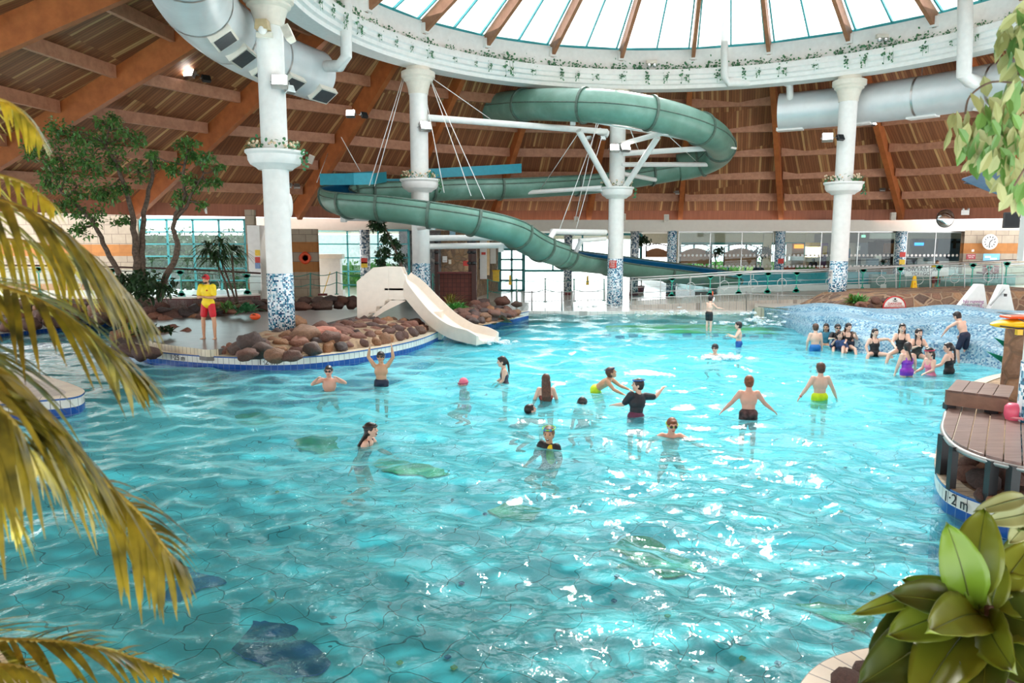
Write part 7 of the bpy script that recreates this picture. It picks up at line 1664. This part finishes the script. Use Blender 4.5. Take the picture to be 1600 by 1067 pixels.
# swimmers
person(at(515, 606, -.2), 185, 1.5, 'swimmer with dark goggles holding both hands to his face near the island', 'pink', (4, 0), (0, 0), {'R': ((.8, .5, -.3), (-.7, .6, .75), .6), 'L': ((-.9, .4, -.25), (.75, .6, .7), .6)}, crouch, ('short', 'dark'), [('shorts', cloth('maroon', (92, 40, 50)))], [('goggles', M['black'])])
person(at(596, 600, .02), 178, 1.5, 'bare-chested swimmer with dark cap and goggles stretching both arms up', 'tan', (0, 0), (0, -6), {'R': ((.55, .15, .9), (-.2, .2, 1), .6), 'L': ((-.55, .1, .8), (.1, .1, 1), .1)}, None, ('short', 'dark'), [('cap', BK), ('shorts', N_)], [('goggles', M['black'])])
person(at(562, 692, -.32), -100, 1.5, 'laughing girl with wet dark hair and navy swimsuit swimming towards the right', 'fair', (22, 0), (0, -12), {'R': ((.3, -.35, -.85), (.1, -.5, -.8), .2), 'L': ((-.4, .4, -.8), (-.2, .8, -.4), .2)}, {'R': ((.1, .2, -1), (0, -.9, -.5)), 'L': ((-.1, .4, -1), (0, -.8, -.6))}, ('wet', 'dark'), [('suit', N_)], [('band', BK)], mouth='open', girl=True)
person(at(728, 605, -.45), 120, 1.4, 'swimmer in a pink swim cap with only the head above water', 'pink', (5, 0), (0, 0), None, crouch, ('none', 'dark'), [('cap', cloth('cap_pink', (225, 110, 135))), ('suit', cloth('pink_suit', (220, 120, 150)))], [('goggles', cloth('pink_goggles', (150, 60, 90)))])
person(at(789, 597, -.08), 95, 1.4, 'girl with a long dark plait and patterned swimsuit standing side on', 'fair', (4, 0), (0, 6), {'R': ((.1, .1, -1), (.05, .75, -.5), .5), 'L': ((-.1, .15, -1), (-.05, .7, -.6), .5)}, None, ('plait', 'dark'), [('suit', cloth('patterned', (70, 60, 75), .6, .5))], girl=True)
person(at(802, 644, -.34), -70, 1.4, 'swimmer low in the water with dark hair, left of the long-haired girl', 'pink', (55, 0), (0, -40), {'R': ((.6, .6, -.2), (.3, .9, -.2), .1), 'L': ((-.5, .5, -.2), (0, 1, -.3), .1)}, crouch, ('short', 'dark'), [('shorts', N_)])
person(at(853, 626, -.16), 2, 1.5, 'girl seen from behind with very long wet brown hair and an orange and black suit', 'fair', (2, 0), (0, 0), {'R': ((.4, .2, -1), (.1, .7, -.6), .3), 'L': ((-.4, .2, -1), (-.1, .7, -.6), .3)}, None, ('long', 'brown'), [('suit', cloth('orange_black', (150, 60, 45), .6, .7))], girl=True)
person(at(858, 702, -.3), 140, 1.4, 'boy in a yellow and black rash vest with blue and green goggles pushed up', 'tan', (0, 0), (25, 0), {'R': ((.5, .2, -1), (.2, .8, -.5), .2), 'L': ((-.5, .2, -1), (-.2, .8, -.5), .2)}, crouch, ('short', 'light'), [('rash', BK, .8), ('shorts', N_)], [('goggles_up', cloth('goggle_blue', (30, 110, 190), .2), cloth('goggle_green', (130, 200, 40))), ('stripe', cloth('vest_yellow', (235, 215, 40)))], mouth='open')
person(at(912, 628, -.52), 160, 1.45, 'dark-haired swimmer submerged to the chin beside the bending boy', 'pink', (5, 0), (0, 30), None, crouch, ('short', 'dark'), [('shorts', BK)], [('goggles', M['black'])])
person(at(930, 612, .04), -115, 1.45, 'boy leaning forward in neon yellow shorts with goggles on his forehead', 'tan', (52, 0), (20, -38), {'R': ((.15, .75, -.75), (0, .9, -.35), .3), 'L': ((-.15, .8, -.6), (0, .9, -.3), .3)}, {'R': ((.1, .35, -1), (0, -.2, -1)), 'L': ((-.1, .5, -1), (0, -.3, -1))}, ('short', 'brown'), [('shorts', cloth('neon_yellow', (205, 235, 30)))], [('goggles_up', cloth('goggle_navy', (35, 45, 90), .3))])
person(at(993, 652, .0), 22, 1.5, 'boy in a black short-sleeved rash vest throwing his right arm out', 'fair', (2, 8), (60, 0), {'R': ((1, .1, -.15), (.8, .2, .6), .9), 'L': ((-.4, .5, -.8), (-.3, .9, -.2), .3)}, None, ('short', 'dark'), [('rash', cloth('rash_black', (30, 32, 40)), .75), ('shorts', cloth('maroon_shorts', (100, 45, 75)), .6)], [('goggles_up', cloth('goggle_blue', (30, 110, 190), .2))])
person(at(1048, 680, -.36), 175, 1.45, 'red-haired boy in black goggles with bare shoulders just above the water', 'pink', (6, 0), (8, 8), {'R': ((.9, .3, -.35), (.2, .8, -.3), .2), 'L': ((-.9, .5, -.35), (-.8, .6, -.25), .2)}, crouch, ('short', 'red'), [('shorts', BK)], [('goggles', M['black'], cloth('goggle_lime', (160, 200, 60)))])
person(at(1169, 652, .05), -6, 1.5, 'boy seen from behind in dark patterned shorts with both arms held out low', 'pink', (4, 0), (0, 0), {'R': ((.65, .15, -.9), (.9, .2, -.75), .3), 'L': ((-.6, .2, -.85), (-.8, .2, -.9), .3)}, None, ('short', 'red'), [('shorts', cloth('brown_pattern', (90, 62, 62), .7, .6))])
person(at(1280, 626, .06), 2, 1.5, 'boy seen from behind in bright neon yellow shorts with arms hanging out', 'fair', (0, 0), (0, 0), {'R': ((.5, .05, -.9), (.45, .15, -.9), .4), 'L': ((-.5, .05, -.9), (-.55, .15, -.9), .4)}, None, ('short', 'brown'), [('shorts', cloth('neon_yellow2', (215, 240, 20)), .45)], [('wrist', cloth('wrist_red', (190, 40, 50)), 'L')])
f_ = G(1107, 524, -.15)
person((f_.x, f_.y, .58), -60, 1.38, 'child wearing a blue full-face snorkel mask with an orange tip and black shorts', 'fair', (4, 0), (0, 4), {'R': ((.3, .7, -.7), (.2, 1, -.1), .3), 'L': ((-.2, .6, -.8), (0, .9, .1), .3)}, None, ('short', 'dark'), [('shorts', BK, .5)], [('mask', M['white'])], vox=.014)
person(at(1154, 540, .05), 80, 1.42, 'shouting boy in blue shorts wading left beside the masked child', 'fair', (0, 6), (-10, 0), {'R': ((.4, .3, -.8), (.3, .5, .2), .5), 'L': ((-.3, .5, -.7), (-.2, .8, .2), .5)}, None, ('short', 'dark'), [('shorts', cloth('blue_shorts', (25, 85, 160)))], mouth='open', vox=.014)
person(at(1117, 556, -.3), 150, 1.3, 'child with a black swim cap and goggles, shoulders at the water', 'fair', (0, 0), (0, 0), None, crouch, ('none', 'dark'), [('cap', BK), ('shorts', N_)], [('goggles', M['black'])], vox=.014)
person(at(1273, 549, .1), 4, 1.5, 'boy seen from behind in bright blue shorts left of the seated group', 'fair', (2, 0), (0, 0), {'R': ((.22, .0, -1), (.12, .1, -1), .3), 'L': ((-.3, .1, -1), (.1, .3, -.9), .3)}, None, ('short', 'brown'), [('shorts', cloth('bright_blue', (30, 110, 180)), .5)], vox=.014)
# seated group on the terrace edge
sit = {'R': ((.25, 1, -.05), (.1, .5, -.8)), 'L': ((-.25, 1, -.05), (-.1, .5, -.8))}
def sitter(px, wl, z, yaw, *a, **k_): p = G(px, wl-3, z); return person((p.x, p.y, p.z+.1), yaw, *a, **{**dict(vox=.014, legs=sit), **k_})
sitter(1289, 547, -.1, 150, 1.35, 'child half hidden behind the boy in bright blue shorts', 'olive', (0, 0), (0, 0), None, hair=('wet', 'dark'), wear=[('rash', cloth('teal_rash', (40, 110, 130)), .7)])
sitter(1306, 549, .0, 170, 1.35, 'child with dark goggles and black rash vest seated at the left of the group', 'fair', (6, 0), (0, 0), {'R': ((.5, .6, -.6), (-.3, .9, .2), .4), 'L': ((-.5, .6, -.7), (.3, .8, -.2), .4)}, hair=('short', 'dark'), wear=[('rash', BK, .7), ('shorts', N_)], extras=[('goggles', M['black'])])
sitter(1323, 549, .02, 165, 1.4, 'girl holding her hands to her cheek behind the others in the seated group', 'fair', (0, 0), (20, 4), {'R': ((.5, .5, -.4), (-.35, .5, .9), .6), 'L': ((-.5, .5, -.6), (.4, .6, .9), .6)}, hair=('wet', 'dark'), wear=[('suit', BK)], girl=True)
sitter(1310, 560, -.18, 160, 1.32, 'child in a navy striped rash vest with a hand to the mouth', 'fair', (6, 0), (10, 0), {'R': ((.4, .6, -.5), (-.45, .5, .9), .6), 'L': ((-.4, .5, -.8), (.1, .9, -.2), .4)}, hair=('wet', 'dark'), wear=[('rash', cloth('navy_stripe', (50, 80, 130), .6, .6), 1.2)], mouth='open')
sitter(1328, 561, -.2, 20, 1.32, 'brown-haired seated child in a dark blue vest with back to the camera', 'pink', (-4, 0), (30, 0), {'R': ((.6, .4, -.7), (.4, .8, -.3), .3), 'L': ((-.5, .5, -.7), (-.2, .8, .4), .3)}, hair=('short', 'brown'), wear=[('rash', cloth('dark_blue', (24, 34, 56)), .6)])
sitter(1366, 561, -.02, 178, 1.45, 'laughing girl in a black swimsuit leaning back with one arm along the ledge', 'fair', (-8, 0), (6, 0), {'R': ((.55, .3, -.8), (-.1, .5, -.8), .3), 'L': ((-.95, .1, .1), (-.7, .4, -.7), .3)}, legs={'R': ((.6, .8, .05), (.3, .3, -.9)), 'L': ((-.6, .8, .05), (-.3, .3, -.9))}, hair=('wet', 'dark'), wear=[('suit', BK)], mouth='open', girl=True)
sitter(1407, 556, .22, 150, 1.5, 'tall girl in a black swimsuit sitting highest on the terrace', 'fair', (4, 0), (10, 0), {'R': ((.3, .5, -.8), (-.3, .8, -.3), .4), 'L': ((-.3, .5, -.8), (.3, .9, -.1), .4)}, legs={'R': ((.5, 1, -.2), (.2, .3, -.9)), 'L': ((0, 1, -.25), (.1, .3, -.9))}, hair=('wet', 'dark'), wear=[('suit', BK)], mouth='open', girl=True)
sitter(1431, 564, .12, 172, 1.48, 'laughing girl in a dark patterned swimsuit holding her hands together', 'fair', (6, 0), (10, -4), {'R': ((.3, .4, -.8), (-.4, .8, .35), .6), 'L': ((-.35, .4, -.8), (.4, .8, .3), .6)}, hair=('front', 'dark'), wear=[('suit', cloth('dark_pattern', (50, 60, 58), .6, .6))], mouth='open', girl=True)
person(at(1416, 588, .1), 8, 1.5, 'girl seen from behind in a shiny purple swimsuit with long wet hair', 'fair', (2, 0), (-20, 0), {'R': ((.45, .15, -.9), (.55, .7, -.6), .3), 'L': ((-.3, .1, -1), (-.15, .2, -1), .3)}, None, ('plait', 'dark'), [('suit', cloth('purple', (140, 45, 185), .35), 'lowback')], vox=.013, girl=True)
person(at(1453, 586, -.02), 100, 1.42, 'girl in a pink swimsuit with a red headband facing left', 'fair', (4, 0), (0, 4), {'R': ((.2, .25, -1), (.0, .9, -.45), .3), 'L': ((-.3, .3, -.9), (0, .9, -.3), .3)}, None, ('plait', 'dark'), [('suit', cloth('pink', (235, 130, 160)))], [('band', cloth('headband_red', (180, 50, 80)))], vox=.013, girl=True)
person(at(1482, 585, .06), 35, 1.5, 'girl seen from behind in a low-backed black swimsuit with a dark plait', 'fair', (2, 0), (40, 6), {'R': ((.25, .0, -1), (.1, .3, -.9), .3), 'L': ((-.45, .25, -.9), (-.7, .6, -.35), .3)}, None, ('plait', 'dark'), [('suit', BK, 'lowback')], vox=.013, girl=True)
f_ = G(1504, 569, -.08)
person((f_.x, f_.y, .64), 22, 1.45, 'boy in navy shorts stepping up the mosaic terrace with his back to the camera', 'fair', (24, 0), (0, 20), {'R': ((.35, .3, -.9), (.1, .5, -.8), .3), 'L': ((-.55, .6, -.6), (-.15, .5, -.9), .2)}, {'R': ((.15, .15, -1), (.05, -.15, -1)), 'L': ((-.12, .25, -1), (0, -.2, -1))}, ('short', 'dark'), [('shorts', N_, .8)], vox=.013)
# staff and people in the lobby
person((X(1461, 35.2), 35.2, .62+.8), 160, 1.7, 'staff member in a yellow t-shirt behind the ramp railing', 'tan', (0, 0), (0, 0), {'R': ((.5, .3, -.8), (.2, .6, -.4)), 'L': ((-.3, .3, -.9), (0, .5, -.6))}, None, ('short', 'brown'), [('tshirt', MT['cloth_lifeguard_yellow'], .7), ('shorts', cloth('dark_red', (120, 40, 45)), .7)], vox=.022, child=False)
person((X(1268, 44), 44, 1.34), 0, 1.7, 'dark-clothed person standing by the lit food counter in the lobby', 'tan', (0, 0), (0, 0), None, None, ('long', 'dark'), [('tshirt', N_, 1.0), ('shorts', N_, .9)], vox=.025, child=False)
person((X(1100, 43), 43, 1.15), 150, 1.7, 'person in black seated in front of the left trellis screen in the cafe', 'tan', (6, 0), (0, 20), {'R': ((.5, .3, -.8), (-.5, .7, 0)), 'L': ((-.5, .3, -.8), (.5, .7, 0))}, sit, ('short', 'red'), [('tshirt', BK, 1.5), ('shorts', BK, .9)], vox=.025, child=False)
person((X(1183, 43), 43, 1.15), 170, 1.7, 'person in dark blue seated in front of the right trellis screen in the cafe', 'tan', (10, 0), (0, 15), {'R': ((.5, .3, -.8), (-.5, .7, 0)), 'L': ((-.5, .3, -.8), (.5, .7, 0))}, sit, ('short', 'dark'), [('tshirt', cloth('cafe_blue', (50, 60, 90)), 1.5), ('shorts', N_, .9)], vox=.025, child=False)
person((X(1380, 44), 44, 1.34), 180, 1.7, 'dark-haired person behind the reception desk', 'tan', (10, 0), (0, 15), None, None, ('short', 'dark'), [('tshirt', BK, .7)], vox=.025, child=False)
# splash around the centre column and between swimmers
def splash(px, py, Y0, sx, sy, hz, label, seed):
    c = G(px, py, 0); r_ = np.random.default_rng(seed); mb = MB(off=(c.x, c.y, 0))
    for k in range(60): 
        a, b = r_.normal()*sx*.5, r_.normal()*sy*.5; z = abs(r_.normal())*hz*.5*math.exp(-abs(a)/sx); mb.ell((c.x+a, c.y+b, z), (r_.uniform(.05, .16), r_.uniform(.05, .12), r_.uniform(.02, .06)), n=8, m=6)
    return mb.build('splash', M['foam'], smooth=True, label=label, cat='water splash', kind='stuff')
splash(960, 484, 0, 3.4, .8, .35, 'white splash breaking around the foot of the centre column', 1); splash(1060, 492, 0, 2.4, .8, .25, 'white water rolling in right of the centre column', 2); splash(1185, 508, 0, 1.6, .8, .5, 'white splash by the left end of the mosaic terrace', 3); splash(762, 535, 0, .8, .4, .12, 'small splash at the end of the cream slide', 4); splash(1128, 560, 0, .6, .3, .1, 'small splash beside the capped child', 6)

for px, lab in ((1100, 'dark stool under the person at the left trellis screen'), (1183, 'dark stool under the person at the right trellis screen')):
    e = empty('stool', (X(px, 43), 43.05, .46), lab, 'stool'); mb = MB(); mb.lathe([(.01, .52), (.22, .52), (.22, .57), (.01, .57)], n=18); mb.build('seat', M['darkwood'], e)
    mb = MB(); mb.tube([Vector((0, 0, .52)), Vector((0, 0, .02))], .03, 8); mb.lathe([(.01, 0), (.2, 0), (.2, .03), (.01, .03)], n=18); mb.build('pedestal', M['steel'], e)
